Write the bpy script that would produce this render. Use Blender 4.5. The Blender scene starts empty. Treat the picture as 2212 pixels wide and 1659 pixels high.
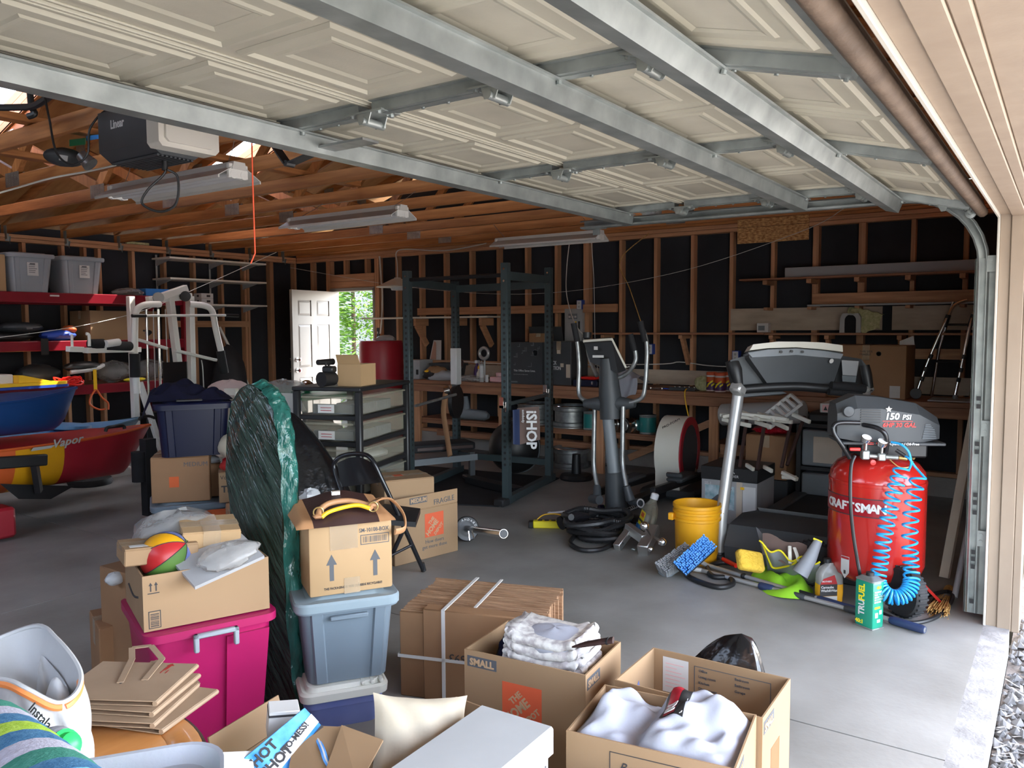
import bpy, bmesh, math, random
from mathutils import Vector, Matrix, Euler
random.seed(7)
S = bpy.context.scene
COL = S.collection
PI = math.pi

# ---------------------------------------------------------------- camera
cam_d = bpy.data.cameras.new('camera')
cam = bpy.data.objects.new('camera', cam_d)
COL.objects.link(cam)
RX = Vector((0.56795067, -0.82304522, -0.0053485))
RY = Vector((0.06108772, 0.03567205, 0.99749476))
RZ = Vector((-0.8207925, -0.56685455, 0.07053792))
cam.matrix_world = Matrix(((RX.x, RY.x, RZ.x, 0), (RX.y, RY.y, RZ.y, 0), (RX.z, RY.z, RZ.z, 1.5), (0, 0, 0, 1)))
cam_d.sensor_width = 36
cam_d.lens = 1740 / 2212 * 36
cam_d.clip_start = 0.02
S.camera = cam

# ---------------------------------------------------------------- sky, sun, exposure
W = bpy.data.worlds.new('sky')
S.world = W
W.use_nodes = True
wn = W.node_tree.nodes
sky = wn.new('ShaderNodeTexSky')
sky.sky_type = 'NISHITA'
sky.sun_disc = False
sky.sun_elevation = math.radians(55)
sky.sun_rotation = math.radians(110)
sky.air_density = 1.0
sky.dust_density = 2.0
hz = wn.new('ShaderNodeHueSaturation')
hz.inputs['Saturation'].default_value = 0.6
W.node_tree.links.new(sky.outputs[0], hz.inputs['Color'])
W.node_tree.links.new(hz.outputs[0], wn['Background'].inputs[0])
wn['Background'].inputs[1].default_value = 0.9
sl = bpy.data.lights.new('sun', 'SUN')
sl.energy = 6.5
sl.angle = 0.009
sl.color = (1.0, 0.93, 0.82)
sun = bpy.data.objects.new('sun', sl)
COL.objects.link(sun)
sun.rotation_euler = Vector((-1, 0.55, -1.5)).to_track_quat('-Z', 'Y').to_euler()
sun.location = (12, -4, 14)
vs = S.view_settings
vs.view_transform = 'Standard'
vs.look = 'None'
vs.gamma = 1.0
vs.use_curve_mapping = False
vs.exposure = 1.62
S.cycles.max_bounces = 10
S.cycles.diffuse_bounces = 6
S.cycles.transparent_max_bounces = 12

# ---------------------------------------------------------------- materials
MATS = {}


def mat(name, col, rough=0.55, metal=0.0, var=0.12, scale=6.0, stretch=(1, 1, 1), bump=0.0, bscale=60.0,
        spec=0.5, col2=None, trans=0.0, alpha=1.0, coat=0.0, emit=0.0, rand=0.0, detail=4.0, contrast=1.0, rot=None):
    m = bpy.data.materials.new(name)
    m.use_nodes = True
    nt = m.node_tree
    N, L = nt.nodes, nt.links
    b = N['Principled BSDF']
    c1 = Vector(col)
    if col2 is None:
        a, c = c1 * (1 - var), c1 * (1 + var)
    else:
        a, c = c1, Vector(col2)
    tc = N.new('ShaderNodeTexCoord')
    mp = N.new('ShaderNodeMapping')
    mp.inputs['Scale'].default_value = stretch
    if rot:
        mp.vector_type = 'TEXTURE'
        mp.inputs['Rotation'].default_value = rot
        mp.inputs['Scale'].default_value = [1 / q for q in stretch]
    L.new(tc.outputs['Object'], mp.inputs[0])
    if rand > 0:
        oi = N.new('ShaderNodeObjectInfo')
        ml = N.new('ShaderNodeMath')
        ml.operation = 'MULTIPLY'
        ml.inputs[1].default_value = 37.0
        L.new(oi.outputs['Random'], ml.inputs[0])
        L.new(ml.outputs[0], mp.inputs['Location'])
    nz = N.new('ShaderNodeTexNoise')
    nz.inputs['Scale'].default_value = scale
    nz.inputs['Detail'].default_value = detail
    L.new(mp.outputs[0], nz.inputs['Vector'])
    mr = N.new('ShaderNodeMapRange')
    w = 0.22 / contrast
    mr.inputs[1].default_value = 0.5 - w
    mr.inputs[2].default_value = 0.5 + w
    L.new(nz.outputs[0], mr.inputs[0])
    mx = N.new('ShaderNodeMix')
    mx.data_type = 'RGBA'
    mx.inputs[6].default_value = (max(a.x, 0), max(a.y, 0), max(a.z, 0), 1)
    mx.inputs[7].default_value = (c.x, c.y, c.z, 1)
    L.new(mr.outputs[0], mx.inputs[0])
    out = mx.outputs[2]
    if rand > 0:
        hs = N.new('ShaderNodeHueSaturation')
        r2 = N.new('ShaderNodeMapRange')
        r2.inputs[3].default_value = 1 - rand
        r2.inputs[4].default_value = 1 + rand
        L.new(oi.outputs['Random'], r2.inputs[0])
        L.new(r2.outputs[0], hs.inputs['Value'])
        L.new(out, hs.inputs['Color'])
        out = hs.outputs[0]
    L.new(out, b.inputs['Base Color'])
    b.inputs['Roughness'].default_value = rough
    b.inputs['Metallic'].default_value = metal
    b.inputs['Specular IOR Level'].default_value = spec
    if trans:
        b.inputs['Transmission Weight'].default_value = trans
        b.inputs['IOR'].default_value = 1.2
    if alpha < 1:
        b.inputs['Alpha'].default_value = alpha
    if coat:
        b.inputs['Coat Weight'].default_value = coat
        b.inputs['Coat Roughness'].default_value = 0.08
    if emit:
        L.new(out, b.inputs['Emission Color'])
        b.inputs['Emission Strength'].default_value = emit
    if bump:
        n2 = N.new('ShaderNodeTexNoise')
        n2.inputs['Scale'].default_value = bscale
        n2.inputs['Detail'].default_value = 3
        L.new(mp.outputs[0], n2.inputs['Vector'])
        bp = N.new('ShaderNodeBump')
        bp.inputs['Strength'].default_value = bump
        bp.inputs['Distance'].default_value = 0.01
        L.new(n2.outputs[0], bp.inputs['Height'])
        L.new(bp.outputs[0], b.inputs['Normal'])
    MATS[name] = m
    return m


def wood(name, c1, c2, axis, rand=0.18, rough=0.6, sc=1.0):
    st = [14 * sc, 14 * sc, 14 * sc]
    st[axis] = 0.9 * sc
    return mat(name, c1, rough, col2=c2, scale=2.6, stretch=tuple(st), bump=0.12, bscale=6, rand=rand, detail=6)


for ax, an in enumerate('xyz'):
    wood('fir_' + an, (0.30, 0.105, 0.030), (0.52, 0.215, 0.070), ax)
    wood('stud_' + an, (0.40, 0.19, 0.095), (0.60, 0.32, 0.17), ax)  # stud tone lightened to carry the lens veil over the right wall
    wood('bench_' + an, (0.22, 0.092, 0.048), (0.38, 0.18, 0.095), ax)
mat('sheath_ply', (0.36, 0.16, 0.05), 0.7, col2=(0.56, 0.29, 0.105), scale=3, stretch=(4, 1, 1), bump=0.1, bscale=9, detail=6)
mat('shaft_wood', (0.55, 0.22, 0.09), 0.6, col2=(0.75, 0.36, 0.17), scale=4, stretch=(1, 1, 1), rand=0.1)
mat('gray_ply', (0.40, 0.32, 0.24), 0.75, col2=(0.54, 0.45, 0.35), scale=3, stretch=(1, 1.2, 5), bump=0.1)
mat('osb', (0.36, 0.15, 0.045), 0.7, col2=(0.74, 0.44, 0.18), scale=30, stretch=(1, 1, 2.4), contrast=1.6, bump=0.2)
mat('tar_paper', (0.022, 0.023, 0.027), 0.8, col2=(0.036, 0.038, 0.046), scale=2, bump=0.05, spec=0.25)  # black paper lifted toward blue, standing in for lens haze
mat('concrete', (0.195, 0.188, 0.170), 0.55, col2=(0.335, 0.33, 0.308), scale=1.6, detail=10, bump=0.12, bscale=35, contrast=1.1)
mat('concrete_edge', (0.22, 0.215, 0.21), 0.8, col2=(0.40, 0.395, 0.385), scale=9, detail=10, bump=0.3, bscale=60, contrast=1.2)
mat('curb_concrete', (0.30, 0.27, 0.24), 0.8, col2=(0.40, 0.37, 0.33), scale=4, bump=0.2)
mat('ground_dirt', (0.15, 0.13, 0.115), 0.9, col2=(0.26, 0.23, 0.205), scale=14, bump=0.5, bscale=40)
mat('driveway', (0.36, 0.345, 0.32), 0.85, var=0.1, scale=3)
mat('pebble', (0.12, 0.12, 0.125), 0.8, col2=(0.26, 0.255, 0.25), scale=9, rand=0.0)
mat('trim_beige', (0.27, 0.205, 0.15), 0.6, col2=(0.315, 0.245, 0.18), scale=3, stretch=(3, 3, 1), bump=0.06, bscale=20)
mat('trim_white', (0.50, 0.47, 0.41), 0.55, var=0.06)
mat('siding', (0.50, 0.40, 0.30), 0.7, var=0.06)
mat('door_cream', (0.36, 0.335, 0.27), 0.5, col2=(0.46, 0.43, 0.345), scale=5, detail=8, bump=0.05, bscale=120)
mat('door_mould', (0.42, 0.395, 0.315), 0.45, var=0.04)
mat('galv', (0.24, 0.265, 0.255), 0.42, metal=0.7, col2=(0.40, 0.43, 0.415), scale=9, bump=0.03, bscale=90, detail=4)
mat('galv_dark', (0.24, 0.25, 0.25), 0.4, metal=0.8, col2=(0.42, 0.43, 0.42), scale=20)
mat('chrome', (0.75, 0.75, 0.74), 0.18, metal=1.0, var=0.03)
mat('alu', (0.62, 0.62, 0.60), 0.32, metal=0.9, var=0.05, scale=20)
mat('weather_seal', (0.085, 0.055, 0.035), 0.7, col2=(0.16, 0.11, 0.075), scale=10, bump=0.3)
mat('white_door', (0.30, 0.28, 0.25), 0.45, var=0.04, scale=4)
mat('white_paint', (0.76, 0.75, 0.71), 0.4, var=0.03)
mat('cream_paint', (0.72, 0.68, 0.58), 0.45, var=0.04)
mat('black', (0.014, 0.014, 0.015), 0.45, var=0.15)
mat('black_gloss', (0.012, 0.012, 0.014), 0.22, var=0.1)
mat('black_matte', (0.018, 0.018, 0.02), 0.8, var=0.2, spec=0.3)
mat('rubber', (0.02, 0.02, 0.021), 0.75, var=0.2)
mat('charcoal', (0.045, 0.05, 0.055), 0.5, var=0.08)
mat('rack_green', (0.040, 0.058, 0.062), 0.42, var=0.08)
mat('gray_plastic', (0.17, 0.19, 0.205), 0.5, var=0.05)
mat('gray_light', (0.38, 0.38, 0.37), 0.5, var=0.05)
mat('silver_paint', (0.45, 0.45, 0.44), 0.35, metal=0.55, var=0.04)
mat('tote_gray', (0.30, 0.33, 0.36), 0.42, var=0.04)
mat('tote_bluegray', (0.155, 0.195, 0.23), 0.4, var=0.05)
mat('lid_bluegray', (0.24, 0.30, 0.335), 0.42, var=0.04)
mat('pink', (0.36, 0.005, 0.085), 0.42, var=0.06)
mat('navy_plastic', (0.001, 0.003, 0.026), 0.45, var=0.06)
mat('navy_cloth', (0.006, 0.006, 0.020), 0.95, var=0.3, scale=20, bump=0.2, spec=0.2)
mat('orange_plastic', (0.60, 0.105, 0.022), 0.5, var=0.05)
mat('shelf_red', (0.20, 0.004, 0.014), 0.35, var=0.08)
mat('red_barrel', (0.36, 0.015, 0.028), 0.4, var=0.05)
mat('red', (0.40, 0.018, 0.020), 0.35, var=0.05)
mat('bright_red', (0.70, 0.015, 0.012), 0.3, var=0.04)
mat('tank_red', (0.44, 0.016, 0.012), 0.22, var=0.05, coat=0.6)
mat('band_red', (0.28, 0.006, 0.014), 0.3, var=0.05)
mat('yellow', (0.85, 0.50, 0.015), 0.45, var=0.04)
mat('bucket_yellow', (0.70, 0.33, 0.010), 0.38, var=0.03)
mat('lemon', (0.85, 0.72, 0.02), 0.5, var=0.05)
mat('white', (0.62, 0.62, 0.62), 0.5, var=0.03)
mat('paper', (0.58, 0.57, 0.55), 0.7, var=0.04)
mat('cardboard', (0.275, 0.17, 0.088), 0.75, col2=(0.34, 0.215, 0.115), scale=2, stretch=(1, 1, 1), bump=0.04, bscale=18, rand=0.05)
mat('cardboard_light', (0.37, 0.235, 0.115), 0.75, col2=(0.44, 0.285, 0.145), scale=3, bump=0.05, bscale=18, rand=0.04)
mat('cardboard_in', (0.33, 0.22, 0.125), 0.8, col2=(0.40, 0.27, 0.155), scale=3, bump=0.05, bscale=25)
mat('cardboard_dark', (0.25, 0.13, 0.062), 0.75, col2=(0.32, 0.175, 0.085), scale=3, bump=0.05, bscale=20, rand=0.05)
mat('corrugate', (0.22, 0.115, 0.058), 0.85, col2=(0.44, 0.26, 0.145), scale=9, stretch=(1, 14, 14), bump=0.4, bscale=14)
mat('kraft', (0.33, 0.225, 0.145), 0.7, col2=(0.40, 0.28, 0.185), scale=6, bump=0.15, bscale=16)
mat('tape', (0.55, 0.42, 0.28), 0.15, var=0.1, alpha=0.45)
mat('print_gray', (0.085, 0.09, 0.10), 0.7, var=0.06)
mat('print_dark', (0.035, 0.033, 0.035), 0.7, var=0.1)
mat('print_orange', (0.62, 0.10, 0.035), 0.7, var=0.06)
mat('print_tan', (0.46, 0.30, 0.17), 0.75, var=0.06)
mat('white_box', (0.40, 0.41, 0.41), 0.6, col2=(0.47, 0.485, 0.485), scale=4)
mat('bag_white', (0.52, 0.53, 0.54), 0.42, var=0.05, scale=5, bump=0.35, bscale=14)
mat('bag_gray', (0.36, 0.36, 0.37), 0.45, var=0.06)
mat('bag_clear', (0.42, 0.41, 0.40), 0.2, var=0.15, scale=12, alpha=0.5, bump=0.8, bscale=25)
mat('bag_black', (0.008, 0.008, 0.009), 0.2, var=0.1, bump=0.6, bscale=14)
mat('orange_tie', (0.85, 0.28, 0.08), 0.5, var=0.08)
mat('fleece_white', (0.36, 0.37, 0.42), 0.95, var=0.04, scale=8, spec=0.15, bump=0.1, bscale=120)
mat('wrap_green', (0.006, 0.048, 0.038), 0.14, col2=(0.03, 0.15, 0.125), scale=7, stretch=(3, 3, 1), bump=1.0, bscale=16, alpha=0.95)
mat('wrap_film', (0.006, 0.016, 0.012), 0.12, col2=(0.055, 0.085, 0.070), scale=4, stretch=(1, 10, 1.6), rot=(-0.7, 0, 0), bump=1.0, bscale=7)
mat('leather_dark', (0.045, 0.022, 0.020), 0.4, var=0.15, bump=0.1, bscale=90)
mat('leather_tan', (0.42, 0.215, 0.10), 0.5, var=0.06, bump=0.08, bscale=60)
mat('table_wood', (0.50, 0.20, 0.055), 0.28, col2=(0.62, 0.27, 0.085), scale=3, stretch=(1, 9, 9), coat=0.3)
mat('kayak_blue', (0.008, 0.042, 0.16), 0.3, var=0.08, scale=2)
mat('kayak_sky', (0.13, 0.33, 0.60), 0.35, var=0.08, scale=2)
mat('kayak_teal', (0.045, 0.13, 0.20), 0.35, var=0.08, scale=2)
mat('teal', (0.02, 0.20, 0.19), 0.35, var=0.08)
mat('hose_blue', (0.02, 0.30, 0.62), 0.3, var=0.04)
mat('brush_blue', (0.03, 0.20, 0.62), 0.8, col2=(0.15, 0.42, 0.85), scale=20)
mat('brush_gray', (0.26, 0.27, 0.28), 0.9, col2=(0.42, 0.43, 0.44), scale=30)
mat('navy_grip', (0.02, 0.035, 0.095), 0.5, var=0.1)
mat('blue_grip', (0.02, 0.06, 0.36), 0.45, var=0.1)
mat('sponge', (0.66, 0.40, 0.035), 0.95, col2=(0.76, 0.50, 0.06), scale=40, bump=0.8, bscale=70)
mat('lime', (0.30, 0.66, 0.03), 0.6, var=0.08, bump=0.2, bscale=14)
mat('bag_fabric', (0.24, 0.25, 0.27), 0.6, var=0.08, bump=0.15, bscale=20)
mat('brown_fabric', (0.15, 0.10, 0.085), 0.9, var=0.12)
mat('can_green', (0.008, 0.26, 0.16), 0.25, var=0.05, coat=0.4)
mat('straw', (0.42, 0.22, 0.05), 0.9, col2=(0.72, 0.45, 0.16), scale=60, stretch=(1, 1, 0.2))
mat('bone', (0.70, 0.68, 0.60), 0.45, var=0.03)
mat('clear_plastic', (0.36, 0.34, 0.26), 0.25, var=0.1, alpha=0.42)
mat('clear_bottle', (0.45, 0.45, 0.43), 0.12, var=0.1, alpha=0.5)
mat('amber', (0.75, 0.36, 0.02), 0.25, var=0.1)
mat('bin_blue', (0.10, 0.13, 0.33), 0.3, col2=(0.16, 0.20, 0.42), scale=5)
mat('lid_cream', (0.66, 0.67, 0.60), 0.45, var=0.03)
mat('glass', (0.9, 0.95, 1.0), 0.05, var=0.0, alpha=0.12)
mat('leaf_green', (0.10, 0.24, 0.02), 0.6, col2=(0.28, 0.46, 0.06), scale=3)
mat('leaf_dark', (0.03, 0.085, 0.012), 0.7, col2=(0.10, 0.22, 0.03), scale=3)
mat('bark', (0.10, 0.06, 0.04), 0.9, var=0.2)
mat('fence_gray', (0.20, 0.19, 0.18), 0.85, col2=(0.28, 0.27, 0.255), scale=4, stretch=(6, 6, 1), rand=0.15)
mat('gauge_face', (0.75, 0.76, 0.76), 0.15, var=0.02)
mat('brass', (0.50, 0.36, 0.14), 0.35, metal=0.9, var=0.1)
mat('lens_cream', (0.66, 0.63, 0.56), 0.35, var=0.02)
mat('reflector', (0.62, 0.60, 0.56), 0.4, var=0.04)
mat('cream_cloth', (0.44, 0.38, 0.29), 0.85, var=0.06, scale=5, bump=0.2, bscale=18)
mat('pinkish_bag', (0.52, 0.40, 0.37), 0.6, var=0.1, bump=0.3, bscale=14)
mat('beige_cloth', (0.55, 0.47, 0.38), 0.9, var=0.1, bump=0.2, bscale=14)
mat('green_plastic', (0.03, 0.60, 0.13), 0.35, var=0.04)
mat('purple', (0.06, 0.02, 0.10), 0.4, var=0.1)
mat('skin_tone', (0.50, 0.28, 0.20), 0.6, var=0.05)
mat('pastel_pink', (0.72, 0.42, 0.42), 0.5, var=0.05)
mat('dark_red_cloth', (0.13, 0.022, 0.028), 0.85, var=0.15)
mat('tan_hat', (0.30, 0.20, 0.14), 0.9, var=0.1)
mat('blue_label', (0.02, 0.17, 0.55), 0.4, col2=(0.16, 0.48, 0.85), scale=14, contrast=1.6)
mat('sky_print', (0.20, 0.36, 0.42), 0.5, col2=(0.55, 0.66, 0.70), scale=22)
mat('tinsel_red', (0.45, 0.01, 0.03), 0.2, metal=0.4, var=0.4, scale=60)
mat('sign_blue', (0.04, 0.25, 0.68), 0.5, var=0.05)
mat('sign_green', (0.02, 0.23, 0.10), 0.5, var=0.05)
mat('rope_orange', (0.85, 0.10, 0.03), 0.6, var=0.05)
mat('cable_white', (0.62, 0.60, 0.56), 0.5, var=0.04)
mat('sage', (0.32, 0.34, 0.16), 0.9, col2=(0.55, 0.55, 0.32), scale=40, bump=0.4)
mat('silver_gray', (0.36, 0.37, 0.38), 0.5, var=0.05)
mat('dress_gray', (0.23, 0.25, 0.27), 0.55, var=0.08)


# ---------------------------------------------------------------- mesh builder
class MB:
    def __init__(s):
        s.v, s.f, s.mi = [], [], []
        s.M = None
        s.k = 0

    def add(s, vs_, fs):
        n = len(s.v)
        if s.M is not None:
            vs_ = [s.M @ Vector(p) for p in vs_]
        s.v.extend([tuple(p) for p in vs_])
        for f in fs:
            s.f.append([i + n for i in f])
            s.mi.append(s.k)
        return s

    def box(s, x0, y0, z0, x1, y1, z1, bev=0.0, seg=1):
        if bev > 0:
            bm = bmesh.new()
            bmesh.ops.create_cube(bm, size=1)
            for v in bm.verts:
                v.co = Vector((x0 if v.co.x < 0 else x1, y0 if v.co.y < 0 else y1, z0 if v.co.z < 0 else z1))
            bmesh.ops.bevel(bm, geom=bm.edges[:], offset=bev, segments=seg, affect='EDGES', profile=0.5)
            bm.verts.index_update()
            s.add([v.co.copy() for v in bm.verts], [[v.index for v in f.verts] for f in bm.faces])
            bm.free()
            return s
        return s.add([(x0, y0, z0), (x1, y0, z0), (x1, y1, z0), (x0, y1, z0), (x0, y0, z1), (x1, y0, z1), (x1, y1, z1), (x0, y1, z1)],
                     [(0, 3, 2, 1), (4, 5, 6, 7), (0, 1, 5, 4), (1, 2, 6, 5), (2, 3, 7, 6), (3, 0, 4, 7)])

    def cbox(s, c, d, bev=0.0, rot=None, seg=1):
        m0 = s.M
        T = Matrix.Translation(Vector(c))
        if rot is not None:
            T = T @ Euler(rot).to_matrix().to_4x4()
        s.M = T if m0 is None else m0 @ T
        s.box(-d[0] / 2, -d[1] / 2, -d[2] / 2, d[0] / 2, d[1] / 2, d[2] / 2, bev, seg)
        s.M = m0
        return s

    def beam(s, p0, p1, w, h, up=(0, 0, 1), bev=0.0):
        p0, p1 = Vector(p0), Vector(p1)
        d = p1 - p0
        L = d.length
        d.normalize()
        u = Vector(up)
        r = d.cross(u)
        if r.length < 1e-4:
            r = d.cross(Vector((0, 1, 0)))
        r.normalize()
        u = r.cross(d)
        M = Matrix(((d.x, r.x, u.x, p0.x), (d.y, r.y, u.y, p0.y), (d.z, r.z, u.z, p0.z), (0, 0, 0, 1)))
        m0 = s.M
        s.M = M if m0 is None else m0 @ M
        s.box(0, -w / 2, -h / 2, L, w / 2, h / 2, bev)
        s.M = m0
        return s

    def hexa(s, P):   # 8 corners, bottom 4 then top 4
        return s.add(P, [(0, 3, 2, 1), (4, 5, 6, 7), (0, 1, 5, 4), (1, 2, 6, 5), (2, 3, 7, 6), (3, 0, 4, 7)])

    def tube(s, pts, r, n=8, caps=True, closed=False, flat=1.0):
        pts = [Vector(p) for p in pts]
        m = len(pts)
        rs = r if isinstance(r, (list, tuple)) else [r] * m
        prev = None
        vs_ = []
        for i, p in enumerate(pts):
            if closed:
                t = pts[(i + 1) % m] - pts[i - 1]
            elif i == 0:
                t = pts[1] - p
            elif i == m - 1:
                t = p - pts[i - 1]
            else:
                t = pts[i + 1] - pts[i - 1]
            if t.length < 1e-9:
                t = Vector((0, 0, 1))
            t.normalize()
            if prev is None:
                a = Vector((0, 0, 1)) if abs(t.z) < 0.9 else Vector((1, 0, 0))
                u = t.cross(a).normalized()
            else:
                u = prev - t * prev.dot(t)
                if u.length < 1e-6:
                    u = t.orthogonal()
                u.normalize()
            prev = u
            w = t.cross(u)
            for j in range(n):
                an = 2 * PI * j / n
                vs_.append(p + u * (math.cos(an) * rs[i]) + w * (math.sin(an) * rs[i] * flat))
        fs = []
        for i in range(m if closed else m - 1):
            for j in range(n):
                a, b = i * n + j, i * n + (j + 1) % n
                c, d = ((i + 1) % m) * n + (j + 1) % n, ((i + 1) % m) * n + j
                fs.append((a, b, c, d))
        if caps and not closed:
            fs.append(tuple(range(n))[::-1])
            fs.append(tuple((m - 1) * n + j for j in range(n)))
        return s.add(vs_, fs)

    def cyl(s, p0, p1, r, n=16, r1=None):
        return s.tube([p0, p1], [r, r if r1 is None else r1], n)

    def lathe(s, prof, n=24, c=(0, 0, 0), axis=None, sx=1.0, sy=1.0):
        m0 = s.M
        T = Matrix.Translation(Vector(c))
        if axis is not None:
            T = T @ Vector((0, 0, 1)).rotation_difference(Vector(axis)).to_matrix().to_4x4()
        s.M = T if m0 is None else m0 @ T
        vs_, fs = [], []
        for r, z in prof:
            for j in range(n):
                a = 2 * PI * j / n
                vs_.append((r * math.cos(a) * sx, r * math.sin(a) * sy, z))
        for i in range(len(prof) - 1):
            for j in range(n):
                fs.append((i * n + j, i * n + (j + 1) % n, (i + 1) * n + (j + 1) % n, (i + 1) * n + j))
        if prof[0][0] > 1e-6:
            fs.append(tuple(range(n))[::-1])
        if prof[-1][0] > 1e-6:
            fs.append(tuple((len(prof) - 1) * n + j for j in range(n)))
        s.add(vs_, fs)
        s.M = m0
        return s

    def prism(s, poly, lo, hi, plane='xy', lim=None):
        def q(a, b, c):
            return {'xy': (a, b, c), 'xz': (a, c, b), 'yz': (c, a, b)}[plane]
        n = len(poly)
        vs_ = [q(a, b, lo) for a, b in poly] + [q(a, b, hi) for a, b in poly]
        fs = [tuple(range(n))[::-1], tuple(range(n, 2 * n))]
        for i in range(n):
            fs.append((i, (i + 1) % n, n + (i + 1) % n, n + i))
        return s.add(vs_, fs)

    def grid(s, fn, nu, nv, wrapu=False):
        vs_ = [fn(i / nu, j / nv) for j in range(nv + 1) for i in range(nu + (0 if wrapu else 1))]
        w = nu if wrapu else nu + 1
        fs = []
        for j in range(nv):
            for i in range(nu):
                i2 = (i + 1) % w
                fs.append((j * w + i, j * w + i2, (j + 1) * w + i2, (j + 1) * w + i))
        return s.add(vs_, fs)

    def sph(s, c, r, n=14, m=9, noise=0.0, seed=0):
        rr = random.Random(seed)
        r = r if isinstance(r, (tuple, list)) else (r, r, r)
        ph = [rr.uniform(0, 6) for _ in range(6)]

        def fn(u, v):
            a, b = 2 * PI * u, PI * (v - 0.5)
            k = 1.0
            if noise:
                k += noise * (math.sin(3 * a + ph[0] + 2 * b) * 0.5 + math.sin(5 * a - 4 * b + ph[1]) * 0.35 + math.sin(4 * b + ph[2] + 8 * a) * 0.3)
            return (c[0] + r[0] * k * math.cos(a) * math.cos(b), c[1] + r[1] * k * math.sin(a) * math.cos(b), c[2] + r[2] * k * math.sin(b))
        return s.grid(fn, n, m, wrapu=True)

    def mesh(s, name, mats, off=None, ang=38, smooth=True):
        me = bpy.data.meshes.new(name)
        v = s.v
        if off is not None:
            v = [(p[0] - off[0], p[1] - off[1], p[2] - off[2]) for p in v]
        me.from_pydata(v, [], s.f)
        for m in (mats if isinstance(mats, (list, tuple)) else [mats]):
            me.materials.append(MATS[m])
        if any(s.mi):
            me.polygons.foreach_set('material_index', s.mi)
        if smooth:
            me.polygons.foreach_set('use_smooth', [True] * len(me.polygons))
            me.set_sharp_from_angle(angle=math.radians(ang))
        me.update()
        return me


def pieces(mb):
    """The far-apart pieces of a builder, each as a builder of its own (touching or near pieces stay together)."""
    n = len(mb.v)
    par = list(range(n))

    def find(a):
        while par[a] != a:
            par[a] = par[par[a]]
            a = par[a]
        return a
    for f in mb.f:
        r = find(f[0])
        for q in f[1:]:
            par[find(q)] = r
    isl = {}
    for i in range(n):
        isl.setdefault(find(i), []).append(i)
    ks = list(isl)
    if len(ks) < 2 or len(ks) > 60:
        return [mb]
    bx_ = []
    for k in ks:
        vs_ = [mb.v[i] for i in isl[k]]
        lo = [min(p[a] for p in vs_) for a in range(3)]
        hi = [max(p[a] for p in vs_) for a in range(3)]
        bx_.append((lo, hi, max(hi[a] - lo[a] for a in range(3))))
    g = list(range(len(ks)))

    def gf(a):
        while g[a] != a:
            a = g[a]
        return a
    for a in range(len(ks)):
        for b in range(a):
            A, B = bx_[a], bx_[b]
            gap = math.sqrt(sum(max(0, A[0][q] - B[1][q], B[0][q] - A[1][q]) ** 2 for q in range(3)))
            if gap < 0.3 * max(A[2], B[2]) and not (gap > 0.012 and 0.6 < A[2] / max(B[2], 1e-6) < 1.7):
                g[gf(a)] = gf(b)
    gr_ = {}
    for a in range(len(ks)):
        gr_.setdefault(gf(a), []).append(a)
    if len(gr_) < 2 or len(gr_) > 12:
        return [mb]
    out = []
    root = {k: gf(a) for a, k in enumerate(ks)}
    for r in gr_:
        q = MB()
        mp = {}
        for f, mi in zip(mb.f, mb.mi):
            if root[find(f[0])] == r:
                for i in f:
                    if i not in mp:
                        mp[i] = len(q.v)
                        q.v.append(mb.v[i])
                q.f.append([mp[i] for i in f])
                q.mi.append(mi)
        out.append(q)
    return out


def link(name, data, parent=None):
    o = bpy.data.objects.new(name, data)
    COL.objects.link(o)
    if parent is not None:
        o.parent = parent
    return o


SUB = {'console_label': 'console', 'console_trim': 'console', 'console_emblem': 'console', 'screw_hole': 'brow', 'emblem': 'console_back', 'label_print': 'paper_label', 'barcode': 'barcode_frame',
       'barcode_field': 'barcode_frame', 'label_writing': 'paper_label', 'handle_slot': 'front_sheet', 'red_stamp': 'front_sheet', 'logo_red': 'logo_patch', 'note_writing': 'note', 'arm_boot': 'swing_arm',
       'lid_rib': 'lid', 'outlet': 'housing', 'adjust_hole': 'drop_bar', 'pin_hole': 'shank', 'warning_stripe': 'warning_tag', 'warning_mark': 'warning_tag', 'warning_tag_point': 'warning_tag', 'white_stripe': 'ribbon',
       'breaker': 'door', 'spring_clip': 'sleeve', 'handle_lug': 'pail', 'creature_print': 'photo_print', 'foam_grip': 'moving_handle', 'handle_recess': 'tub', 'rib': 'tub', 'breaker_switch': 'cabinet',
       'vent_rib': 'housing', 'cup_holder_base': 'cup_holder', 'red_ring': 'flywheel_cover', 'side_disc': 'flywheel_cover', 'slot': 'rail', 'band_line': 'tank', 'clasp': 'body', 'height_band': 'leg_tube', 'hatch': 'deck',
       'red_patch': 'yellow_label', 'white_band': 'box_body', 'dark_band': 'box_body', 'cap': 'body', 'label_stripe': 'label_band', 'foot_cap': 'frame', 'dotted_print': 'box_body', 'round_stamp': 'carton_body'}


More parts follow.
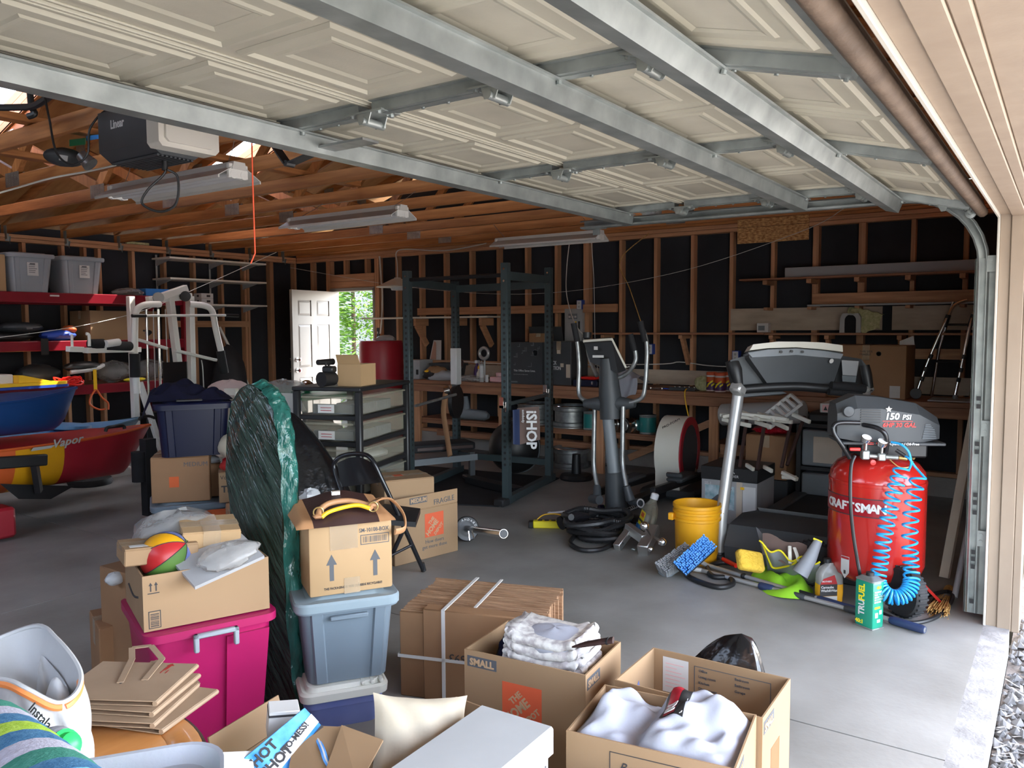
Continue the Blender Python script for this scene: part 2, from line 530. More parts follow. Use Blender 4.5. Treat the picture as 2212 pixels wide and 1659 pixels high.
class Thing:
    """An Empty at the thing's base; with world=True the parts are modelled in room coordinates."""

    def __init__(s, name, label, cat, loc=(0, 0, 0), rz=0.0, group=None, world=False, rot=None):
        s.o = link(name, None)
        s.o.location = loc
        s.o.rotation_euler = rot if rot is not None else (0, 0, rz)
        s.o.empty_display_size = 0.05
        s.off = Vector(loc) if world else None
        s.last = {}
        if label:
            s.o['label'] = label
            s.o['category'] = cat
        if group:
            s.o['group'] = group

    def part(s, name, mb, m, parent=None, label=None, kind=None, ang=38, smooth=True):
        ps = pieces(mb) if kind is None else [mb]
        if len(ps) > 1:
            os_ = [s.part(name, p, m, parent, label, '', ang, smooth) for p in ps]
            return os_[0]
        if parent is None and name in SUB:
            parent = s.last.get(SUB[name])
        o = link(name, mb.mesh(name, m, s.off, ang, smooth), parent or s.o)
        if o.parent == s.o:
            s.last[name] = o
        if label:
            o['label'] = label
        if kind:
            o['kind'] = kind
        return o

    def text(s, txt, size, m, org, xd, yd, parent=None, name='lettering', bold=0.0, ext=0.0008, align='LEFT', shear=0.0, sx=1.0):
        cu = bpy.data.curves.new('t', 'FONT')
        cu.body = txt
        cu.size = size
        cu.align_x = align
        cu.offset = bold * size
        cu.extrude = ext
        cu.shear = shear
        cu.resolution_u = 2
        tmp = bpy.data.objects.new('t', cu)
        me = bpy.data.meshes.new_from_object(tmp)
        bpy.data.objects.remove(tmp)
        bpy.data.curves.remove(cu)
        x = Vector(xd).normalized()
        y = Vector(yd)
        y = (y - x * y.dot(x)).normalized()
        z = x.cross(y)
        o0 = Vector(org)
        if s.off is not None:
            o0 = o0 - s.off
        me.transform(Matrix(((x.x * sx, y.x, z.x, o0.x), (x.y * sx, y.y, z.y, o0.y), (x.z * sx, y.z, z.z, o0.z), (0, 0, 0, 1))))
        me.materials.clear()
        me.materials.append(MATS[m])
        me.name = name
        return link(name, me, parent or s.o)


def solo(name, mb, m, label, cat, loc=None, group=None, kind=None, ang=38, rot=None, smooth=True):
    """A thing that is one mesh. Vertices are given in room coordinates unless rot is set."""
    if loc is None:
        xs = [p[0] for p in mb.v]
        ys = [p[1] for p in mb.v]
        zs = [p[2] for p in mb.v]
        loc = ((min(xs) + max(xs)) / 2, (min(ys) + max(ys)) / 2, min(zs))
    o = link(name, mb.mesh(name, m, None if rot is not None else loc, ang, smooth))
    o.location = loc
    if rot is not None:
        o.rotation_euler = rot
    if label:
        o['label'] = label
        o['category'] = cat
    if group:
        o['group'] = group
    if kind:
        o['kind'] = kind
    return o


def struct(name, mb, m, parent=None, ang=38, smooth=False):
    if parent is not None:
        ps = pieces(mb)
        if len(ps) > 1:
            return [link(name, p.mesh(name, m, None, ang, smooth), parent) for p in ps][0]
    o = link(name, mb.mesh(name, m, None, ang, smooth), parent)
    if parent is None:
        o['kind'] = 'structure'
    return o


def rep(name, data, parent, loc=(0, 0, 0), rot=(0, 0, 0)):
    o = link(name, data, parent)
    o.location = loc
    o.rotation_euler = rot
    return o


def copy_tree(o, loc=None, rz=None, label=None, parent=None):
    c = o.copy()
    COL.objects.link(c)
    if parent is not None:
        c.parent = parent
    if loc is not None:
        c.location = loc
    if rz is not None:
        c.rotation_euler = (0, 0, rz)
    if label:
        c['label'] = label
    for ch in list(o.children):
        copy_tree(ch, parent=c)
    return c


def smooth_path(pts, n=8, closed=False):
    P = [Vector(p) for p in pts]
    out = []
    m = len(P)
    for i in range(m if closed else m - 1):
        if closed:
            a, b, c, d = P[i - 1], P[i], P[(i + 1) % m], P[(i + 2) % m]
        else:
            a, b, c, d = P[max(i - 1, 0)], P[i], P[i + 1], P[min(i + 2, m - 1)]
        for k in range(n):
            t = k / n
            out.append(0.5 * ((2 * b) + (c - a) * t + (2 * a - 5 * b + 4 * c - d) * t * t + (3 * b - 3 * c + d - a) * t ** 3))
    if not closed:
        out.append(P[-1])
    return out

# ================================================================ STRUCTURE
XR, YB, YF0, YF1 = 7.85, 9.18, 0.21, 0.30      # stud faces of right and back wall, outer and inner face of front wall
XL = -2.6
ZP = 2.425

# ---- floor: slabs parted by control joints, a paler weathered strip at the door sill
fl = struct('floor', MB().box(XL, 0.30, -0.12, XR + 0.1, YB + 0.1, -0.012), 'concrete')
jx = [XL, 0.0, 3.05, XR + 0.1]
jy = [0.30, 4.6, YB + 0.1]
for i in range(3):
    for j in range(2):
        g = 0.004
        struct('slab_panel', MB().box(jx[i] + g, jy[j] + (g if j else 0), -0.012, jx[i + 1] - g, jy[j + 1] - g, 0.0), 'concrete', fl)
struct('sill_strip', MB().box(-0.7, 0.19, -0.14, 4.60, 0.30, 0.0), 'concrete_edge', fl)

# ---- ground outside
gr = struct('ground', MB().box(-40, -40, -0.3, 40, 0.19, -0.16).box(XR + 0.2, 0.19, -0.3, 40, 40, -0.16), 'ground_dirt')
gr['kind'] = 'structure'
dv = struct('driveway', MB().box(-6, -40, -0.16, 3.0, 0.19, -0.02), 'driveway')

# ---- right wall
ops = [(0, 0), (7.66, 0), (7.66, 2.03), (8.47, 2.03), (8.47, 0), (YB + 0.2, 0), (YB + 0.2, 2.55), (4.75, 4.05), (0, 2.55)]
wr = struct('wall_right', MB().prism([(0.1, 0), (7.66, 0), (7.66, 2.03), (8.47, 2.03), (8.47, 0), (YB + 0.2, 0), (YB + 0.2, 2.58), (4.75, 4.06), (0.1, 2.5)], XR + 0.092, XR + 0.12, 'yz'), 'tar_paper')
struct('curb', MB().box(XR - 0.01, 0.3, 0, XR + 0.1, 7.62, 0.17).box(XR - 0.01, 8.51, 0, XR + 0.1, YB, 0.17), 'curb_concrete', wr)
struct('sill_plate', MB().box(XR, 0.3, 0.172, XR + 0.09, 7.60, 0.21, 0.003).box(XR, 8.53, 0.172, XR + 0.09, YB, 0.21, 0.003), 'stud_y', wr)
stud_me = MB().box(0, -0.019, 0.212, 0.088, 0.019, ZP - 0.002, 0.003).mesh('stud', 'stud_z')
for k in range(-6, 16):
    y = 2.775 + 0.4064 * k
    if 7.5 < y < 8.6:
        continue
    rep('stud', stud_me, wr, (XR + random.uniform(-0.002, 0.002), y, 0))
for y in (7.58, 7.62, 8.51, 8.55, 1.58, 1.98, 4.435):
    rep('stud', stud_me, wr, (XR, y, 0))
for y in (7.80, 8.20):
    struct('cripple_stud', MB().box(XR, y - 0.019, 2.235, XR + 0.088, y + 0.019, ZP - 0.002, 0.002), 'stud_z', wr)
struct('door_header', MB().box(XR - 0.002, 7.64, 2.045, XR + 0.088, 8.49, 2.135, 0.003).box(XR - 0.002, 7.64, 2.139, XR + 0.088, 8.49, 2.232, 0.003), 'stud_y', wr)
struct('top_plate', MB().box(XR, 0.3, ZP, XR + 0.09, YB, ZP + 0.038, 0.003), 'stud_y', wr)
struct('top_plate', MB().box(XR, 0.3, ZP + 0.041, XR + 0.09, YB, ZP + 0.079, 0.003), 'stud_y', wr)
struct('gable_chord', MB().box(XR - 0.002, 0.3, ZP + 0.082, XR + 0.036, YB, ZP + 0.175, 0.003), 'fir_y', wr)
# blocking and shelf ledgers between studs of the right wall
struct('ledger_board', MB().box(XR - 0.040, 4.02, 1.655, XR - 0.001, 6.86, 1.745, 0.003), 'stud_y', wr)
struct('ledger_board', MB().box(XR - 0.040, 0.40, 1.695, XR - 0.001, 1.985, 1.795, 0.003), 'stud_y', wr)
struct('back_board', MB().box(XR - 0.016, 1.38, 1.455, XR - 0.001, 2.77, 1.668), 'gray_ply', wr)
struct('back_board', MB().box(XR - 0.016, 0.45, 1.455, XR - 0.001, 1.30, 1.668), 'gray_ply', wr)
struct('splash_board', MB().box(XR - 0.022, 4.70, 0.895, XR - 0.001, 7.40, 1.045), 'gray_ply', wr)
struct('splash_board', MB().box(XR - 0.022, 0.62, 0.895, XR - 0.001, 4.66, 1.045), 'gray_ply', wr)
struct('blocking', MB().box(XR - 0.001, 4.85, 1.052, XR + 0.06, 7.2, 1.09, 0.002), 'stud_y', wr)
struct('blocking', MB().box(XR - 0.001, 0.72, 1.20, XR + 0.05, 1.13, 1.29, 0.002), 'stud_y', wr)

# ---- back wall
wb = struct('wall_back', MB().box(XL, YB + 0.092, 0, XR + 0.12, YB + 0.12, 2.6), 'tar_paper')
stud_b = MB().box(-0.019, 0, 0.045, 0.019, 0.088, ZP - 0.002, 0.003).mesh('stud', 'stud_z')
for k in range(26):
    rep('stud', stud_b, wb, (7.83 - 0.4064 * k, YB, 0))
for x in (7.40, 6.97, 4.82):
    rep('stud', stud_b, wb, (x, YB, 0))
struct('top_plate', MB().box(XL, YB, ZP, XR - 0.002, YB + 0.09, ZP + 0.038, 0.003), 'stud_x', wb)
struct('top_plate', MB().box(XL, YB, ZP + 0.041, XR - 0.002, YB + 0.09, ZP + 0.079, 0.003), 'stud_x', wb)
struct('sill_plate', MB().box(XL, YB, 0.0, XR, YB + 0.09, 0.043, 0.002), 'stud_x', wb)
struct('blocking', MB().box(5.80, YB - 0.002, 1.52, 7.0, YB + 0.05, 1.60, 0.002), 'stud_x', wb)

# ---- left wall (out of frame) and front wall
wl = struct('wall_left', MB().box(XL - 0.12, 0.2, 0, XL, YB + 0.2, 2.6), 'tar_paper')
wf = struct('wall_front', MB().box(4.62, YF0, -0.14, XR + 0.12, YF1 - 0.065, 2.6).box(-0.66, YF0, 2.06, 4.62, YF1 - 0.065, 2.6).box(XL - 0.1, YF0, -0.14, -0.66, YF1 - 0.065, 2.6), 'siding')
stud_f = MB().box(-0.019, 0, 0.045, 0.019, 0.066, ZP - 0.002).mesh('stud', 'stud_z')
for k in range(8):
    rep('stud', stud_f, wf, (4.72 + 0.4064 * k, YF1 - 0.066, 0))
struct('opening_header', MB().box(-0.66, YF1 - 0.062, 2.10, 4.80, YF1, 2.38, 0.004), 'stud_x', wf)
struct('top_plate', MB().box(XL, YF1 - 0.066, ZP, XR, YF1, ZP + 0.079), 'stud_x', wf)

# ---- painted liner of the big opening
t1 = struct('trim_1', MB().box(4.575, 0.185, -0.012, 4.62, 0.245, 2.05, 0.003).box(4.585, 0.245, -0.012, 4.62, 0.292, 2.05, 0.002), 'trim_beige', smooth=False)
struct('inner_edge', MB().box(4.568, 0.292, 0.0, 4.62, 0.303, 2.05, 0.002), 'trim_white', t1)
struct('outer_casing', MB().box(4.578, 0.150, -0.012, 4.80, 0.184, 2.15, 0.003), 'trim_beige', t1)
t2 = struct('trim_2', MB().box(-0.62, 0.185, 2.018, 4.574, 0.245, 2.06, 0.003).box(-0.62, 0.245, 2.028, 4.574, 0.292, 2.06, 0.002), 'trim_beige', smooth=False)
struct('inner_edge', MB().box(-0.62, 0.292, 2.012, 4.567, 0.303, 2.06, 0.002), 'trim_white', t2)
struct('outer_casing', MB().box(-0.8, 0.150, 2.022, 4.577, 0.184, 2.22, 0.003).box(-0.8, 0.06, 2.03, 4.577, 0.149, 2.35, 0.003), 'trim_beige', t2)
t3 = struct('trim_3', MB().box(-0.66, 0.185, -0.012, -0.62, 0.303, 2.06, 0.003), 'trim_beige')

# ---- roof: sheathing (two slopes, two skylight wells plus an added third in the rear one), trusses
SL = (4.05 - 2.585) / (YB + 0.1 - 4.75)


def zr(y):      # underside of sheathing on the rear slope
    return 2.69 + (YB + 0.1 - y) * SL


def zf(y):
    return 2.69 + (y - 0.2) * SL


rm = MB()
HX = [(0.39, 0.92), (2.83, 3.36), (5.27, 5.80)]  # first well is added, out of view, to brighten the left interior
HY = (7.0, 8.0)


def slab(mb, x0, x1, y0, y1, fz):
    t = 0.02
    mb.hexa([(x0, y0, fz(y0)), (x1, y0, fz(y0)), (x1, y1, fz(y1)), (x0, y1, fz(y1)), (x0, y0, fz(y0) + t), (x1, y0, fz(y0) + t), (x1, y1, fz(y1) + t), (x0, y1, fz(y1) + t)])


xr_ = XR + 0.75  # unseen side overhang, widened to cut sky light on the walk door leaf
slab(rm, XL, xr_, -1.2, 4.75, zf)  # front eave, out of view, lengthened to shade the opening and foreground
slab(rm, XL, xr_, 4.75, HY[0], zr)
slab(rm, XL, xr_, HY[1], YB + 0.6, zr)
xs = [XL] + [q for h in HX for q in h] + [xr_]
for a, b in ((0, 1), (2, 3), (4, 5), (6, 7)):
    slab(rm, xs[a], xs[b], HY[0], HY[1], zr)
ce = struct('ceiling', rm, 'sheath_ply')
for hx0, hx1 in HX:
    for sgn, y in ((-1, HY[0]), (1, HY[1])):
        for q in range(3):
            z0 = zr(y) + 0.005 + q * 0.072
            struct('well_board', MB().box(hx0 - 0.02, y - 0.02 if sgn < 0 else y, z0, hx1 + 0.02, y if sgn < 0 else y + 0.02, z0 + 0.068), 'shaft_wood', ce)
    for sgn, x in ((-1, hx0), (1, hx1)):
        for q in range(3):
            zz = q * 0.072 + 0.005
            y0, y1 = HY
            xa, xb = (x - 0.02, x) if sgn < 0 else (x, x + 0.02)
            struct('well_board', MB().hexa([(xa, y0, zr(y0) + zz), (xb, y0, zr(y0) + zz), (xb, y1, zr(y1) + zz), (xa, y1, zr(y1) + zz),
                                             (xa, y0, zr(y0) + zz + 0.068), (xb, y0, zr(y0) + zz + 0.068), (xb, y1, zr(y1) + zz + 0.068), (xa, y1, zr(y1) + zz + 0.068)]), 'shaft_wood', ce)
    gm = MB()
    slab(gm, hx0 - 0.03, hx1 + 0.03, HY[0] - 0.03, HY[1] + 0.03, lambda y: zr(y) + 0.225)
    struct('skylight_pane', gm, 'glass', ce)

bot_me = MB().box(-0.019, YF1, ZP + 0.082, 0.019, YB + 0.09, ZP + 0.171, 0.003).mesh('bottom_chord', 'fir_y')
tr_me = MB().beam((0, 4.75, zr(4.75) - 0.05), (0, YB + 0.1, zr(YB + 0.1) - 0.05), 0.038, 0.089).mesh('top_chord', 'fir_y')
tf_me = MB().beam((0, 0.2, zf(0.2) - 0.05), (0, 4.75, zf(4.75) - 0.05), 0.038, 0.089).mesh('top_chord', 'fir_y')
nodes_b = [3.26, 6.22]
webs = [((1.9, zf(1.9) - 0.09), (3.26, ZP + 0.17)), ((3.26, ZP + 0.17), (4.72, zf(4.72) - 0.09)), ((4.78, zr(4.78) - 0.09), (6.22, ZP + 0.17)), ((6.22, ZP + 0.17), (7.6, zr(7.6) - 0.09))]
web_me = [MB().beam((0, a[0], a[1]), (0, b[0], b[1]), 0.036, 0.08).mesh('web', 'fir_z') for a, b in webs]


def gang(n, y0, z0, y1, z1):
    g_ = MB().box(-0.0215, y0, z0, -0.0195, y1, z1).box(0.0195, y0, z0, 0.0215, y1, z1)
    for i in range(5):
        for j in range(6):
            yy, zz = y0 + (y1 - y0) * (i + 0.5) / 5, z0 + (z1 - z0) * (j + 0.5) / 6
            g_.box(-0.0228, yy - 0.005, zz - 0.004, -0.0215, yy + 0.005, zz + 0.004)
    return g_.mesh(n, 'galv_dark')


g1 = [gang('nail_plate', y - 0.10, ZP + 0.09, y + 0.10, ZP + 0.19) for y in nodes_b]
g2 = gang('nail_plate', 7.52, zr(7.6) - 0.13, 7.68, zr(7.6) - 0.01)
tie_me = MB().box(-0.021, YB - 0.045, ZP + 0.02, -0.0195, YB + 0.02, ZP + 0.16).box(-0.021, YB - 0.003, ZP + 0.0, 0.02, YB - 0.0005, ZP + 0.08).prism([(YB - 0.045, ZP + 0.05), (YB - 0.003, ZP + 0.05), (YB - 0.003, ZP - 0.02), (YB - 0.018, ZP - 0.03)], 0.018, 0.0205, 'yz').mesh('truss_tie', 'galv')
TX = [7.06 - 0.61 * k for k in range(15)]
for x in TX + [7.62]:
    rep('bottom_chord', bot_me, ce, (x, 0, 0))
    rep('top_chord', tr_me, ce, (x, 0, 0))
    rep('top_chord', tf_me, ce, (x, 0, 0))
    for w_ in web_me:
        rep('web', w_, ce, (x, 0, 0))
    for g_ in g1:
        rep('nail_plate', g_, ce, (x, 0, 0))
    rep('nail_plate', g2, ce, (x, 0, 0))
    rep('truss_tie', tie_me, ce, (x, 0, 0))
# long binder boards laid over the chords
struct('binder_board', MB().box(0.6, 4.60, ZP + 0.178, 4.6, 4.69, ZP + 0.216, 0.003), 'fir_x', ce)
struct('binder_board', MB().box(1.2, 5.55, ZP + 0.178, 3.1, 5.64, ZP + 0.216, 0.003), 'fir_x', ce)

# ---- walk door in the right wall (door_2), leaf swung into the room
d2 = struct('door_2', MB().box(XR - 0.012, 7.640, 0.0, XR + 0.13, 7.672, 2.03, 0.003).box(XR - 0.012, 8.458, 0.0, XR + 0.13, 8.49, 2.03, 0.003).box(XR - 0.012, 7.640, 2.0, XR + 0.13, 8.49, 2.045, 0.003).box(XR - 0.012, 7.66, 0.0, XR + 0.13, 8.46, 0.025, 0.002), 'white_door')


def six_panel(Wd=0.86, Hd=1.97, t=0.04):
    # local: leaf along +x, face at y=0 (front), z up
    mb = MB()
    st = 0.11
    mw = (Wd - 3 * st) / 2
    rows = [(0.20, 0.82), (0.95, 1.52), (1.63, 1.84)]
    cols = [(st, st + mw), (2 * st + mw, 2 * st + 2 * mw)]
    mb.box(0, 0.012, 0, Wd, t - 0.012, Hd)
    for y0, y1 in ((0, 0.0125), (t - 0.0125, t)):
        for x0, x1 in ((0, st), (st + mw, 2 * st + mw), (Wd - st, Wd)):
            mb.box(x0, y0, 0, x1, y1, Hd)
        zz = [0] + [q for r in rows for q in r] + [Hd]
        for i in range(0, len(zz), 2):
            for c0, c1 in cols:
                mb.box(c0, y0, zz[i], c1, y1, zz[i + 1])
    pans = []
    for r0, r1 in rows:
        for c0, c1 in cols:
            p = MB()
            a = 0.028
            z0, z1 = r0 + 0.006, r1 - 0.006
            x0, x1 = c0 + 0.006, c1 - 0.006
            p.add([(x0, 0.011, z0), (x1, 0.011, z0), (x1, 0.011, z1), (x0, 0.011, z1), (x0 + a, 0.003, z0 + a), (x1 - a, 0.003, z0 + a), (x1 - a, 0.003, z1 - a), (x0 + a, 0.003, z1 - a)],
                  [(4, 5, 6, 7), (0, 1, 5, 4), (1, 2, 6, 5), (2, 3, 7, 6), (3, 0, 4, 7)])
            pans.append(p)
    return mb, pans


lb, pans = six_panel()
HG = Vector((XR - 0.01, 8.45, 0.03))
dirL = Vector((-0.985, -0.15, 0)).normalized()
leaf = link('door_leaf', lb.mesh('door_leaf', 'white_door', None, smooth=False), d2)
leaf.location = HG
leaf.rotation_euler = (0, 0, math.atan2(dirL.y, dirL.x))
for mir in (0, 1):
    for p in pans:
        q = MB()
        q.v = [(a, (0.04 - b) if mir else b, c) for a, b, c in p.v]
        q.f = [f[::-1] if mir else f for f in p.f]
        q.mi = [0] * len(q.f)
        o = link('door_panel', q.mesh('door_panel', 'white_door', None, smooth=False), d2)
        o.location = leaf.location
        o.rotation_euler = leaf.rotation_euler
for z, r in ((0.92, 0.027), (1.06, 0.022)):
    k = MB().lathe([(0.030, 0), (0.030, 0.006), (0.012, 0.010), (0.012, 0.030), (r, 0.042), (r, 0.060), (0.010, 0.068)], 16, (0.795, 0.04, z), (0, 1, 0))
    k.lathe([(0.030, 0), (0.030, 0.006), (0.012, 0.010), (0.012, 0.030), (r, 0.042), (r, 0.060), (0.010, 0.068)], 16, (0.795, 0.0, z), (0, -1, 0))
    o = link('door_knob' if z < 1 else 'deadbolt', k.mesh('door_knob', 'chrome'), d2)
    o.location = leaf.location
    o.rotation_euler = leaf.rotation_euler

# ================================================================ GARAGE DOOR (door_1), rolled up
DX0, DX1 = -0.62, 4.615
d1 = struct('door_1', MB().tube([(DX0, 0.372, 2.052), (DX1, 0.372, 2.052)], 0.026, 10).box(DX0, 0.365, 2.045, DX1, 0.385, 2.10), 'weather_seal', smooth=True)
secs = [((0.385, 2.085), (0.905, 2.222)), ((0.905, 2.222), (1.412, 2.235)), ((1.412, 2.235), (1.925, 2.235)), ((1.925, 2.235), (2.375, 2.235))]
stx = [DX0 + 0.03, 0.77, 1.98, 3.19, DX1 - 0.045]


def emb(w_, h_):
    # embossed moulding, hanging below the skin (local z down = towards the room)
    m_ = MB()
    prof = [(0.0, 0.0), (0.010, -0.009), (0.020, -0.009), (0.030, 0.0), (0.070, 0.0), (0.078, -0.005), (0.090, -0.005), (0.105, 0.0)]
    vs_, fs = [], []
    for a, z in prof:
        vs_ += [(-w_ / 2 + a, -h_ / 2 + a, z), (w_ / 2 - a, -h_ / 2 + a, z), (w_ / 2 - a, h_ / 2 - a, z), (-w_ / 2 + a, h_ / 2 - a, z)]
    for i in range(len(prof) - 1):
        for j in range(4):
            fs.append((i * 4 + j, (i + 1) * 4 + j, (i + 1) * 4 + (j + 1) % 4, i * 4 + (j + 1) % 4))
    return m_.add(vs_, fs).mesh('embossed_panel', 'door_mould', smooth=False)


hinge_mb = MB().box(-0.045, -0.085, -0.006, 0.045, 0.085, 0.0)
hinge_mb.prism([(-0.035, 0), (0.035, 0), (0.020, -0.040), (-0.020, -0.040)], -0.040, -0.036, 'yz').prism([(-0.035, 0), (0.035, 0), (0.020, -0.040), (-0.020, -0.040)], 0.036, 0.040, 'yz')
hinge_mb.cyl((-0.052, 0, -0.030), (0.052, 0, -0.030), 0.014, 12)
for sx_, sy_ in ((-0.03, -0.06), (0.03, -0.06), (-0.03, 0.06), (0.03, 0.06)):
    hinge_mb.cyl((sx_, sy_, -0.014), (sx_, sy_, 0), 0.009, 6)
hinge_me = hinge_mb.mesh('hinge', 'galv')
emb_s = emb(0.49, 0.36)
for i, (a, b) in enumerate(secs):
    dy, dz_ = b[0] - a[0], b[1] - a[1]
    Ls = math.hypot(dy, dz_)
    an = math.atan2(dz_, dy)
    sec = link('door_section', MB().box(DX0, 0.004, 0.0, DX1, Ls - 0.004, 0.042).mesh('door_section', 'door_cream', None, smooth=False), d1)
    sec.location = (0, a[0], a[1])
    sec.rotation_euler = (an, 0, 0)
    for y0, y1, z0 in ((0.004, 0.014, -0.010), (0.020, 0.028, -0.006), (Ls - 0.014, Ls - 0.004, -0.010), (Ls - 0.034, Ls - 0.024, -0.006)):
        link('edge_rail', MB().box(DX0, y0, z0, DX1, y1, 0.0, 0.002).mesh('edge_rail', 'door_mould', None, smooth=False), sec)
    for q in range(4):
        xm = (stx[q] + stx[q + 1]) / 2
        wv = (stx[q + 1] - stx[q] - 0.16) / 2
        e_ = emb_s if 0 < q < 3 else emb(wv - 0.05, 0.36)
        for sg in (-1, 1):
            rep('embossed_panel', e_, sec, (xm + sg * wv / 2, Ls / 2, -0.0005))
    for x in stx:
        sm = MB()
        h = 0.034
        sm.add([(x - 0.035, 0.03, 0), (x - 0.030, 0.03, -h), (x + 0.030, 0.03, -h), (x + 0.035, 0.03, 0), (x - 0.035, Ls - 0.03, 0), (x - 0.030, Ls - 0.03, -h), (x + 0.030, Ls - 0.03, -h), (x + 0.035, Ls - 0.03, 0)],
               [(0, 1, 5, 4), (1, 2, 6, 5), (2, 3, 7, 6), (0, 3, 2, 1), (4, 5, 6, 7)])
        sm.box(x - 0.052, 0.03, -0.004, x - 0.035, Ls - 0.03, 0).box(x + 0.035, 0.03, -0.004, x + 0.052, Ls - 0.03, 0)
        sm.box(x - 0.012, 0.06, -h - 0.003, x + 0.012, Ls - 0.06, -h)
        for yy in (0.05, Ls * 0.4, Ls * 0.6, Ls - 0.05):
            sm.cyl((x + 0.02, yy, -h - 0.006), (x + 0.02, yy, -h), 0.006, 6)
        link('stile', sm.mesh('stile', 'galv', None, smooth=False), sec)
        if i < 3:
            rep('hinge', hinge_me, sec, (x, Ls, -0.030))
    sy_ = {0: Ls - 0.150, 1: Ls - 0.165, 3: Ls - 0.065}.get(i)
    if sy_ is not None:
        um = MB()
        h0 = -0.036
        prof = [(-0.055, h0), (-0.055, h0 - 0.006), (-0.040, h0 - 0.006), (-0.034, h0 - 0.062), (0.030, h0 - 0.062), (0.036, h0 - 0.006), (0.050, h0 - 0.006), (0.050, h0)]
        um.add([(DX0, sy_ + p, z) for p, z in prof] + [(DX1 + 0.02, sy_ + p, z) for p, z in prof],
               [(j, j + 1, 8 + j + 1, 8 + j) for j in range(7)] + [tuple(range(8)), tuple(range(8, 16))[::-1], (0, 8, 15, 7)])
        for x in stx:
            um.cyl((x, sy_ - 0.047, h0 - 0.016), (x, sy_ - 0.047, h0), 0.008, 6)
        link('strut', um.mesh('strut', 'galv', None, smooth=False), sec)
    if i == 0:
        link('bottom_rail', MB().box(DX0, 0.0, -0.022, DX1, 0.05, -0.004, 0.003).mesh('bottom_rail', 'galv', None, smooth=False), sec)
    # rollers at the right end
    rmb = MB()
    rmb.lathe([(0.008, -0.012), (0.024, -0.010), (0.024, 0.010), (0.008, 0.012)], 14, (DX1 + 0.060, Ls - 0.01, -0.032), (1, 0, 0))
    rmb.cyl((DX1 - 0.03, Ls - 0.01, -0.032), (DX1 + 0.06, Ls - 0.01, -0.032), 0.006, 8)
    rmb.box(DX1 - 0.06, Ls - 0.07, -0.042, DX1 - 0.005, Ls + 0.05, -0.032)
    link('roller', rmb.mesh('roller', 'galv'), sec)
bb = MB().prism([(0.395, 2.078), (0.560, 2.118), (0.560, 2.085), (0.545, 2.062), (0.525, 2.066), (0.520, 2.085), (0.415, 2.055)], DX1 - 0.050, DX1 - 0.044, 'yz')
bb.lathe([(0.008, -0.012), (0.024, -0.010), (0.024, 0.010), (0.008, 0.012)], 14, (DX1 + 0.04, 0.425, 2.052), (1, 0, 0))
bb.cyl((DX1 - 0.05, 0.425, 2.052), (DX1 + 0.04, 0.425, 2.052), 0.008, 8)
struct('bottom_bracket', bb, 'galv', d1)
pb = MB().box(2.06, 2.05, 2.155, 2.14, 2.345, 2.163)
struct('bracing_plate', pb, 'galv_dark', d1)

# ---- right hand track
TXX = 4.675
path = [(0.362, z) for z in (0.03, 0.6, 1.2, 1.80)]
for k in range(1, 9):
    a = PI / 2 * k / 8
    path.append((0.362 + 0.36 * (1 - math.cos(a)), 1.80 + 0.36 * math.sin(a)))
path += [(1.4, 2.163), (2.66, 2.165)]
tm = MB()
sec_prof = [(-0.030, -0.022), (-0.030, 0.022), (-0.027, 0.026), (0.024, 0.026), (0.030, 0.018), (0.030, 0.014), (0.022, 0.022), (-0.024, 0.022), (-0.026, 0.018), (-0.026, -0.018), (-0.024, -0.022), (0.022, -0.022), (0.030, -0.014), (0.030, -0.018), (0.024, -0.026), (-0.027, -0.026)]
vs_, fs_ = [], []
npf = len(sec_prof)
for i, (y, z) in enumerate(path):
    if i == 0:
        t = Vector((path[1][0] - y, path[1][1] - z))
    elif i == len(path) - 1:
        t = Vector((y - path[i - 1][0], z - path[i - 1][1]))
    else:
        t = Vector((path[i + 1][0] - path[i - 1][0], path[i + 1][1] - path[i - 1][1]))
    t.normalize()
    nrm = Vector((t.y, -t.x))      # towards inside of the room for the vertical run
    for px_, pn in sec_prof:
        vs_.append((TXX - px_, y + nrm.x * pn, z + nrm.y * pn))
for i in range(len(path) - 1):
    for j in range(npf):
        fs_.append((i * npf + j, i * npf + (j + 1) % npf, (i + 1) * npf + (j + 1) % npf, (i + 1) * npf + j))
tm.add(vs_, fs_)
trk = Thing('door_track', 'galvanised door track curving up beside the beige right jamb', 'door track', (TXX, 0.362, 0.0), world=True)
trk.part('rail', tm, 'galv', ang=30)
am = MB().box(TXX + 0.002, 0.300, 0.02, TXX + 0.006, 0.400, 1.83).box(TXX + 0.002, 0.395, 0.02, TXX + 0.04, 0.399, 1.83)
trk.part('angle_iron', am, 'galv')
for z in (0.42, 0.98, 1.80):
    trk.part('jamb_bracket', MB().box(TXX - 0.034, 0.304, z - 0.04, TXX + 0.05, 0.308, z + 0.04).box(TXX - 0.034, 0.304, z - 0.04, TXX - 0.030, 0.345, z + 0.04).cyl((TXX - 0.040, 0.33, z - 0.015), (TXX - 0.030, 0.33, z - 0.015), 0.009, 8).cyl((TXX - 0.040, 0.33, z + 0.02), (TXX - 0.030, 0.33, z + 0.02), 0.009, 8), 'galv')
sl_ = MB()
for z in [0.09, 0.27, 0.31, 0.345, 0.55, 0.60, 0.64, 0.86, 0.9, 1.09, 1.13]:
    sl_.box(TXX - 0.0325, 0.352, z - 0.011, TXX - 0.0302, 0.370, z + 0.011)
trk.part('slot', sl_, 'black', kind='stuff')
hg = MB().box(TXX + 0.035, 2.55, 2.10, TXX + 0.040, 2.60, 2.62).box(TXX + 0.004, 2.50, 2.135, TXX + 0.040, 2.64, 2.139).beam((TXX + 0.038, 2.2, 2.62), (TXX + 0.038, 2.57, 2.2), 0.004, 0.03)
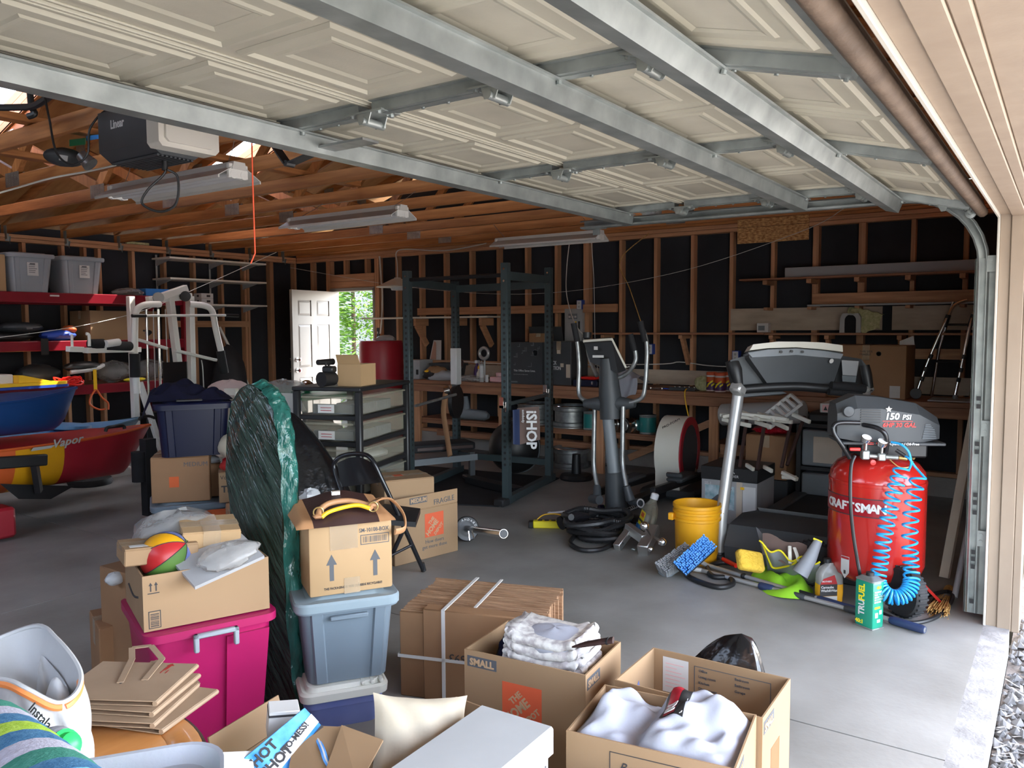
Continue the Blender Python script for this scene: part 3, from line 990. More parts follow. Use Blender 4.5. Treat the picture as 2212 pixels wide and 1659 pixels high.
trk.part('hanger', hg, 'galv')

# ---- opener, its rail and arm
op = Thing('garage_door_opener', 'dark gray garage door opener with cream light cover hanging from trusses', 'door opener', (2.08, 3.35, 2.47), world=True)
ob = MB()
ob.prism([(1.945, 2.445), (2.215, 2.445), (2.215, 2.275), (2.16, 2.235), (2.0, 2.235), (1.945, 2.275)], 3.17, 3.55, 'xz')
op.part('housing', ob, 'charcoal', ang=25)
rb = MB()
for k in range(9):
    rb.box(1.99 + k * 0.02, 3.18, 2.228, 2.0 + k * 0.02, 3.53, 2.236)
op.part('vent_rib', rb, 'charcoal', kind='stuff')
lc = MB()
lc.M = Matrix.Translation((2.08, 3.17, 0)) 
lc.prism([(-0.140, 2.450), (0.145, 2.450), (0.145, 2.270), (0.125, 2.250), (-0.125, 2.250), (-0.140, 2.268)], -0.085, 0.0, 'xz')
lc.prism([(-0.115, 2.440), (0.120, 2.440), (0.120, 2.285), (0.10, 2.270), (-0.10, 2.270), (-0.115, 2.285)], -0.100, -0.085, 'xz')
op.part('light_cover', lc, 'lens_cream', ang=60)
op.text('Linear', 0.052, 'white', (1.9445, 3.45, 2.365), (0, -1, 0), (0, 0, 1), bold=0.02, sx=0.8)
op.part('hanging_bracket', MB().box(1.99, 3.36, 2.445, 2.17, 3.40, 2.475).box(1.99, 3.36, 2.475, 2.02, 3.365, 2.62).box(2.14, 3.36, 2.475, 2.17, 3.365, 2.62), 'galv')
op.part('rail', MB().box(2.065, 2.42, 2.395, 2.110, 3.18, 2.43, 0.003), 'galv_dark')
op.part('trolley', MB().box(2.055, 2.60, 2.375, 2.12, 2.76, 2.40, 0.004), 'black')
am = MB().beam((2.085, 2.70, 2.375), (2.085, 2.475, 2.125), 0.006, 0.045, (1, 0, 0)).beam((2.095, 2.475, 2.125), (2.095, 2.30, 2.155), 0.006, 0.045, (1, 0, 0))
am.cyl((2.07, 2.47, 2.125), (2.11, 2.47, 2.125), 0.012, 8)
op.part('door_arm', am, 'black')
op.part('power_cord', MB().tube(smooth_path([(2.08, 3.27, 2.236), (2.08, 3.27, 2.18), (2.02, 3.31, 2.10), (2.0, 3.32, 2.04), (2.06, 3.28, 2.01), (2.11, 3.24, 2.05), (2.115, 3.23, 2.16), (2.08, 3.25, 2.19)], 6), 0.0055, 8).cyl((2.08, 3.27, 2.236), (2.08, 3.27, 2.19), 0.013, 10), 'black')
op.part('wire_loop', MB().tube(smooth_path([(2.10, 3.40, 2.45), (2.02, 3.55, 2.49), (1.95, 3.62, 2.40), (1.94, 3.64, 2.28), (1.90, 3.70, 2.235), (1.86, 3.75, 2.29), (1.85, 3.78, 2.44), (1.84, 3.79, 2.53)], 7), 0.005, 8), 'black')
rl = MB().tube(smooth_path([(2.085, 2.70, 2.375), (2.07, 2.74, 2.30), (2.06, 2.78, 2.28), (2.055, 2.77, 2.33), (2.075, 2.71, 2.37)], 6), 0.003, 6)
rl.tube([(2.085, 2.68, 2.375), (2.09, 2.69, 2.1), (2.10, 2.70, 1.80), (2.085, 2.71, 1.76)], 0.003, 6)
op.part('release_rope', rl, 'rope_orange')

# ---- fluorescent shop lights hung from the trusses, running in depth
def shop_light(loc, label, dx=0.0):
    t = Thing('shop_light', label, 'light fixture', loc, group='fluorescent shop lights', rot=(0, 0, 0))
    L_ = 1.2
    b_ = MB().prism([(-0.035, 0.085), (0.035, 0.085), (0.045, 0.045), (-0.045, 0.045)], -L_ / 2, L_ / 2, 'xz')
    t.part('channel', b_, 'reflector', ang=20)
    r_ = MB()
    for sg in (-1, 1):
        r_.add([(sg * 0.045, -L_ / 2, 0.052), (sg * 0.13, -L_ / 2, 0.0), (sg * 0.13, L_ / 2, 0.0), (sg * 0.045, L_ / 2, 0.052), (sg * 0.045, -L_ / 2, 0.055), (sg * 0.132, -L_ / 2, 0.003), (sg * 0.132, L_ / 2, 0.003), (sg * 0.045, L_ / 2, 0.055)],
               [(0, 1, 2, 3), (4, 7, 6, 5), (1, 5, 6, 2), (0, 4, 5, 1), (3, 2, 6, 7)])
        r_.box(sg * 0.13 - 0.004, -L_ / 2, -0.012, sg * 0.13 + 0.004, L_ / 2, 0.003)
    t.part('reflector', r_, 'reflector', ang=20)
    for y in (-L_ / 2 + 0.02, L_ / 2 - 0.02):
        e_ = MB().box(-0.06, y - 0.012, 0.0, 0.06, y + 0.012, 0.075, 0.004).cyl((-0.032, y - 0.014, 0.018), (-0.032, y + 0.014, 0.018), 0.022, 12).cyl((0.032, y - 0.014, 0.018), (0.032, y + 0.014, 0.018), 0.022, 12)
        t.part('end_cap', e_, 'white_paint')
    for x in (-0.032, 0.032):
        t.part('fluorescent_tube', MB().cyl((x, -L_ / 2 + 0.03, 0.018), (x, L_ / 2 - 0.03, 0.018), 0.016, 12), 'white')
    hm = MB()
    for y in (-L_ / 2 + 0.1, L_ / 2 - 0.1):
        hm.tube([(0, y, 0.085), (dx * 0.6 + 0.01, y + 0.01, 0.17), (dx, y, 0.235)], 0.002, 5)
    t.part('hanging_chain', hm, 'galv_dark')
    return t


shop_light((2.74, 4.23, 2.29), 'shop light nearest the opener, directly behind its cord', 0.05)
shop_light((4.36, 4.54, 2.29), 'shop light in the middle of the room, just under the trusses', 0.26)
shop_light((6.70, 4.20, 2.31), 'shop light hanging over the workbench in front of the right wall', -0.25)

# ================================================================ helpers for cartons and totes
def carton(name, label, loc, rz, w, d, h, m='cardboard', closed=True, flaps=(), group=None, tape=True, cat='box', inner='cardboard_in', tilt=None, fl=None):
    t = Thing(name, label, cat, loc, rz, group, rot=(tilt[0], tilt[1], rz) if tilt else None)
    if closed:
        b = MB().box(-w / 2, -d / 2, 0, w / 2, d / 2, h - 0.004, 0.004)
        t.part('carton_body', b, m, ang=25)
        t.part('flap', MB().box(-w / 2 + 0.002, -d / 2 + 0.002, h - 0.004, w / 2 - 0.002, -0.0015, h, 0.001), m)
        t.part('flap', MB().box(-w / 2 + 0.002, 0.0015, h - 0.004, w / 2 - 0.002, d / 2 - 0.002, h, 0.001), m)
        if tape:
            t.part('packing_tape', MB().box(-w / 2 - 0.0008, -0.028, h * 0.72, -w / 2 - 0.0002, 0.028, h + 0.0006).box(w / 2 + 0.0002, -0.028, h * 0.72, w / 2 + 0.0008, 0.028, h + 0.0006).box(-w / 2, -0.028, h + 0.0002, w / 2, 0.028, h + 0.0008), 'tape')
    else:
        th = 0.005
        b = MB()
        b.box(-w / 2, -d / 2, 0, w / 2, d / 2, th)
        b.box(-w / 2, -d / 2, th, w / 2, -d / 2 + th, h).box(-w / 2, d / 2 - th, th, w / 2, d / 2, h)
        b.box(-w / 2, -d / 2 + th, th, -w / 2 + th, d / 2 - th, h).box(w / 2 - th, -d / 2 + th, th, w / 2, d / 2 - th, h)
        t.part('carton_body', b, m, smooth=False)
        for sd, an, ln in flaps:
            a = math.radians(an)
            f_ = MB()
            W2 = w if sd in 'fb' else d
            f_.hexa([(-W2 / 2 + 0.003, 0, 0.001), (W2 / 2 - 0.003, 0, 0.001), (W2 / 2 - 0.003, th, 0.001), (-W2 / 2 + 0.003, th, 0.001),
                     (-W2 / 2 + 0.005, 0, ln), (W2 / 2 - 0.005, 0, ln), (W2 / 2 - 0.005, th, ln), (-W2 / 2 + 0.005, th, ln)])
            R = Euler((a, 0, 0)).to_matrix().to_4x4()          # outward = -y
            base = {'f': Matrix.Translation((0, -d / 2, h)), 'b': Matrix.Translation((0, d / 2, h)) @ Matrix.Rotation(PI, 4, 'Z'),
                    'l': Matrix.Translation((-w / 2, 0, h)) @ Matrix.Rotation(-PI / 2, 4, 'Z'), 'r': Matrix.Translation((w / 2, 0, h)) @ Matrix.Rotation(PI / 2, 4, 'Z')}[sd]
            T = base @ R
            f_.v = [tuple(T @ Vector(p)) for p in f_.v]
            t.part('flap', f_, m if fl is None else fl, smooth=False)
    return t


def rrect(w, d, r, n=4):
    o = []
    for cx, cy, a0 in ((w / 2 - r, d / 2 - r, 0), (-w / 2 + r, d / 2 - r, PI / 2), (-w / 2 + r, -d / 2 + r, PI), (w / 2 - r, -d / 2 + r, 1.5 * PI)):
        for k in range(n + 1):
            a = a0 + PI / 2 * k / n
            o.append((cx + r * math.cos(a), cy + r * math.sin(a)))
    return o


def loft(mb, sections, cap0=True, cap1=True):
    """sections: list of (polygon, z)"""
    n = len(sections[0][0])
    vs_ = [(x, y, z) for poly, z in sections for x, y in poly]
    fs = []
    for i in range(len(sections) - 1):
        for j in range(n):
            fs.append((i * n + j, i * n + (j + 1) % n, (i + 1) * n + (j + 1) % n, (i + 1) * n + j))
    if cap0:
        fs.append(tuple(range(n))[::-1])
    if cap1:
        fs.append(tuple((len(sections) - 1) * n + j for j in range(n)))
    return mb.add(vs_, fs)


def tote(name, label, loc, rz, w, d, h, m, lid=None, lidm=None, group=None, taper=0.86, ribs=True, lip=0.018, r=0.05, cat='tote'):
    t = Thing(name, label, cat, loc, rz, group)
    b = MB()
    k = taper
    loft(b, [(rrect(w * k, d * k, r), 0.0), (rrect(w, d, r), h - 0.03), (rrect(w + lip * 2, d + lip * 2, r), h - 0.03), (rrect(w + lip * 2, d + lip * 2, r), h - 0.002), (rrect(w - 0.006, d - 0.006, r), h), (rrect(w * k - 0.006, d * k - 0.006, r), 0.008)], True, True)
    t.part('tub', b, m, ang=35)
    if ribs:
        for sg in (-1, 1):
            for x in (-0.17, 0.17):
                rbm = MB()
                y0 = sg * (d * k / 2 + 0.0)
                y1 = sg * (d / 2 + 0.0)
                e = sg * 0.010
                a, c = 0.024, 0.018
                xk = x * w / 0.5
                rbm.add([(xk * k - a, y0, 0.005), (xk * k + a, y0, 0.005), (xk + a, y1, h - 0.032), (xk - a, y1, h - 0.032),
                         (xk * k - c, y0 + e, 0.005), (xk * k + c, y0 + e, 0.005), (xk + c, y1 + e, h - 0.032), (xk - c, y1 + e, h - 0.032)],
                        [(4, 5, 6, 7), (0, 1, 5, 4), (1, 2, 6, 5), (2, 3, 7, 6), (3, 0, 4, 7)])
                t.part('rib', rbm, m, smooth=False)
    if lid:
        lm = MB()
        loft(lm, [(rrect(w + lip * 2 + 0.012, d + lip * 2 + 0.012, r + 0.006), h - 0.022), (rrect(w + lip * 2 + 0.014, d + lip * 2 + 0.014, r + 0.006), h + 0.004), (rrect(w + lip * 2 + 0.002, d + lip * 2 + 0.002, r), h + 0.012), (rrect(w - 0.05, d - 0.05, r), h + 0.010), (rrect(w - 0.08, d - 0.08, r), h + 0.022)], True, True)
        t.part('lid', lm, lidm or m, ang=35)
    return t


# ================================================================ RIGHT WALL: bench, shelves and what is on them
bn = Thing('workbench', 'long reddish wooden workbench along the right stud wall', 'workbench', (7.5, 3.4, 0), world=True)
BX0, BX1 = 7.15, 7.825
bn.part('bench_top', MB().box(BX0, 3.30, 0.846, BX1, 6.46, 0.885, 0.003).box(BX0, 0.34, 0.846, BX1, 3.297, 0.885, 0.003), 'bench_y')
bn.part('apron', MB().box(BX0 + 0.02, 0.36, 0.755, BX0 + 0.058, 6.44, 0.844, 0.003), 'bench_y')
for y in (6.36, 5.12, 3.90, 2.70, 1.5, 0.5):
    bn.part('leg', MB().box(BX0 + 0.06, y - 0.045, 0, BX0 + 0.098, y + 0.045, 0.844, 0.003), 'stud_z')
    bn.part('leg', MB().box(BX1 - 0.06, y - 0.045, 0.175, BX1 - 0.022, y + 0.045, 0.844, 0.003), 'stud_z')
    bn.part('cross_brace', MB().box(BX0 + 0.10, y - 0.019, 0.35, BX1 - 0.065, y + 0.019, 0.415, 0.003).box(BX0 + 0.10, y - 0.019, 0.76, BX1 - 0.065, y + 0.019, 0.844, 0.003), 'bench_x')
bn.part('lower_shelf', MB().box(BX0 + 0.10, 3.30, 0.416, BX1 - 0.025, 6.38, 0.432, 0.002), 'bench_y')
bn.part('lower_rail', MB().box(BX0 + 0.35, 3.92, 0.19, BX0 + 0.388, 6.30, 0.255, 0.003).box(BX0 + 0.105, 3.3, 0.37, BX0 + 0.14, 6.32, 0.414, 0.003), 'bench_y')
bn.part('diagonal_brace', MB().beam((BX1 - 0.10, 3.82, 0.10), (BX1 - 0.10, 2.78, 0.60), 0.03, 0.07), 'stud_y')
bn.part('side_block', MB().box(BX0 + 0.10, 2.32, 0.60, BX0 + 0.14, 2.65, 0.69, 0.003).box(BX0 + 0.10, 2.32, 0.30, BX0 + 0.14, 2.65, 0.40, 0.003), 'stud_y')

ws = Thing('wall_shelf', 'long thin wooden shelf on triangular brackets across the right wall', 'shelf', (7.75, 2.4, 1.435), world=True)
ws.part('board', MB().box(7.585, 2.36, 1.415, XR - 0.002, 4.24, 1.434, 0.002).box(7.585, 0.40, 1.412, XR - 0.022, 2.355, 1.431, 0.002), 'bench_y')
for y in (4.08, 3.20, 2.30, 1.80, 1.2):
    b_ = MB().box(7.60, y - 0.02, 1.374, XR - 0.003, y + 0.02, 1.41, 0.002).beam((7.66, y, 1.385), (XR - 0.03, y, 1.12), 0.035, 0.06, (0, 0, 1))
    ws.part('bracket', b_, 'stud_x')
w2 = Thing('white_shelf', 'narrow white board shelf beside the walk door on diagonal braces', 'shelf', (7.75, 6.6, 1.62), world=True)
w2.part('board', MB().box(7.58, 5.58, 1.612, XR - 0.003, 7.62, 1.632, 0.002), 'cream_paint')
for y in (6.72, 6.1, 5.70):
    b_ = MB().box(7.60, y - 0.02, 1.52, XR - 0.003, y + 0.02, 1.61, 0.002)
    if y != 6.1:
        b_.beam((7.64, y, 1.53), (XR - 0.02, y, 1.28), 0.035, 0.07)
    w2.part('bracket', b_, 'stud_x')

lb_ = Thing('lumber_rack', 'short wooden blocks carrying boards high on the right wall', 'rack', (7.75, 1.4, 1.70), world=True)
for y in (2.37, 1.97, 1.56, 1.15, 0.74):
    lb_.part('support_block', MB().box(7.62, y - 0.022, 1.885, XR - 0.003, y + 0.022, 1.925, 0.002), 'stud_x')
    lb_.part('support_block', MB().box(7.66, y - 0.02, 1.645, XR - 0.018, y + 0.02, 1.672, 0.002), 'stud_x')
solo('dark_plank', MB().box(7.63, 0.42, 1.927, 7.80, 2.62, 1.945, 0.002), 'bench_y', 'thin dark plank on the blocks under the long gray board', 'board')
solo('insulation_board', MB().box(7.72, 0.38, 1.947, 7.745, 2.215, 2.04, 0.003), 'silver_gray', 'long gray board on edge upon the dark plank on the right wall', 'board')
solo('white_strip', MB().box(7.64, 0.40, 1.674, 7.76, 1.985, 1.690, 0.002), 'silver_gray', 'thin pale gray strip lying above the dog house shelf', 'board')
osb = Thing('osb_panel', 'orange particle board panel in two pieces high on the right wall', 'panel', (7.82, 2.37, 2.30), world=True)
osb.part('board', MB().box(7.822, 2.03, 2.455, 7.835, 2.71, 2.66, 0.001), 'osb')
osb.part('board', MB().box(7.822, 2.03, 2.30, 7.835, 2.71, 2.451, 0.001), 'osb')

# dog house with sage cloth
dh = Thing('pet_house', 'small gray arched dog house on the thin wall shelf', 'pet house', (7.71, 1.60, 1.433), world=True)
ap = []
for k in range(13):
    a = PI * k / 12
    ap.append((1.60 + 0.048 * math.cos(a), 1.545 + 0.048 * math.sin(a)))
fm = MB()
outer = [(1.69, 1.434), (1.685, 1.57), (1.665, 1.605), (1.535, 1.605), (1.515, 1.57), (1.51, 1.434)]
fm.prism(outer[:3] + outer[3:] + [(1.552, 1.434)] + ap[::-1] + [(1.648, 1.434)], 7.60, 7.612, 'yz')
dh.part('front_wall', fm, 'gray_light', ang=20)
bm_ = MB().prism(outer, 7.80, 7.812, 'yz').prism([outer[0], outer[1], (1.677, 1.57), (1.682, 1.434)], 7.612, 7.80, 'yz').prism([outer[5], outer[4], (1.523, 1.57), (1.518, 1.434)], 7.612, 7.80, 'yz').prism([outer[1], outer[2], outer[3], outer[4], (1.523, 1.565), (1.54, 1.597), (1.66, 1.597), (1.677, 1.565)], 7.612, 7.80, 'yz')
dh.part('shell', bm_, 'gray_light', ang=20)
dh.part('dark_interior', MB().box(7.70, 1.53, 1.436, 7.705, 1.67, 1.59), 'black_matte')


def drape(seed, f0, nu=14, nv=14):
    return MB().grid(f0, nu, nv)


rr = random.Random(3)
cm = MB()


def fsage(u, v):
    y = 1.62 - 0.27 * u
    top = 1.665 - 0.05 * abs(u - 0.15) - 0.03 * u
    x = 7.60 + 0.16 * v
    low = 1.60 if u < 0.35 else 1.45 + 0.02 * math.sin(9 * u)
    z = top if v > 0.4 else low + (top - low) * (v / 0.4)
    return (x - 0.012 * math.sin(14 * u) * (1 - v), y + 0.012 * math.sin(8 * v), z + 0.006 * math.sin(22 * u + 5 * v))


cm.grid(fsage, 16, 12)
solo('sage_cloth', cm, 'sage', 'frayed pale green cloth draped over the gray dog house', 'cloth')
sb = Thing('thermostat_box', 'small white box on the thin shelf left of dog house', 'box', (7.68, 2.39, 1.436), world=True)
sb.part('case', MB().box(7.64, 2.335, 1.436, 7.72, 2.445, 1.525, 0.004), 'paper')
sb.part('window', MB().box(7.638, 2.37, 1.455, 7.6398, 2.43, 1.50), 'gray_plastic')

# walker standing on the bench, right end
wk = Thing('walker', 'silver folding walker with small wheels standing on the workbench end', 'walker', (7.6, 0.8, 0.885), world=True)
for x0, y0, x1, y1, nm in ((7.42, 1.03, 7.50, 0.80, 'wheel'), (7.42, 0.745, 7.50, 0.62, 'tip')):
    wk.part('leg_tube', MB().tube(smooth_path([(x0, y0, 0.93), (x0 + 0.03, (y0 * 2 + y1) / 3, 1.20), (x1 - 0.01, y1 + 0.03, 1.55), (x1 + 0.03, y1 - 0.02, 1.66), (x1 + 0.09, y1 - 0.10, 1.70)], 6), 0.0125, 10), 'chrome')
    bnd = MB()
    for f in (0.16, 0.28, 0.44):
        p = Vector((x0 + 0.07 * f, y0 + (y1 - y0) * f * 0.9, 0.93 + 0.66 * f))
        bnd.cyl(p, p + Vector((0.003, (y1 - y0) * 0.05, 0.035)), 0.0155, 10)
    wk.part('height_band', bnd, 'black', kind='stuff')
    wk.part('grip', MB().tube([(x1 - 0.008, y1 + 0.045, 1.48), (x1 + 0.0, y1 + 0.02, 1.58)], 0.02, 10), 'black')
for x, y in ((7.70, 0.95), (7.70, 0.66)):
    wk.part('leg_tube', MB().tube([(x, y, 0.89), (x - 0.03, y - 0.05, 1.3), (x - 0.08, y - 0.15, 1.69)], 0.0125, 10), 'chrome')
wk.part('cross_bar', MB().tube([(7.485, 0.83, 1.50), (7.485, 0.65, 1.50)], 0.010, 8), 'black')
wk.part('cross_bar', MB().tube([(7.46, 0.90, 1.20), (7.46, 0.69, 1.20)], 0.010, 8), 'black')
wk.part('wheel', MB().lathe([(0.012, -0.012), (0.042, -0.012), (0.045, 0), (0.042, 0.012), (0.012, 0.012)], 18, (7.40, 1.03, 0.931), (1, 0.1, 0)), 'charcoal')
wk.part('rubber_tip', MB().lathe([(0.022, 0), (0.019, 0.03), (0.015, 0.045)], 12, (7.42, 0.745, 0.886)), 'gray_plastic')
solo('floor_tile', MB().box(7.22, 0.60, 0.887, 7.52, 0.92, 0.897, 0.002), 'silver_gray', 'gray slab lying under the walker on the workbench end', 'slab')

# big brown carton on bench behind treadmill
bx = carton('shipping_box', 'big brown taped carton on the bench behind the treadmill console', (7.50, 1.40, 0.886), 0, 0.46, 0.62, 0.445, 'cardboard_dark')
bx.text('THIS SIDE\nFRAGILE', 0.024, 'print_dark', (-0.2312, 0.05, 0.385), (0, -1, 0), (0, 0, 1))
bx.part('round_stamp', MB().lathe([(0.020, 0), (0.020, 0.001), (0.015, 0.001), (0.015, 0)], 20, (-0.2305, -0.10, 0.375), (-1, 0, 0)), 'print_dark')
bx.part('bottom_label', MB().box(-0.2312, -0.27, 0.01, -0.2302, -0.19, 0.11), 'paper')
solo('white_card', MB().prism([(1.05, 1.334), (1.165, 1.334), (1.165, 1.365), (1.06, 1.41)], 7.40, 7.404, 'yz'), 'paper', 'white paper card standing on the big brown carton', 'card')

# wipes canisters
for i, (x, y) in enumerate(((7.33, 2.765), (7.27, 2.66), (7.38, 2.63))):
    t = Thing('wipes_canister', ['cleaning wipes canister left of the trio on the bench', 'front middle cleaning wipes canister of the trio on bench', 'cleaning wipes canister right of the trio, nearest the treadmill'][i], 'canister', (x, y, 0.886), group='wipes canisters on the workbench')
    t.part('body', MB().lathe([(0.050, 0), (0.050, 0.135)], 20), 'orange_plastic')
    t.part('base_band', MB().lathe([(0.0505, 0.002), (0.0505, 0.012)], 20), 'white')
    t.part('label_band', MB().lathe([(0.0508, 0.014), (0.0508, 0.085)], 20), 'purple')
    pm = MB()
    for q, (z, a0) in enumerate(((0.03, 2.3), (0.05, 2.6), (0.045, 3.4), (0.07, 3.1))):
        pm.grid(lambda u, v, z=z, a0=a0: (0.0513 * math.cos(a0 + 0.6 * u), 0.0513 * math.sin(a0 + 0.6 * u), z + 0.018 * v + 0.02 * u), 4, 1)
    t.part('label_stripe', pm, 'lemon', kind='stuff')
    t.part('collar', MB().lathe([(0.0515, 0.136), (0.0515, 0.15), (0.050, 0.152)], 20), 'white')
    t.part('lid', MB().lathe([(0.050, 0.152), (0.050, 0.175), (0.044, 0.18), (0.0, 0.18)], 20), 'print_orange')
gb = MB().sph((7.36, 2.86, 0.95), (0.06, 0.085, 0.075), 16, 10, 0.10, 4)
solo('snack_bag', gb, 'sage', 'crumpled green plastic bag left of the wipes canisters', 'bag')
pt = MB().box(7.24, 2.47, 0.888, 7.34, 2.56, 0.935, 0.01).sph((7.30, 2.52, 0.945), (0.05, 0.05, 0.03), 10, 6, 0.15, 2)
solo('paper_scrap', pt, 'paper', 'crumpled white paper on bench beside the wipes canisters', 'paper')
# small tools on bench
for i, (y, m_, l_) in enumerate(((3.34, 'chrome', 'small chrome wrench lying on bench behind the elliptical'), (3.22, 'blue_grip', 'little blue handled pliers on bench behind the elliptical'))):
    t = Thing('hand_tool', l_, 'tool', (7.28, y, 0.886))
    t.part('head', MB().lathe([(0.016, 0), (0.016, 0.014)], 12, (0, 0.03, 0.001)), 'chrome')
    t.part('handle', MB().box(-0.008, -0.09, 0.002, 0.008, 0.025, 0.014, 0.004), m_)
t = Thing('socket_tray', 'open tray of small sockets on the workbench edge', 'tray', (7.28, 3.02, 0.886))
t.part('tray', MB().box(-0.06, -0.13, 0, 0.06, 0.13, 0.006).box(-0.06, -0.13, 0.006, -0.055, 0.13, 0.03).box(0.055, -0.13, 0.006, 0.06, 0.13, 0.03), 'charcoal')
for k in range(10):
    t.part('socket', MB().lathe([(0.008, 0.007), (0.009, 0.035)], 8, (-0.02 + 0.04 * (k % 2), -0.11 + 0.024 * k, 0)), 'chrome')
# white cloth over the bench edge
cm = MB()


def fcl(u, v):
    y = 3.80 - 0.33 * u
    if v < 0.55:
        x, z = 7.48 - 0.34 * v / 0.55, 0.90 + 0.16 * math.sin(PI * min(v / 0.55, 1) * 0.6 + 0.4) * (0.6 + 0.4 * math.sin(PI * u))
    else:
        w_ = (v - 0.55) / 0.45
        x, z = 7.14 - 0.01 * w_, 0.99 - 0.17 * w_ * (0.6 + 0.5 * math.sin(2.5 * u))
    return (x + 0.012 * math.sin(16 * u + 5 * v), y - 0.04 * v * math.sin(3 * v), z + 0.012 * math.sin(13 * u + 3 * v))


cm.grid(fcl, 18, 16)
solo('white_towel', cm, 'fleece_white', 'crumpled white towel hanging off the bench edge behind elliptical', 'towel')
t = Thing('tool_case', 'low dark blue tool case with red top on bench', 'tool box', (7.35, 4.07, 0.886), world=True)
t.part('case', MB().box(7.22, 3.93, 0.886, 7.46, 4.22, 0.955, 0.006), 'navy_plastic')
t.part('red_tray', MB().box(7.24, 3.97, 0.956, 7.44, 4.18, 0.985, 0.008), 'bright_red')
t.part('latch', MB().box(7.214, 3.98, 0.91, 7.219, 4.0, 0.94).box(7.214, 4.12, 0.91, 7.219, 4.14, 0.94), 'chrome')

# the two black printed cartons on the bench
b1 = carton('black_carton', 'black printed carton with raised lid on bench inside the rack', (7.42, 4.80, 0.886), 0, 0.44, 0.44, 0.45, 'charcoal', False, (('r', -12, 0.17),), fl='charcoal')
b1.text('This Office Saves Lives.', 0.030, 'white', (-0.2208, 0.15, 0.135), (0, -1, 0), (0, 0, 1), bold=0.01)
b1.text('Learn how you can help at work', 0.014, 'gray_light', (-0.2208, 0.15, 0.10), (0, -1, 0), (0, 0, 1))
pm = MB()
for q in range(14):
    y, z = rr.uniform(-0.19, 0.17), rr.uniform(0.18, 0.42)
    s_ = rr.uniform(0.02, 0.05)
    pm.box(-0.2206, y, z, -0.2202, y + s_, z + 0.004).box(-0.2206, y, z, -0.2202, y + 0.004, z + s_)
pm.lathe([(0.035, 0), (0.035, 0.0006), (0.031, 0.0006), (0.031, 0)], 16, (-0.2202, -0.13, 0.34), (-1, 0, 0)).box(-0.2208, 0.10, 0.015, -0.2203, 0.19, 0.028)
b1.part('line_print', pm, 'gray_plastic', kind='stuff')
inb = carton('small_carton', 'small brown carton lying in the open black printed carton', (7.40, 4.72, 1.30), 0.15, 0.16, 0.22, 0.13, 'cardboard_dark')
b2 = carton('black_carton', 'black printed carton with stickers beside the electrical panel', (7.45, 4.42, 0.886), 0, 0.36, 0.30, 0.46, 'charcoal', True)
b2.text('BLACK\nFRICTION', 0.055, 'white', (-0.1812, 0.145, 0.215), (0, -1, 0), (0, 0, 1), bold=0.02, sx=0.7)
b2.part('sticker', MB().box(-0.1812, -0.02, 0.33, -0.1803, 0.02, 0.37).box(-0.1812, -0.06, 0.19, -0.1803, -0.02, 0.23).box(-0.1812, -0.14, 0.08, -0.1803, -0.09, 0.22), 'beige_cloth')

# left end of bench
t = Thing('metal_case', 'gray metal case standing on the left end of bench', 'case', (7.36, 6.40, 0.886), world=True)
t.part('case', MB().box(7.25, 6.345, 0.886, 7.50, 6.455, 1.115, 0.004), 'silver_gray')
t.part('port', MB().box(7.246, 6.36, 0.94, 7.2495, 6.395, 1.0), 'black')
t = tote('dish_tub', 'dark gray open tub behind food bags on bench', (7.50, 6.10, 0.886), PI / 2, 0.36, 0.26, 0.19, 'charcoal', ribs=False, r=0.03)
gp = Thing('grocery_bag', 'heap of printed grocery bags on bench left of the rack post', 'bag', (7.32, 6.03, 0.886), world=True)
gp.part('pile', MB().sph((7.32, 6.08, 0.93), (0.12, 0.24, 0.075), 22, 12, 0.10, 1), 'bag_gray')
gp.part('printed_wrapper', MB().sph((7.30, 6.12, 0.99), (0.09, 0.14, 0.055), 18, 10, 0.16, 6), 'cardboard_dark')
gp.part('dark_wrapper', MB().sph((7.27, 6.17, 0.945), (0.09, 0.10, 0.06), 18, 10, 0.2, 8), 'black')
gp.part('foil_wrapper', MB().sph((7.33, 5.84, 1.07), (0.06, 0.09, 0.08), 16, 10, 0.2, 9), 'leather_dark')
gp.part('yellow_print', MB().sph((7.235, 6.20, 0.985), (0.03, 0.05, 0.02), 10, 6, 0.15, 5), 'yellow')
solo('plastic_sheet', MB().sph((7.28, 5.62, 0.915), (0.08, 0.17, 0.04), 18, 10, 0.16, 12), 'bag_clear', 'crumpled clear plastic on bench between bags and caulk tube', 'plastic')
t = Thing('spray_bottle', 'purple spray bottle with white nozzle on bench', 'bottle', (7.40, 5.60, 0.886))
t.part('bottle', MB().lathe([(0.035, 0), (0.038, 0.02), (0.038, 0.10), (0.030, 0.15), (0.014, 0.18), (0.014, 0.20)], 16), 'purple')
t.part('nozzle', MB().box(-0.035, -0.035, 0.20, 0.015, 0.010, 0.235, 0.005).box(-0.012, -0.045, 0.16, -0.002, -0.035, 0.21), 'white')
t = Thing('caulk_tube', 'white and gray caulk tube standing on the bench edge', 'tube', (7.25, 5.42, 0.886))
t.part('tube', MB().lathe([(0.026, 0), (0.026, 0.20), (0.010, 0.205), (0.008, 0.235), (0.004, 0.24)], 16), 'gray_light')
t.part('label', MB().lathe([(0.0264, 0.05), (0.0264, 0.18)], 16), 'white')
t = Thing('glue_bottle', 'pale yellow bottle next to the purple spray bottle', 'bottle', (7.33, 5.52, 0.886))
t.part('bottle', MB().lathe([(0.028, 0), (0.028, 0.09), (0.012, 0.12), (0.012, 0.14)], 14), 'cream_paint')
t.part('cap', MB().lathe([(0.014, 0.14), (0.014, 0.165), (0.004, 0.18)], 12), 'yellow')
t = Thing('ring_light', 'silver ring shaped lamp on a stem on bench', 'lamp', (7.44, 5.52, 0.886))
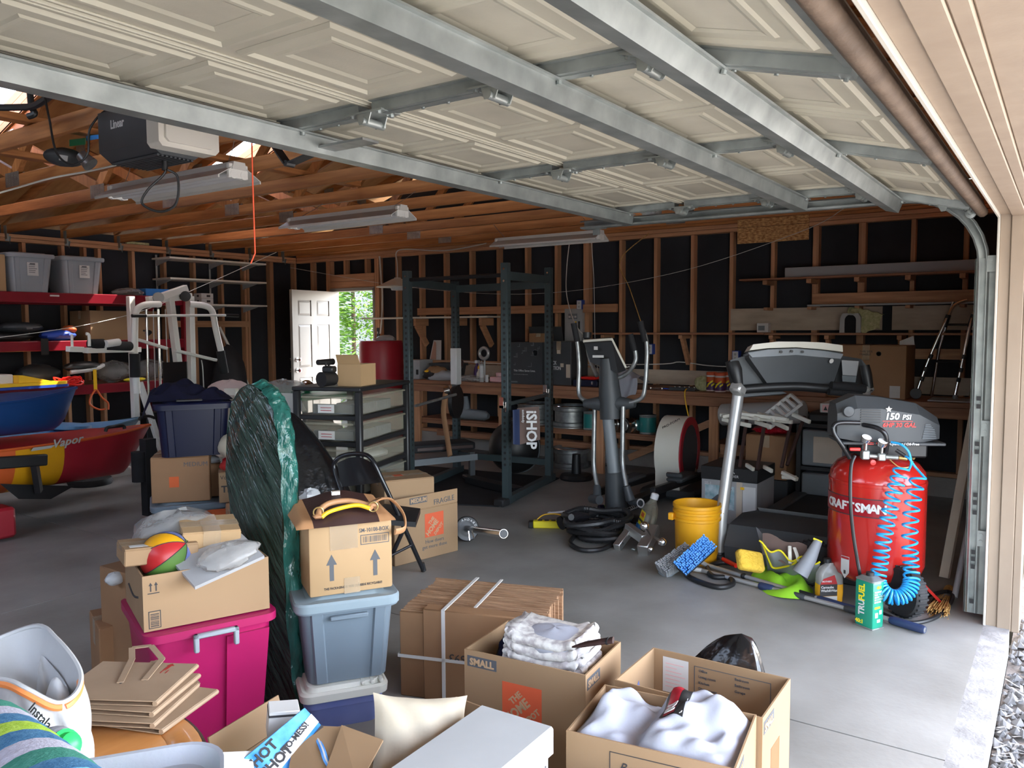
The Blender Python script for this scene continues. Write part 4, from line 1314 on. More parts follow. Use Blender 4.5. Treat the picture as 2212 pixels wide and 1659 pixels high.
t.part('stem', MB().cyl((0, 0, 0.01), (0, 0, 0.24), 0.010, 10), 'white')
t.part('ring', MB().tube([(-0.01, 0.062 * math.cos(2 * PI * k / 28), 0.315 + 0.062 * math.sin(2 * PI * k / 28)) for k in range(28)], 0.020, 10, closed=True), 'silver_paint')
t.part('base', MB().lathe([(0.05, 0), (0.05, 0.012), (0.012, 0.018)], 16), 'white')
t = Thing('toy_camera', 'pink toy camera with round lens on bench', 'toy', (7.30, 5.24, 0.886))
t.part('body', MB().box(-0.03, -0.09, 0, 0.03, 0.09, 0.06, 0.01), 'pastel_pink')
t.part('lens', MB().lathe([(0.04, 0), (0.045, 0.04), (0.036, 0.045)], 16, (-0.01, -0.04, 0.065)), 'pastel_pink')
solo('pill_bottle', MB().lathe([(0.018, 0), (0.018, 0.06), (0.020, 0.062), (0.020, 0.08)], 12, (7.26, 5.355, 0.886)), 'white', 'tiny white bottle beside the pink toy on bench', 'bottle')
solo('green_jug', MB().lathe([(0.06, 0), (0.062, 0.02), (0.062, 0.18), (0.03, 0.24), (0.02, 0.27)], 16, (7.36, 5.11, 0.886)), 'teal', 'dark teal jug on bench behind the front rack post', 'jug')
cd = Thing('picture_card', 'small glossy card with a figure on the blocking ledge', 'card', (7.76, 6.55, 1.092), world=True)
cd.part('card', MB().add([(7.80, 6.655, 1.093), (7.77, 6.44, 1.093), (7.79, 6.45, 1.34), (7.82, 6.60, 1.34), (7.803, 6.655, 1.093), (7.773, 6.44, 1.093), (7.793, 6.45, 1.34), (7.823, 6.60, 1.34)], [(0, 1, 2, 3), (7, 6, 5, 4), (0, 4, 5, 1), (1, 5, 6, 2), (2, 6, 7, 3), (3, 7, 4, 0)]), 'paper')
cd.part('figure_print', MB().add([(7.785, 6.625, 1.10), (7.768, 6.52, 1.10), (7.786, 6.53, 1.31), (7.808, 6.58, 1.33)], [(0, 1, 2, 3)]), 'skin_tone')

# lower shelf items
bt = Thing('rain_boot', 'gray rubber boot lying on the lower bench shelf', 'boot', (7.32, 5.60, 0.433), world=True)
bt.part('foot', MB().tube([(7.33, 5.80, 0.50), (7.33, 5.72, 0.50), (7.33, 5.55, 0.50), (7.33, 5.44, 0.495), (7.33, 5.39, 0.49)], [0.062, 0.066, 0.06, 0.058, 0.03], 16), 'gray_plastic')
bt.part('shaft', MB().tube([(7.33, 5.71, 0.52), (7.34, 5.72, 0.62), (7.35, 5.73, 0.70)], [0.062, 0.045, 0.03], 16, flat=0.7), 'gray_plastic')


def rim(name, label, c, r, h, group):
    t = Thing(name, label, 'wheel rim', c, group=group)
    t.part('barrel', MB().lathe([(r * 0.8, 0), (r, 0.0), (r, 0.012), (r * 0.93, 0.02), (r * 0.93, 0.05), (r * 0.84, 0.06), (r * 0.84, h - 0.06), (r * 0.93, h - 0.05), (r * 0.93, h - 0.02), (r, h - 0.012), (r, h), (r * 0.9, h), (r * 0.78, h - 0.06), (r * 0.2, h - 0.10), (0, h - 0.10)], 36), 'galv_dark')
    t.part('bead_lip', MB().tube([(r * math.cos(2 * PI * k / 36), r * math.sin(2 * PI * k / 36), h) for k in range(36)], 0.006, 6, closed=True), 'chrome')
    return t


rim('steel_wheel', 'steel wheel rim lying on the lower bench shelf', (7.42, 4.36, 0.433), 0.205, 0.23, 'steel wheel rims')
rim('steel_wheel', 'steel wheel rim lying on the floor under the bench', (7.42, 4.36, 0.0), 0.205, 0.21, 'steel wheel rims')
rim('steel_wheel', 'second steel wheel rim on lower shelf, behind the hanging shirt', (7.45, 4.84, 0.433), 0.205, 0.23, 'steel wheel rims')


def paint_can(label, c, lid='teal', m='bag_gray'):
    t = Thing('paint_can', label, 'can', c, group='paint cans on the lower shelf')
    t.part('body', MB().lathe([(0.082, 0), (0.085, 0.004), (0.082, 0.008), (0.082, 0.178), (0.086, 0.184), (0.082, 0.19)], 22), 'galv')
    t.part('label', MB().lathe([(0.0828, 0.02), (0.0828, 0.165)], 22), lid)
    t.part('lid', MB().lathe([(0.075, 0.188), (0.075, 0.192), (0.0, 0.192)], 22), 'galv')
    return t


paint_can('teal labelled paint can right of the steel wheel rims', (7.33, 4.06, 0.433), 'teal')
paint_can('green labelled paint can at right end of lower shelf', (7.33, 3.42, 0.433), 'teal')
for i, y in enumerate((3.76, 3.56)):
    t = Thing('chrome_canister', ['left chrome cylinder on the lower bench shelf behind elliptical', 'right chrome cylinder on the lower shelf beside green paint can'][i], 'canister', (7.28, y, 0.433), group='chrome cylinders on the lower shelf')
    t.part('barrel', MB().lathe([(0.05, -0.10), (0.072, -0.098), (0.078, -0.07), (0.07, -0.06), (0.07, -0.02), (0.078, -0.01), (0.078, 0.03), (0.068, 0.045), (0.05, 0.1)], 22, (0, 0, 0.08), (0.9, -0.43, 0)), 'chrome')
    t.part('end_disc', MB().lathe([(0.0, -0.102), (0.045, -0.104), (0.048, -0.10)], 20, (0, 0, 0.08), (0.9, -0.43, 0)), 'alu')

# red barrel, radio hanging lamp, electrical panel, cables
t = Thing('red_barrel', 'dark red plastic barrel beside the open walk door', 'barrel', (7.52, 7.22, 0.0), world=True)
t.part('drum', MB().lathe([(0.26, 0), (0.275, 0.03), (0.28, 0.4), (0.285, 0.45), (0.28, 0.5), (0.28, 0.95), (0.285, 1.0), (0.28, 1.05), (0.275, 1.30), (0.262, 1.335), (0.0, 1.335)], 32, (7.52, 7.22, 0)), 'red_barrel')
solo('gray_rag', MB().sph((7.52, 7.14, 1.355), (0.12, 0.13, 0.05), 16, 9, 0.15, 3), 'silver_gray', 'gray rag lying on top of the dark red barrel', 'rag')
t = Thing('hanging_lamp', 'white cone pendant lamp hanging on a cord by the rack', 'lamp', (7.55, 6.95, 2.0), world=True)
t.part('lamp_shade', MB().lathe([(0.265, 2.005), (0.268, 2.01), (0.07, 2.105), (0.04, 2.115), (0.04, 2.125), (0.0, 2.125)], 28, (7.55, 6.95, 0)).lathe([(0.04, 2.108), (0.262, 2.006)], 28, (7.55, 6.95, 0)), 'cream_paint')
t.part('diffuser', MB().lathe([(0.0, 1.965), (0.075, 1.968), (0.085, 1.985), (0.085, 2.03)], 20, (7.55, 6.95, 0)), 'white')
t.part('cord', MB().tube(smooth_path([(7.55, 6.95, 2.125), (7.55, 6.95, 2.30), (7.55, 6.96, 2.44), (7.56, 6.80, 2.47), (7.58, 6.2, 2.42), (7.6, 5.6, 2.47)], 6), 0.007, 6), 'cable_white')
ep = Thing('electrical_panel', 'gray electrical breaker panel between studs of right wall', 'electrical panel', (7.80, 4.53, 1.32), world=True)
ep.part('cabinet', MB().box(7.79, 4.435, 1.32, 7.93, 4.66, 1.70, 0.004), 'silver_gray')
ep.part('door', MB().box(7.783, 4.45, 1.335, 7.789, 4.645, 1.685, 0.003), 'silver_gray')
ep.part('breaker', MB().box(7.778, 4.49, 1.585, 7.7825, 4.605, 1.645, 0.001), 'gray_plastic')
for k in range(3):
    ep.part('breaker_switch', MB().box(7.772, 4.50 + 0.037 * k, 1.60, 7.7775, 4.522 + 0.037 * k, 1.62), 'paper')
ep.part('handle', MB().box(7.765, 4.455, 1.47, 7.7825, 4.472, 1.56, 0.002), 'black')
ep.part('warning_label', MB().box(7.7815, 4.50, 1.53, 7.7828, 4.53, 1.56), 'yellow')


def outlet(label, y, z, m='white'):
    t = Thing('power_outlet', label, 'outlet', (7.78, y, z), world=True)
    t.part('box', MB().box(7.79, y - 0.035, z - 0.055, 7.86, y + 0.035, z + 0.055, 0.003), 'blue_grip')
    t.part('cover', MB().box(7.783, y - 0.028, z - 0.048, 7.789, y + 0.028, z + 0.048, 0.002), m)
    t.part('socket', MB().cyl((7.781, y, z + 0.02), (7.7835, y, z + 0.02), 0.012, 10).cyl((7.781, y, z - 0.02), (7.7835, y, z - 0.02), 0.012, 10), 'gray_light')


outlet('white outlet on stud just above the electrical panel', 4.47, 1.74)
outlet('white outlet with blue box left of the treadmill console', 2.70, 1.20)
outlet('outlet with blue box behind the elliptical right handle', 3.62, 1.26)
t = Thing('light_switch', 'black light switch on the stud beside the walk door', 'switch', (7.84, 7.58, 1.35), world=True)
t.part('plate', MB().box(7.835, 7.555, 1.36, 7.849, 7.605, 1.50, 0.003), 'black')
t.part('toggle', MB().box(7.828, 7.57, 1.42, 7.8345, 7.59, 1.45), 'gray_light')


def cable(label, pts, r, m, n=6):
    mb = MB().tube(smooth_path(pts, n), r, 6)
    return solo('cable', mb, m, label, 'cable')


cable('white cable looping between studs beside the walk door header', [(7.83, 7.52, 2.44), (7.83, 7.50, 2.2), (7.82, 7.47, 1.9), (7.83, 7.50, 1.6), (7.83, 7.53, 1.42)], 0.012, 'cable_white')
cable('white cable hanging down to the elliptical console', [(7.3, 4.3, 2.42), (7.2, 4.28, 2.1), (6.9, 4.1, 1.8), (6.4, 3.7, 1.5), (5.92, 3.22, 1.32), (5.62, 3.06, 1.20), (5.58, 2.90, 1.16), (5.66, 2.80, 1.19)], 0.005, 'cable_white')
cable('tan cord running from the ceiling down to blue outlet box', [(7.6, 3.55, 2.44), (7.75, 3.95, 2.2), (7.78, 3.85, 1.9), (7.78, 3.70, 1.5), (7.78, 3.63, 1.30)], 0.005, 'straw')
cable('white wire running along the studs over the bench backboard', [(7.84, 6.2, 1.08), (7.84, 5.2, 1.06), (7.84, 3.6, 1.10), (7.83, 3.3, 1.13), (7.84, 3.0, 1.10), (7.84, 2.74, 1.10), (7.80, 2.70, 1.17)], 0.006, 'cable_white')
cable('white wire strung through the studs below the bench top', [(7.845, 6.5, 0.74), (7.845, 5.6, 0.70), (7.845, 4.5, 0.73), (7.845, 3.4, 0.70), (7.845, 2.4, 0.72)], 0.006, 'cable_white')
cable('yellow extension cord hanging off the bench beside elliptical', [(7.30, 2.98, 0.90), (7.16, 2.96, 0.895), (7.14, 2.95, 0.80), (7.13, 2.90, 0.60), (7.12, 2.86, 0.40), (7.14, 2.84, 0.2), (7.2, 2.9, 0.01)], 0.006, 'yellow')
cable('thin white wire hanging from the third shop light', [(6.70, 3.72, 2.35), (6.9, 3.80, 2.0), (7.1, 3.9, 1.7), (7.3, 4.0, 1.3), (7.4, 4.02, 1.0)], 0.003, 'cable_white')
cable('long thin line strung from the walk door to garage door', [(7.0, 8.3, 2.28), (7.3, 6.5, 1.98), (7.4, 4.8, 1.86), (7.3, 3.2, 2.0), (7.0, 1.9, 2.28), (6.8, 1.5, 2.42)], 0.0025, 'cable_white', 8)
cable('thin line strung from the gym tower up to the ceiling corner', [(0.5, 7.5, 1.2), (3.2, 7.8, 1.42), (4.6, 8.0, 1.64), (5.6, 8.1, 2.0), (6.7, 8.2, 2.45)], 0.0035, 'cable_white', 8)

# ================================================================ TRAINING CORNER
# ---- power rack
rk = Thing('power_rack', 'dark green steel power rack with drilled posts in front of bench', 'power rack', (5.95, 4.45, 0), world=True)
PA, PB, PC, PD = (5.49, 3.85), (5.385, 4.84), (6.53, 4.08), (6.41, 5.12)
PH = {PA: 2.03, PB: 2.0, PC: 2.06, PD: 1.96}
for p in (PA, PB, PC, PD):
    q = MB()
    q.M = Matrix.Translation((p[0], p[1], 0)) @ Matrix.Rotation(0.13, 4, 'Z')
    q.box(-0.032, -0.032, 0.012, 0.032, 0.032, PH[p], 0.004)
    po = rk.part('post', q, 'rack_green')
    q = MB()
    q.M = Matrix.Translation((p[0], p[1], 0)) @ Matrix.Rotation(0.13, 4, 'Z')
    z = 0.35
    while z < 1.72:
        q.lathe([(0.0, 0.0331), (0.0125, 0.0331), (0.0125, 0.030)], 8, (0, 0, z), (-1, 0, 0))
        q.lathe([(0.0, 0.0331), (0.0125, 0.0331), (0.0125, 0.030)], 8, (0, 0, z), (0, -1, 0))
        z += 0.05
    rk.part('post_hole', q, 'black', po, kind='stuff')
    q = MB()
    for z in (PH[p] - 0.05, PH[p] - 0.15, 0.06):
        q.cyl((p[0] - 0.036, p[1] - 0.005, z), (p[0] - 0.030, p[1] - 0.005, z), 0.010, 6)
    rk.part('bolt', q, 'chrome', po, kind='stuff')


def v3(p, z):
    return (p[0], p[1], z)


rk.part('top_beam', MB().beam(v3(PA, 1.925), v3(PC, 1.945), 0.05, 0.07), 'rack_green')
rk.part('top_beam', MB().beam(v3(PB, 1.90), v3(PD, 1.90), 0.05, 0.07), 'rack_green')
rk.part('top_beam', MB().beam(v3(PD, 1.885), v3(PC, 1.90), 0.05, 0.07), 'rack_green')
rk.part('pull_up_bar', MB().cyl(v3(PB, 1.92), v3(PA, 1.93), 0.017, 12), 'black')
rk.part('base_beam', MB().beam(v3(PA, 0.045), (PC[0] + 0.1, PC[1] + 0.02, 0.045), 0.06, 0.06), 'rack_green')
rk.part('base_beam', MB().beam(v3(PB, 0.045), (PD[0] + 0.1, PD[1] + 0.02, 0.045), 0.06, 0.06), 'rack_green')
rk.part('base_beam', MB().beam(v3(PD, 0.20), v3(PC, 0.20), 0.05, 0.06), 'rack_green')
rk.part('safety_bar', MB().beam(v3(PA, 0.855), v3(PC, 0.855), 0.03, 0.03), 'rack_green')
rk.part('rubber_foot', MB().box(5.36, 3.80, 0.012, 5.47, 3.90, 0.07, 0.01), 'rubber')
rk.part('white_sleeve', MB().box(PD[0] - 0.042, PD[1] - 0.042, 0.92, PD[0] + 0.04, PD[1] + 0.04, 1.29, 0.006), 'white')
for p, z in ((PA, 0.83), (PC, 0.86), (PB, 0.80)):
    rk.part('safety_hook', MB().box(p[0] - 0.075, p[1] - 0.02, z, p[0] - 0.032, p[1] + 0.02, z + 0.02).box(p[0] - 0.075, p[1] - 0.02, z, p[0] - 0.068, p[1] + 0.02, z + 0.09).cyl((p[0] - 0.05, p[1] - 0.03, z - 0.03), (p[0] - 0.05, p[1] - 0.03, z + 0.05), 0.006, 6), 'chrome')
mt = Thing('rubber_mat', 'black rubber gym mat under the power rack', 'mat', (5.6, 4.7, 0), world=True)
mt.part('mat', MB().prism([(5.40, 3.87), (6.75, 4.10), (6.55, 5.75), (4.75, 5.45)], 0.0, 0.011, 'xy'), 'black_matte')
br = Thing('barbell', 'chrome barbell across the rack hooks with a round plate', 'barbell', (5.9, 5.0, 0.9), world=True)
br.part('bar', MB().cyl((5.407, 4.786, 0.801), (5.932, 4.74, 0.869), 0.013, 10), 'galv_dark')
br.part('weight_plate', MB().lathe([(0.03, -0.02), (0.16, -0.02), (0.165, 0), (0.16, 0.02), (0.03, 0.02)], 28, (6.162, 4.924, 0.771), (0.3, -1, 0)), 'black')
br.part('sleeve', MB().cyl((5.91, 4.862, 0.896), (5.941, 4.819, 0.909), 0.045, 16), 'chrome')
st = MB()
st.tube(smooth_path([(5.837, 4.791, 0.882), (5.816, 4.799, 0.709), (5.782, 4.735, 0.499), (5.71, 4.64, 0.321)], 6), 0.03, 8, flat=0.3)
solo('lifting_belt', st, 'cardboard_dark', 'brown strap hanging beside the far left rack post', 'strap')
tw = Thing('gym_towel', 'dark gray towel with white lettering hanging on the rack', 'towel', (5.378, 3.563, 0.555), world=True)


def ftw(u, v):
    a, b = Vector((5.445, 3.711, 0.834)), Vector((5.613, 3.611, 0.84))
    c, d = Vector((5.367, 3.664, 0.54)), Vector((5.535, 3.548, 0.575))
    p = (a.lerp(b, u)).lerp(c.lerp(d, u), v)
    p.x += 0.012 * math.sin(7 * u + 2 * v)
    return p


tw.part('cloth', MB().grid(ftw, 12, 12), 'brown_fabric')


def ftb(u, v):
    a, b = Vector((5.39, 3.719, 0.823)), Vector((5.435, 3.69, 0.828))
    c, d = Vector((5.31, 3.661, 0.563)), Vector((5.353, 3.632, 0.545))
    p = (a.lerp(b, u)).lerp(c.lerp(d, u), v)
    p.x -= 0.015 * math.sin(5 * u)
    return p


tw.part('blue_band', MB().grid(ftb, 6, 8), 'navy_grip')
tw.text('iSHOP', 0.115, 'white', Vector((5.407, 3.59, 0.825)), Vector((0.03, 0.02, -1)), Vector((0.5, -0.85, 0)), bold=0.03)
tw.text('autobody', 0.028, 'white', Vector((5.369, 3.61, 0.834)), Vector((0.03, 0.02, -1)), Vector((0.5, -0.85, 0)), bold=0.01)
bl = Thing('exercise_ball', 'black exercise ball on the floor behind the front rack post', 'ball', (6.79, 4.66, 0.0))
bl.part('ball', MB().sph((0, 0, 0.27), 0.27, 28, 16), 'black')
bl.part('rim_band', MB().tube([(0.05, 0.272 * math.cos(2 * PI * k / 36), 0.27 + 0.272 * math.sin(2 * PI * k / 36)) for k in range(36)], 0.006, 6, closed=True), 'gray_plastic')
wbn = Thing('weight_bench', 'black padded weight bench inside the power rack', 'bench', (5.75, 4.95, 0), rz=-0.55)
for x0, x1, z in ((-0.66, -0.20, 0.30), (-0.17, 0.44, 0.34)):
    p_ = wbn.part('pad', MB().box(x0, -0.14, z, x1, 0.14, z + 0.075, 0.02, 2), 'black_matte')
    wbn.part('pad_edge', MB().box(x0 + 0.03, -0.146, z + 0.02, x1 - 0.03, -0.139, z + 0.05, 0.002), 'leather_dark', p_)
wbn.part('spine', MB().beam((-0.6, 0, 0.22), (0.5, 0, 0.25), 0.06, 0.06), 'gray_plastic')
for x in (-0.5, 0.45):
    wbn.part('leg', MB().box(x - 0.025, -0.025, 0.04, x + 0.025, 0.025, 0.30).box(x - 0.03, -0.2, 0.012, x + 0.03, 0.2, 0.05, 0.01), 'charcoal')
dbb = MB().beam((6.044, 4.67, 0.05), (5.846, 3.973, 0.05), 0.12, 0.06)
solo('black_beam', dbb, 'black', 'black padded beam lying on the mat inside the rack', 'beam')
pls = Thing('plate_stand', 'black plastic stand base on the floor under the bench', 'stand', (6.825, 3.948, -0))
pls.part('base', MB().lathe([(0.16, 0), (0.17, 0.02), (0.15, 0.05), (0.05, 0.06), (0.04, 0.25), (0.0, 0.25)], 20), 'black')

# loadable dumbbell handle lying near the carton
pl = Thing('weight_bar', 'chrome bar end with a small black weight plate on floor', 'barbell', (4.439, 3.464, 0), world=True)
c0 = Vector((4.398, 3.431, 0.09))
c1 = Vector((3.962, 2.804, 0.238))
ax_ = (c1 - c0).normalized()
wp = MB().lathe([(0.025, -0.012), (0.082, -0.014), (0.088, -0.006), (0.088, 0.008), (0.082, 0.014), (0.06, 0.010), (0.05, 0.012), (0.025, 0.014)], 28, c0, ax_)
pl.part('plate', wp, 'black')
pl.part('sleeve', MB().cyl(c0 - ax_ * 0.05, c1, 0.024, 16).lathe([(0.024, 0), (0.028, 0.004), (0.028, 0.02), (0.012, 0.021)], 16, c1 - ax_ * 0.02, ax_), 'chrome')
pl.part('end_hole', MB().lathe([(0.0, 0.0225), (0.024, 0.0225), (0.0285, 0.018)], 16, c1 - ax_ * 0.02, ax_), 'black')
pl.part('spring_clip', MB().tube([(3.84, 2.982, 0.256), (3.832, 2.969, 0.202)], 0.005, 6).tube([(3.844, 2.959, 0.262), (3.833, 2.934, 0.219)], 0.005, 6), 'chrome')
for i, ch in enumerate('STANDARD'):
    a = math.radians(150 - i * 18)
    ux = Vector((0.57, -0.82, 0.0))
    uz = Vector((0, 0, 1))
    pl.text(ch, 0.022, 'white', c0 + ax_ * -0.001 + (ux * math.cos(a) + uz * math.sin(a)) * 0.062 + Vector((-0.014, -0.010, 0)), ux * math.sin(a) - uz * math.cos(a), ux * math.cos(a) + uz * math.sin(a), align='CENTER', bold=0.02)

# ---- elliptical trainer
el = Thing('elliptical_trainer', 'gray and black elliptical trainer with red ringed silver flywheel cover', 'exercise machine', (5.6, 2.88, 0), world=True)
el.part('mast_foot', MB().tube([(5.56, 2.86, 0.05), (5.56, 2.87, 0.42)], [0.088, 0.075], 20), 'charcoal')
el.part('mast', MB().tube([(5.495, 2.842, 0.381), (5.492, 2.898, 0.808)], [0.052, 0.045], 18), 'gray_plastic')
el.part('upper_mast', MB().tube([(5.506, 2.877, 0.79), (5.511, 2.889, 0.95), (5.518, 2.917, 1.252)], [0.085, 0.088, 0.062], 20), 'charcoal')
el.part('joint_housing', MB().tube([(5.482, 3.101, 0.899), (5.509, 2.887, 0.908), (5.527, 2.685, 0.916)], [0.03, 0.075, 0.03], 16), 'charcoal')
cs = MB()
a0, a1, a2, a3 = [Vector(p) for p in ((5.467, 3.093, 1.37), (5.474, 2.855, 1.385), (5.458, 2.729, 1.171), (5.459, 3.035, 1.227))]
a4 = Vector((5.468, 2.8, 1.148))
nrm = Vector((0.55, 0.38, 0.35))
dd = nrm.normalized() * 0.07
cs.prism([(0, 0), (1, 0), (1, 1)], 0, 1) if False else None
ring = [a0, a1, a2, a4, a3]
cs.add([p for p in ring] + [p + dd for p in ring], [(4, 3, 2, 1, 0), (5, 6, 7, 8, 9)] + [(i, (i + 1) % 5, 5 + (i + 1) % 5, 5 + i) for i in range(5)])
el.part('console', cs, 'black', smooth=False)
el.part('console_trim', MB().tube([a0 + dd * 0.5, a1 + dd * 0.5, a2 + dd * 0.5], 0.014, 8), 'bone')
el.part('console_label', MB().box(-0.045, -0.001, -0.008, 0.045, 0.001, 0.008) if False else MB().beam(Vector((5.41, 2.987, 1.273)), Vector((5.414, 2.894, 1.274)), 0.002, 0.018), 'paper')
el.part('console_emblem', MB().beam(Vector((5.429, 2.986, 1.336)), Vector((5.427, 2.953, 1.336)), 0.002, 0.026), 'paper')
el.part('cup_holder', MB().cyl((5.57, 3.126, 1.411), (5.573, 3.127, 1.455), 0.035, 14), 'black')


def handle(pts, grip, Z, nm='moving_handle'):
    el.part(nm, MB().tube(smooth_path([p for p in pts], 6), 0.017, 10), 'galv_dark')
    el.part('foam_grip', MB().tube(grip, 0.023, 12), 'black_matte')


handle([(5.518, 3.213, 1.503), (5.525, 3.184, 1.357), (5.521, 3.169, 1.193), (5.507, 3.165, 0.993), (5.494, 3.124, 0.933), (5.493, 3.053, 0.915)], [(5.517, 3.217, 1.528), (5.525, 3.188, 1.382)], 6.35)
handle([(5.544, 2.647, 1.517), (5.559, 2.608, 1.378), (5.549, 2.602, 1.205), (5.527, 2.609, 1.014), (5.524, 2.641, 0.954), (5.504, 2.72, 0.923)], [(5.542, 2.654, 1.538), (5.554, 2.617, 1.385)], 6.05)
handle([(5.539, 2.732, 1.43), (5.553, 2.696, 1.301), (5.544, 2.699, 1.22), (5.546, 2.773, 1.137), (5.545, 2.859, 1.099)], [(5.538, 2.735, 1.441), (5.55, 2.702, 1.315)], 6.1, 'fixed_handle')
handle([(5.614, 3.151, 1.418), (5.571, 3.106, 1.265), (5.509, 3.001, 1.118)], [(5.614, 3.155, 1.44), (5.598, 3.129, 1.33)], 6.4, 'fixed_handle')
for pts, c_ in (([(5.528, 3.032, 0.877), (5.506, 3.027, 0.581), (5.495, 3.02, 0.4), (5.457, 2.971, 0.266)], (5.407, 2.943, 0.176)), ([(5.474, 2.759, 0.896), (5.455, 2.752, 0.609), (5.445, 2.746, 0.452), (5.407, 2.695, 0.304)], (5.418, 2.666, 0.2))):
    el.part('swing_arm', MB().tube(smooth_path(pts, 5), 0.018, 10), 'galv_dark')
    el.part('arm_boot', MB().tube([pts[-1], c_], [0.028, 0.036], 12), 'charcoal')
el.part('pivot_end', MB().cyl((5.427, 3.003, 0.169), (5.373, 2.905, 0.179), 0.035, 14), 'charcoal')
pe = el.part('pivot_end', MB().cyl((5.462, 2.688, 0.182), (5.417, 2.578, 0.186), 0.03, 14), 'charcoal')
el.part('end_ring', MB().tube([Vector((5.397, 2.572, 0.19)) + Vector((0, 0.026 * math.cos(2 * PI * k / 18), 0.03 * math.sin(2 * PI * k / 18))) for k in range(18)], 0.006, 6, closed=True), 'paper')
FC = Vector((6.66, 2.80, 0.40))
fw = MB()
prf = []
for k in range(20):
    a = math.radians(-28 + 236 * k / 19)
    prf.append((0.31 * math.cos(a), 0.31 * math.sin(a)))
prf += [(-0.27, -0.30), (0.24, -0.30)]
m2 = MB()
m2.M = Matrix.Translation(FC) @ Matrix.Rotation(0.10, 4, 'Z')
m2.prism(prf, -0.085, 0.13, 'xz')
fcov = el.part('flywheel_cover', m2, 'bone', ang=30)


def ringm(r0, r1, y0, y1):
    m_ = MB()
    m_.M = Matrix.Translation(FC) @ Matrix.Rotation(0.10, 4, 'Z')
    pr_ = []
    for k in range(25):
        a = math.radians(-40 + 260 * k / 24)
        pr_.append((a,))
    vs_, fs = [], []
    for (a,) in pr_:
        for r, y in ((r0, y0), (r1, y0), (r1, y1), (r0, y1)):
            vs_.append((r * math.cos(a), y, r * math.sin(a)))
    for i in range(24):
        for j in range(4):
            fs.append((i * 4 + j, i * 4 + (j + 1) % 4, (i + 1) * 4 + (j + 1) % 4, (i + 1) * 4 + j))
    return m_.add(vs_, fs)


el.part('red_ring', ringm(0.235, 0.305, -0.098, -0.086), 'red_barrel')
m2 = MB()
m2.M = Matrix.Translation(FC) @ Matrix.Rotation(0.10, 4, 'Z')
m2.prism([(0.25 * math.cos(2 * PI * k / 30), 0.25 * math.sin(2 * PI * k / 30)) for k in range(30)], -0.094, -0.086, 'xz')
el.part('side_disc', m2, 'charcoal')
el.text('PRO-FORM', 0.035, 'print_dark', FC + Vector((-0.235, 0.06, 0.215)), (0.15, -0.6, 0.35), (0.6, 0.1, 0.7))
el.part('rear_base', MB().box(6.35, 2.55, 0.02, 7.0, 3.05, 0.10, 0.03), 'charcoal')
el.part('main_rail', MB().beam((5.55, 2.87, 0.07), (6.7, 2.82, 0.08), 0.09, 0.09, bev=0.01), 'black')
el.part('front_stabilizer', MB().beam((5.52, 2.62, 0.03), (5.56, 3.12, 0.03), 0.07, 0.06, bev=0.01), 'black')
for y, z in ((2.58, 0.22), (3.06, 0.16)):
    p_ = el.part('pedal_arm', MB().beam((5.62, y, z + 0.02), (6.7, y, z - 0.02), 0.045, 0.06, bev=0.006), 'black')
    el.part('pedal', MB().box(6.02, y - 0.07, z + 0.02, 6.40, y + 0.07, z + 0.06, 0.015).box(6.02, y - 0.07, z + 0.06, 6.05, y + 0.07, z + 0.10, 0.01), 'charcoal')

# ---- treadmill
tr = Thing('treadmill', 'black folding treadmill with silver uprights behind the yellow bucket', 'treadmill', (5.6, 1.4, 0), world=True)
tr.part('upright', MB().tube([(4.945, 1.80, 0.02), (4.95, 1.79, 0.3), (5.13, 1.752, 1.085)], 0.037, 16), 'silver_paint')
tr.part('upright', MB().tube([(5.02, 0.99, 0.02), (5.03, 0.99, 0.3), (5.666, 1.093, 1.076)], 0.037, 16), 'silver_paint')
tr.part('upright_cap', MB().beam((5.057, 1.745, 1.067), (5.091, 1.736, 1.119), 0.085, 0.085, bev=0.012), 'silver_paint')
tr.part('upright_cap', MB().beam((5.639, 1.076, 1.054), (5.656, 1.091, 1.089), 0.085, 0.085, bev=0.012), 'silver_paint')
# console seen from behind
def cpoly(pts, Z0, Z1):
    m_ = MB()
    n = len(pts)
    f_ = pts
    b_ = [Vector(p) + Vector((0.10, 0.07, -0.02)) for p in pts]
    return m_.add([tuple(p) for p in f_] + [tuple(p) for p in b_], [tuple(range(n))[::-1], tuple(range(n, 2 * n))] + [(i, (i + 1) % n, n + (i + 1) % n, n + i) for i in range(n)])


tr.part('console_cap', cpoly([(5.202, 1.71, 1.34), (5.218, 1.691, 1.379), (5.32, 1.563, 1.396), (5.435, 1.432, 1.394), (5.533, 1.324, 1.387), (5.622, 1.228, 1.368), (5.621, 1.224, 1.325), (5.53, 1.323, 1.342), (5.407, 1.468, 1.358), (5.283, 1.612, 1.354)], 0, 0), 'bone', ang=25)
tr.part('console_back', cpoly([(5.188, 1.711, 1.331), (5.272, 1.608, 1.348), (5.396, 1.465, 1.352), (5.519, 1.32, 1.336), (5.608, 1.224, 1.316), (5.603, 1.228, 1.28), (5.539, 1.275, 1.068), (5.258, 1.6, 1.113), (5.187, 1.707, 1.295)], 0, 0), 'charcoal', ang=25)
tr.part('brow', cpoly([(5.171, 1.709, 1.325), (5.257, 1.604, 1.345), (5.381, 1.461, 1.35), (5.503, 1.316, 1.333), (5.596, 1.215, 1.311), (5.583, 1.229, 1.28), (5.378, 1.459, 1.308), (5.184, 1.685, 1.295)], 0, 0), 'dress_gray', ang=25)
for u in (1688, 1711, 1734):
    p = Vector({1688: (5.294, 1.531, 1.33), 1711: (5.338, 1.476, 1.333), 1734: (5.388, 1.421, 1.329)}[u])
    tr.part('screw_hole', MB().cyl(p, p + Vector((0.004, 0.003, 0)), 0.009, 10), 'black')
p = Vector((5.522, 1.273, 1.267))
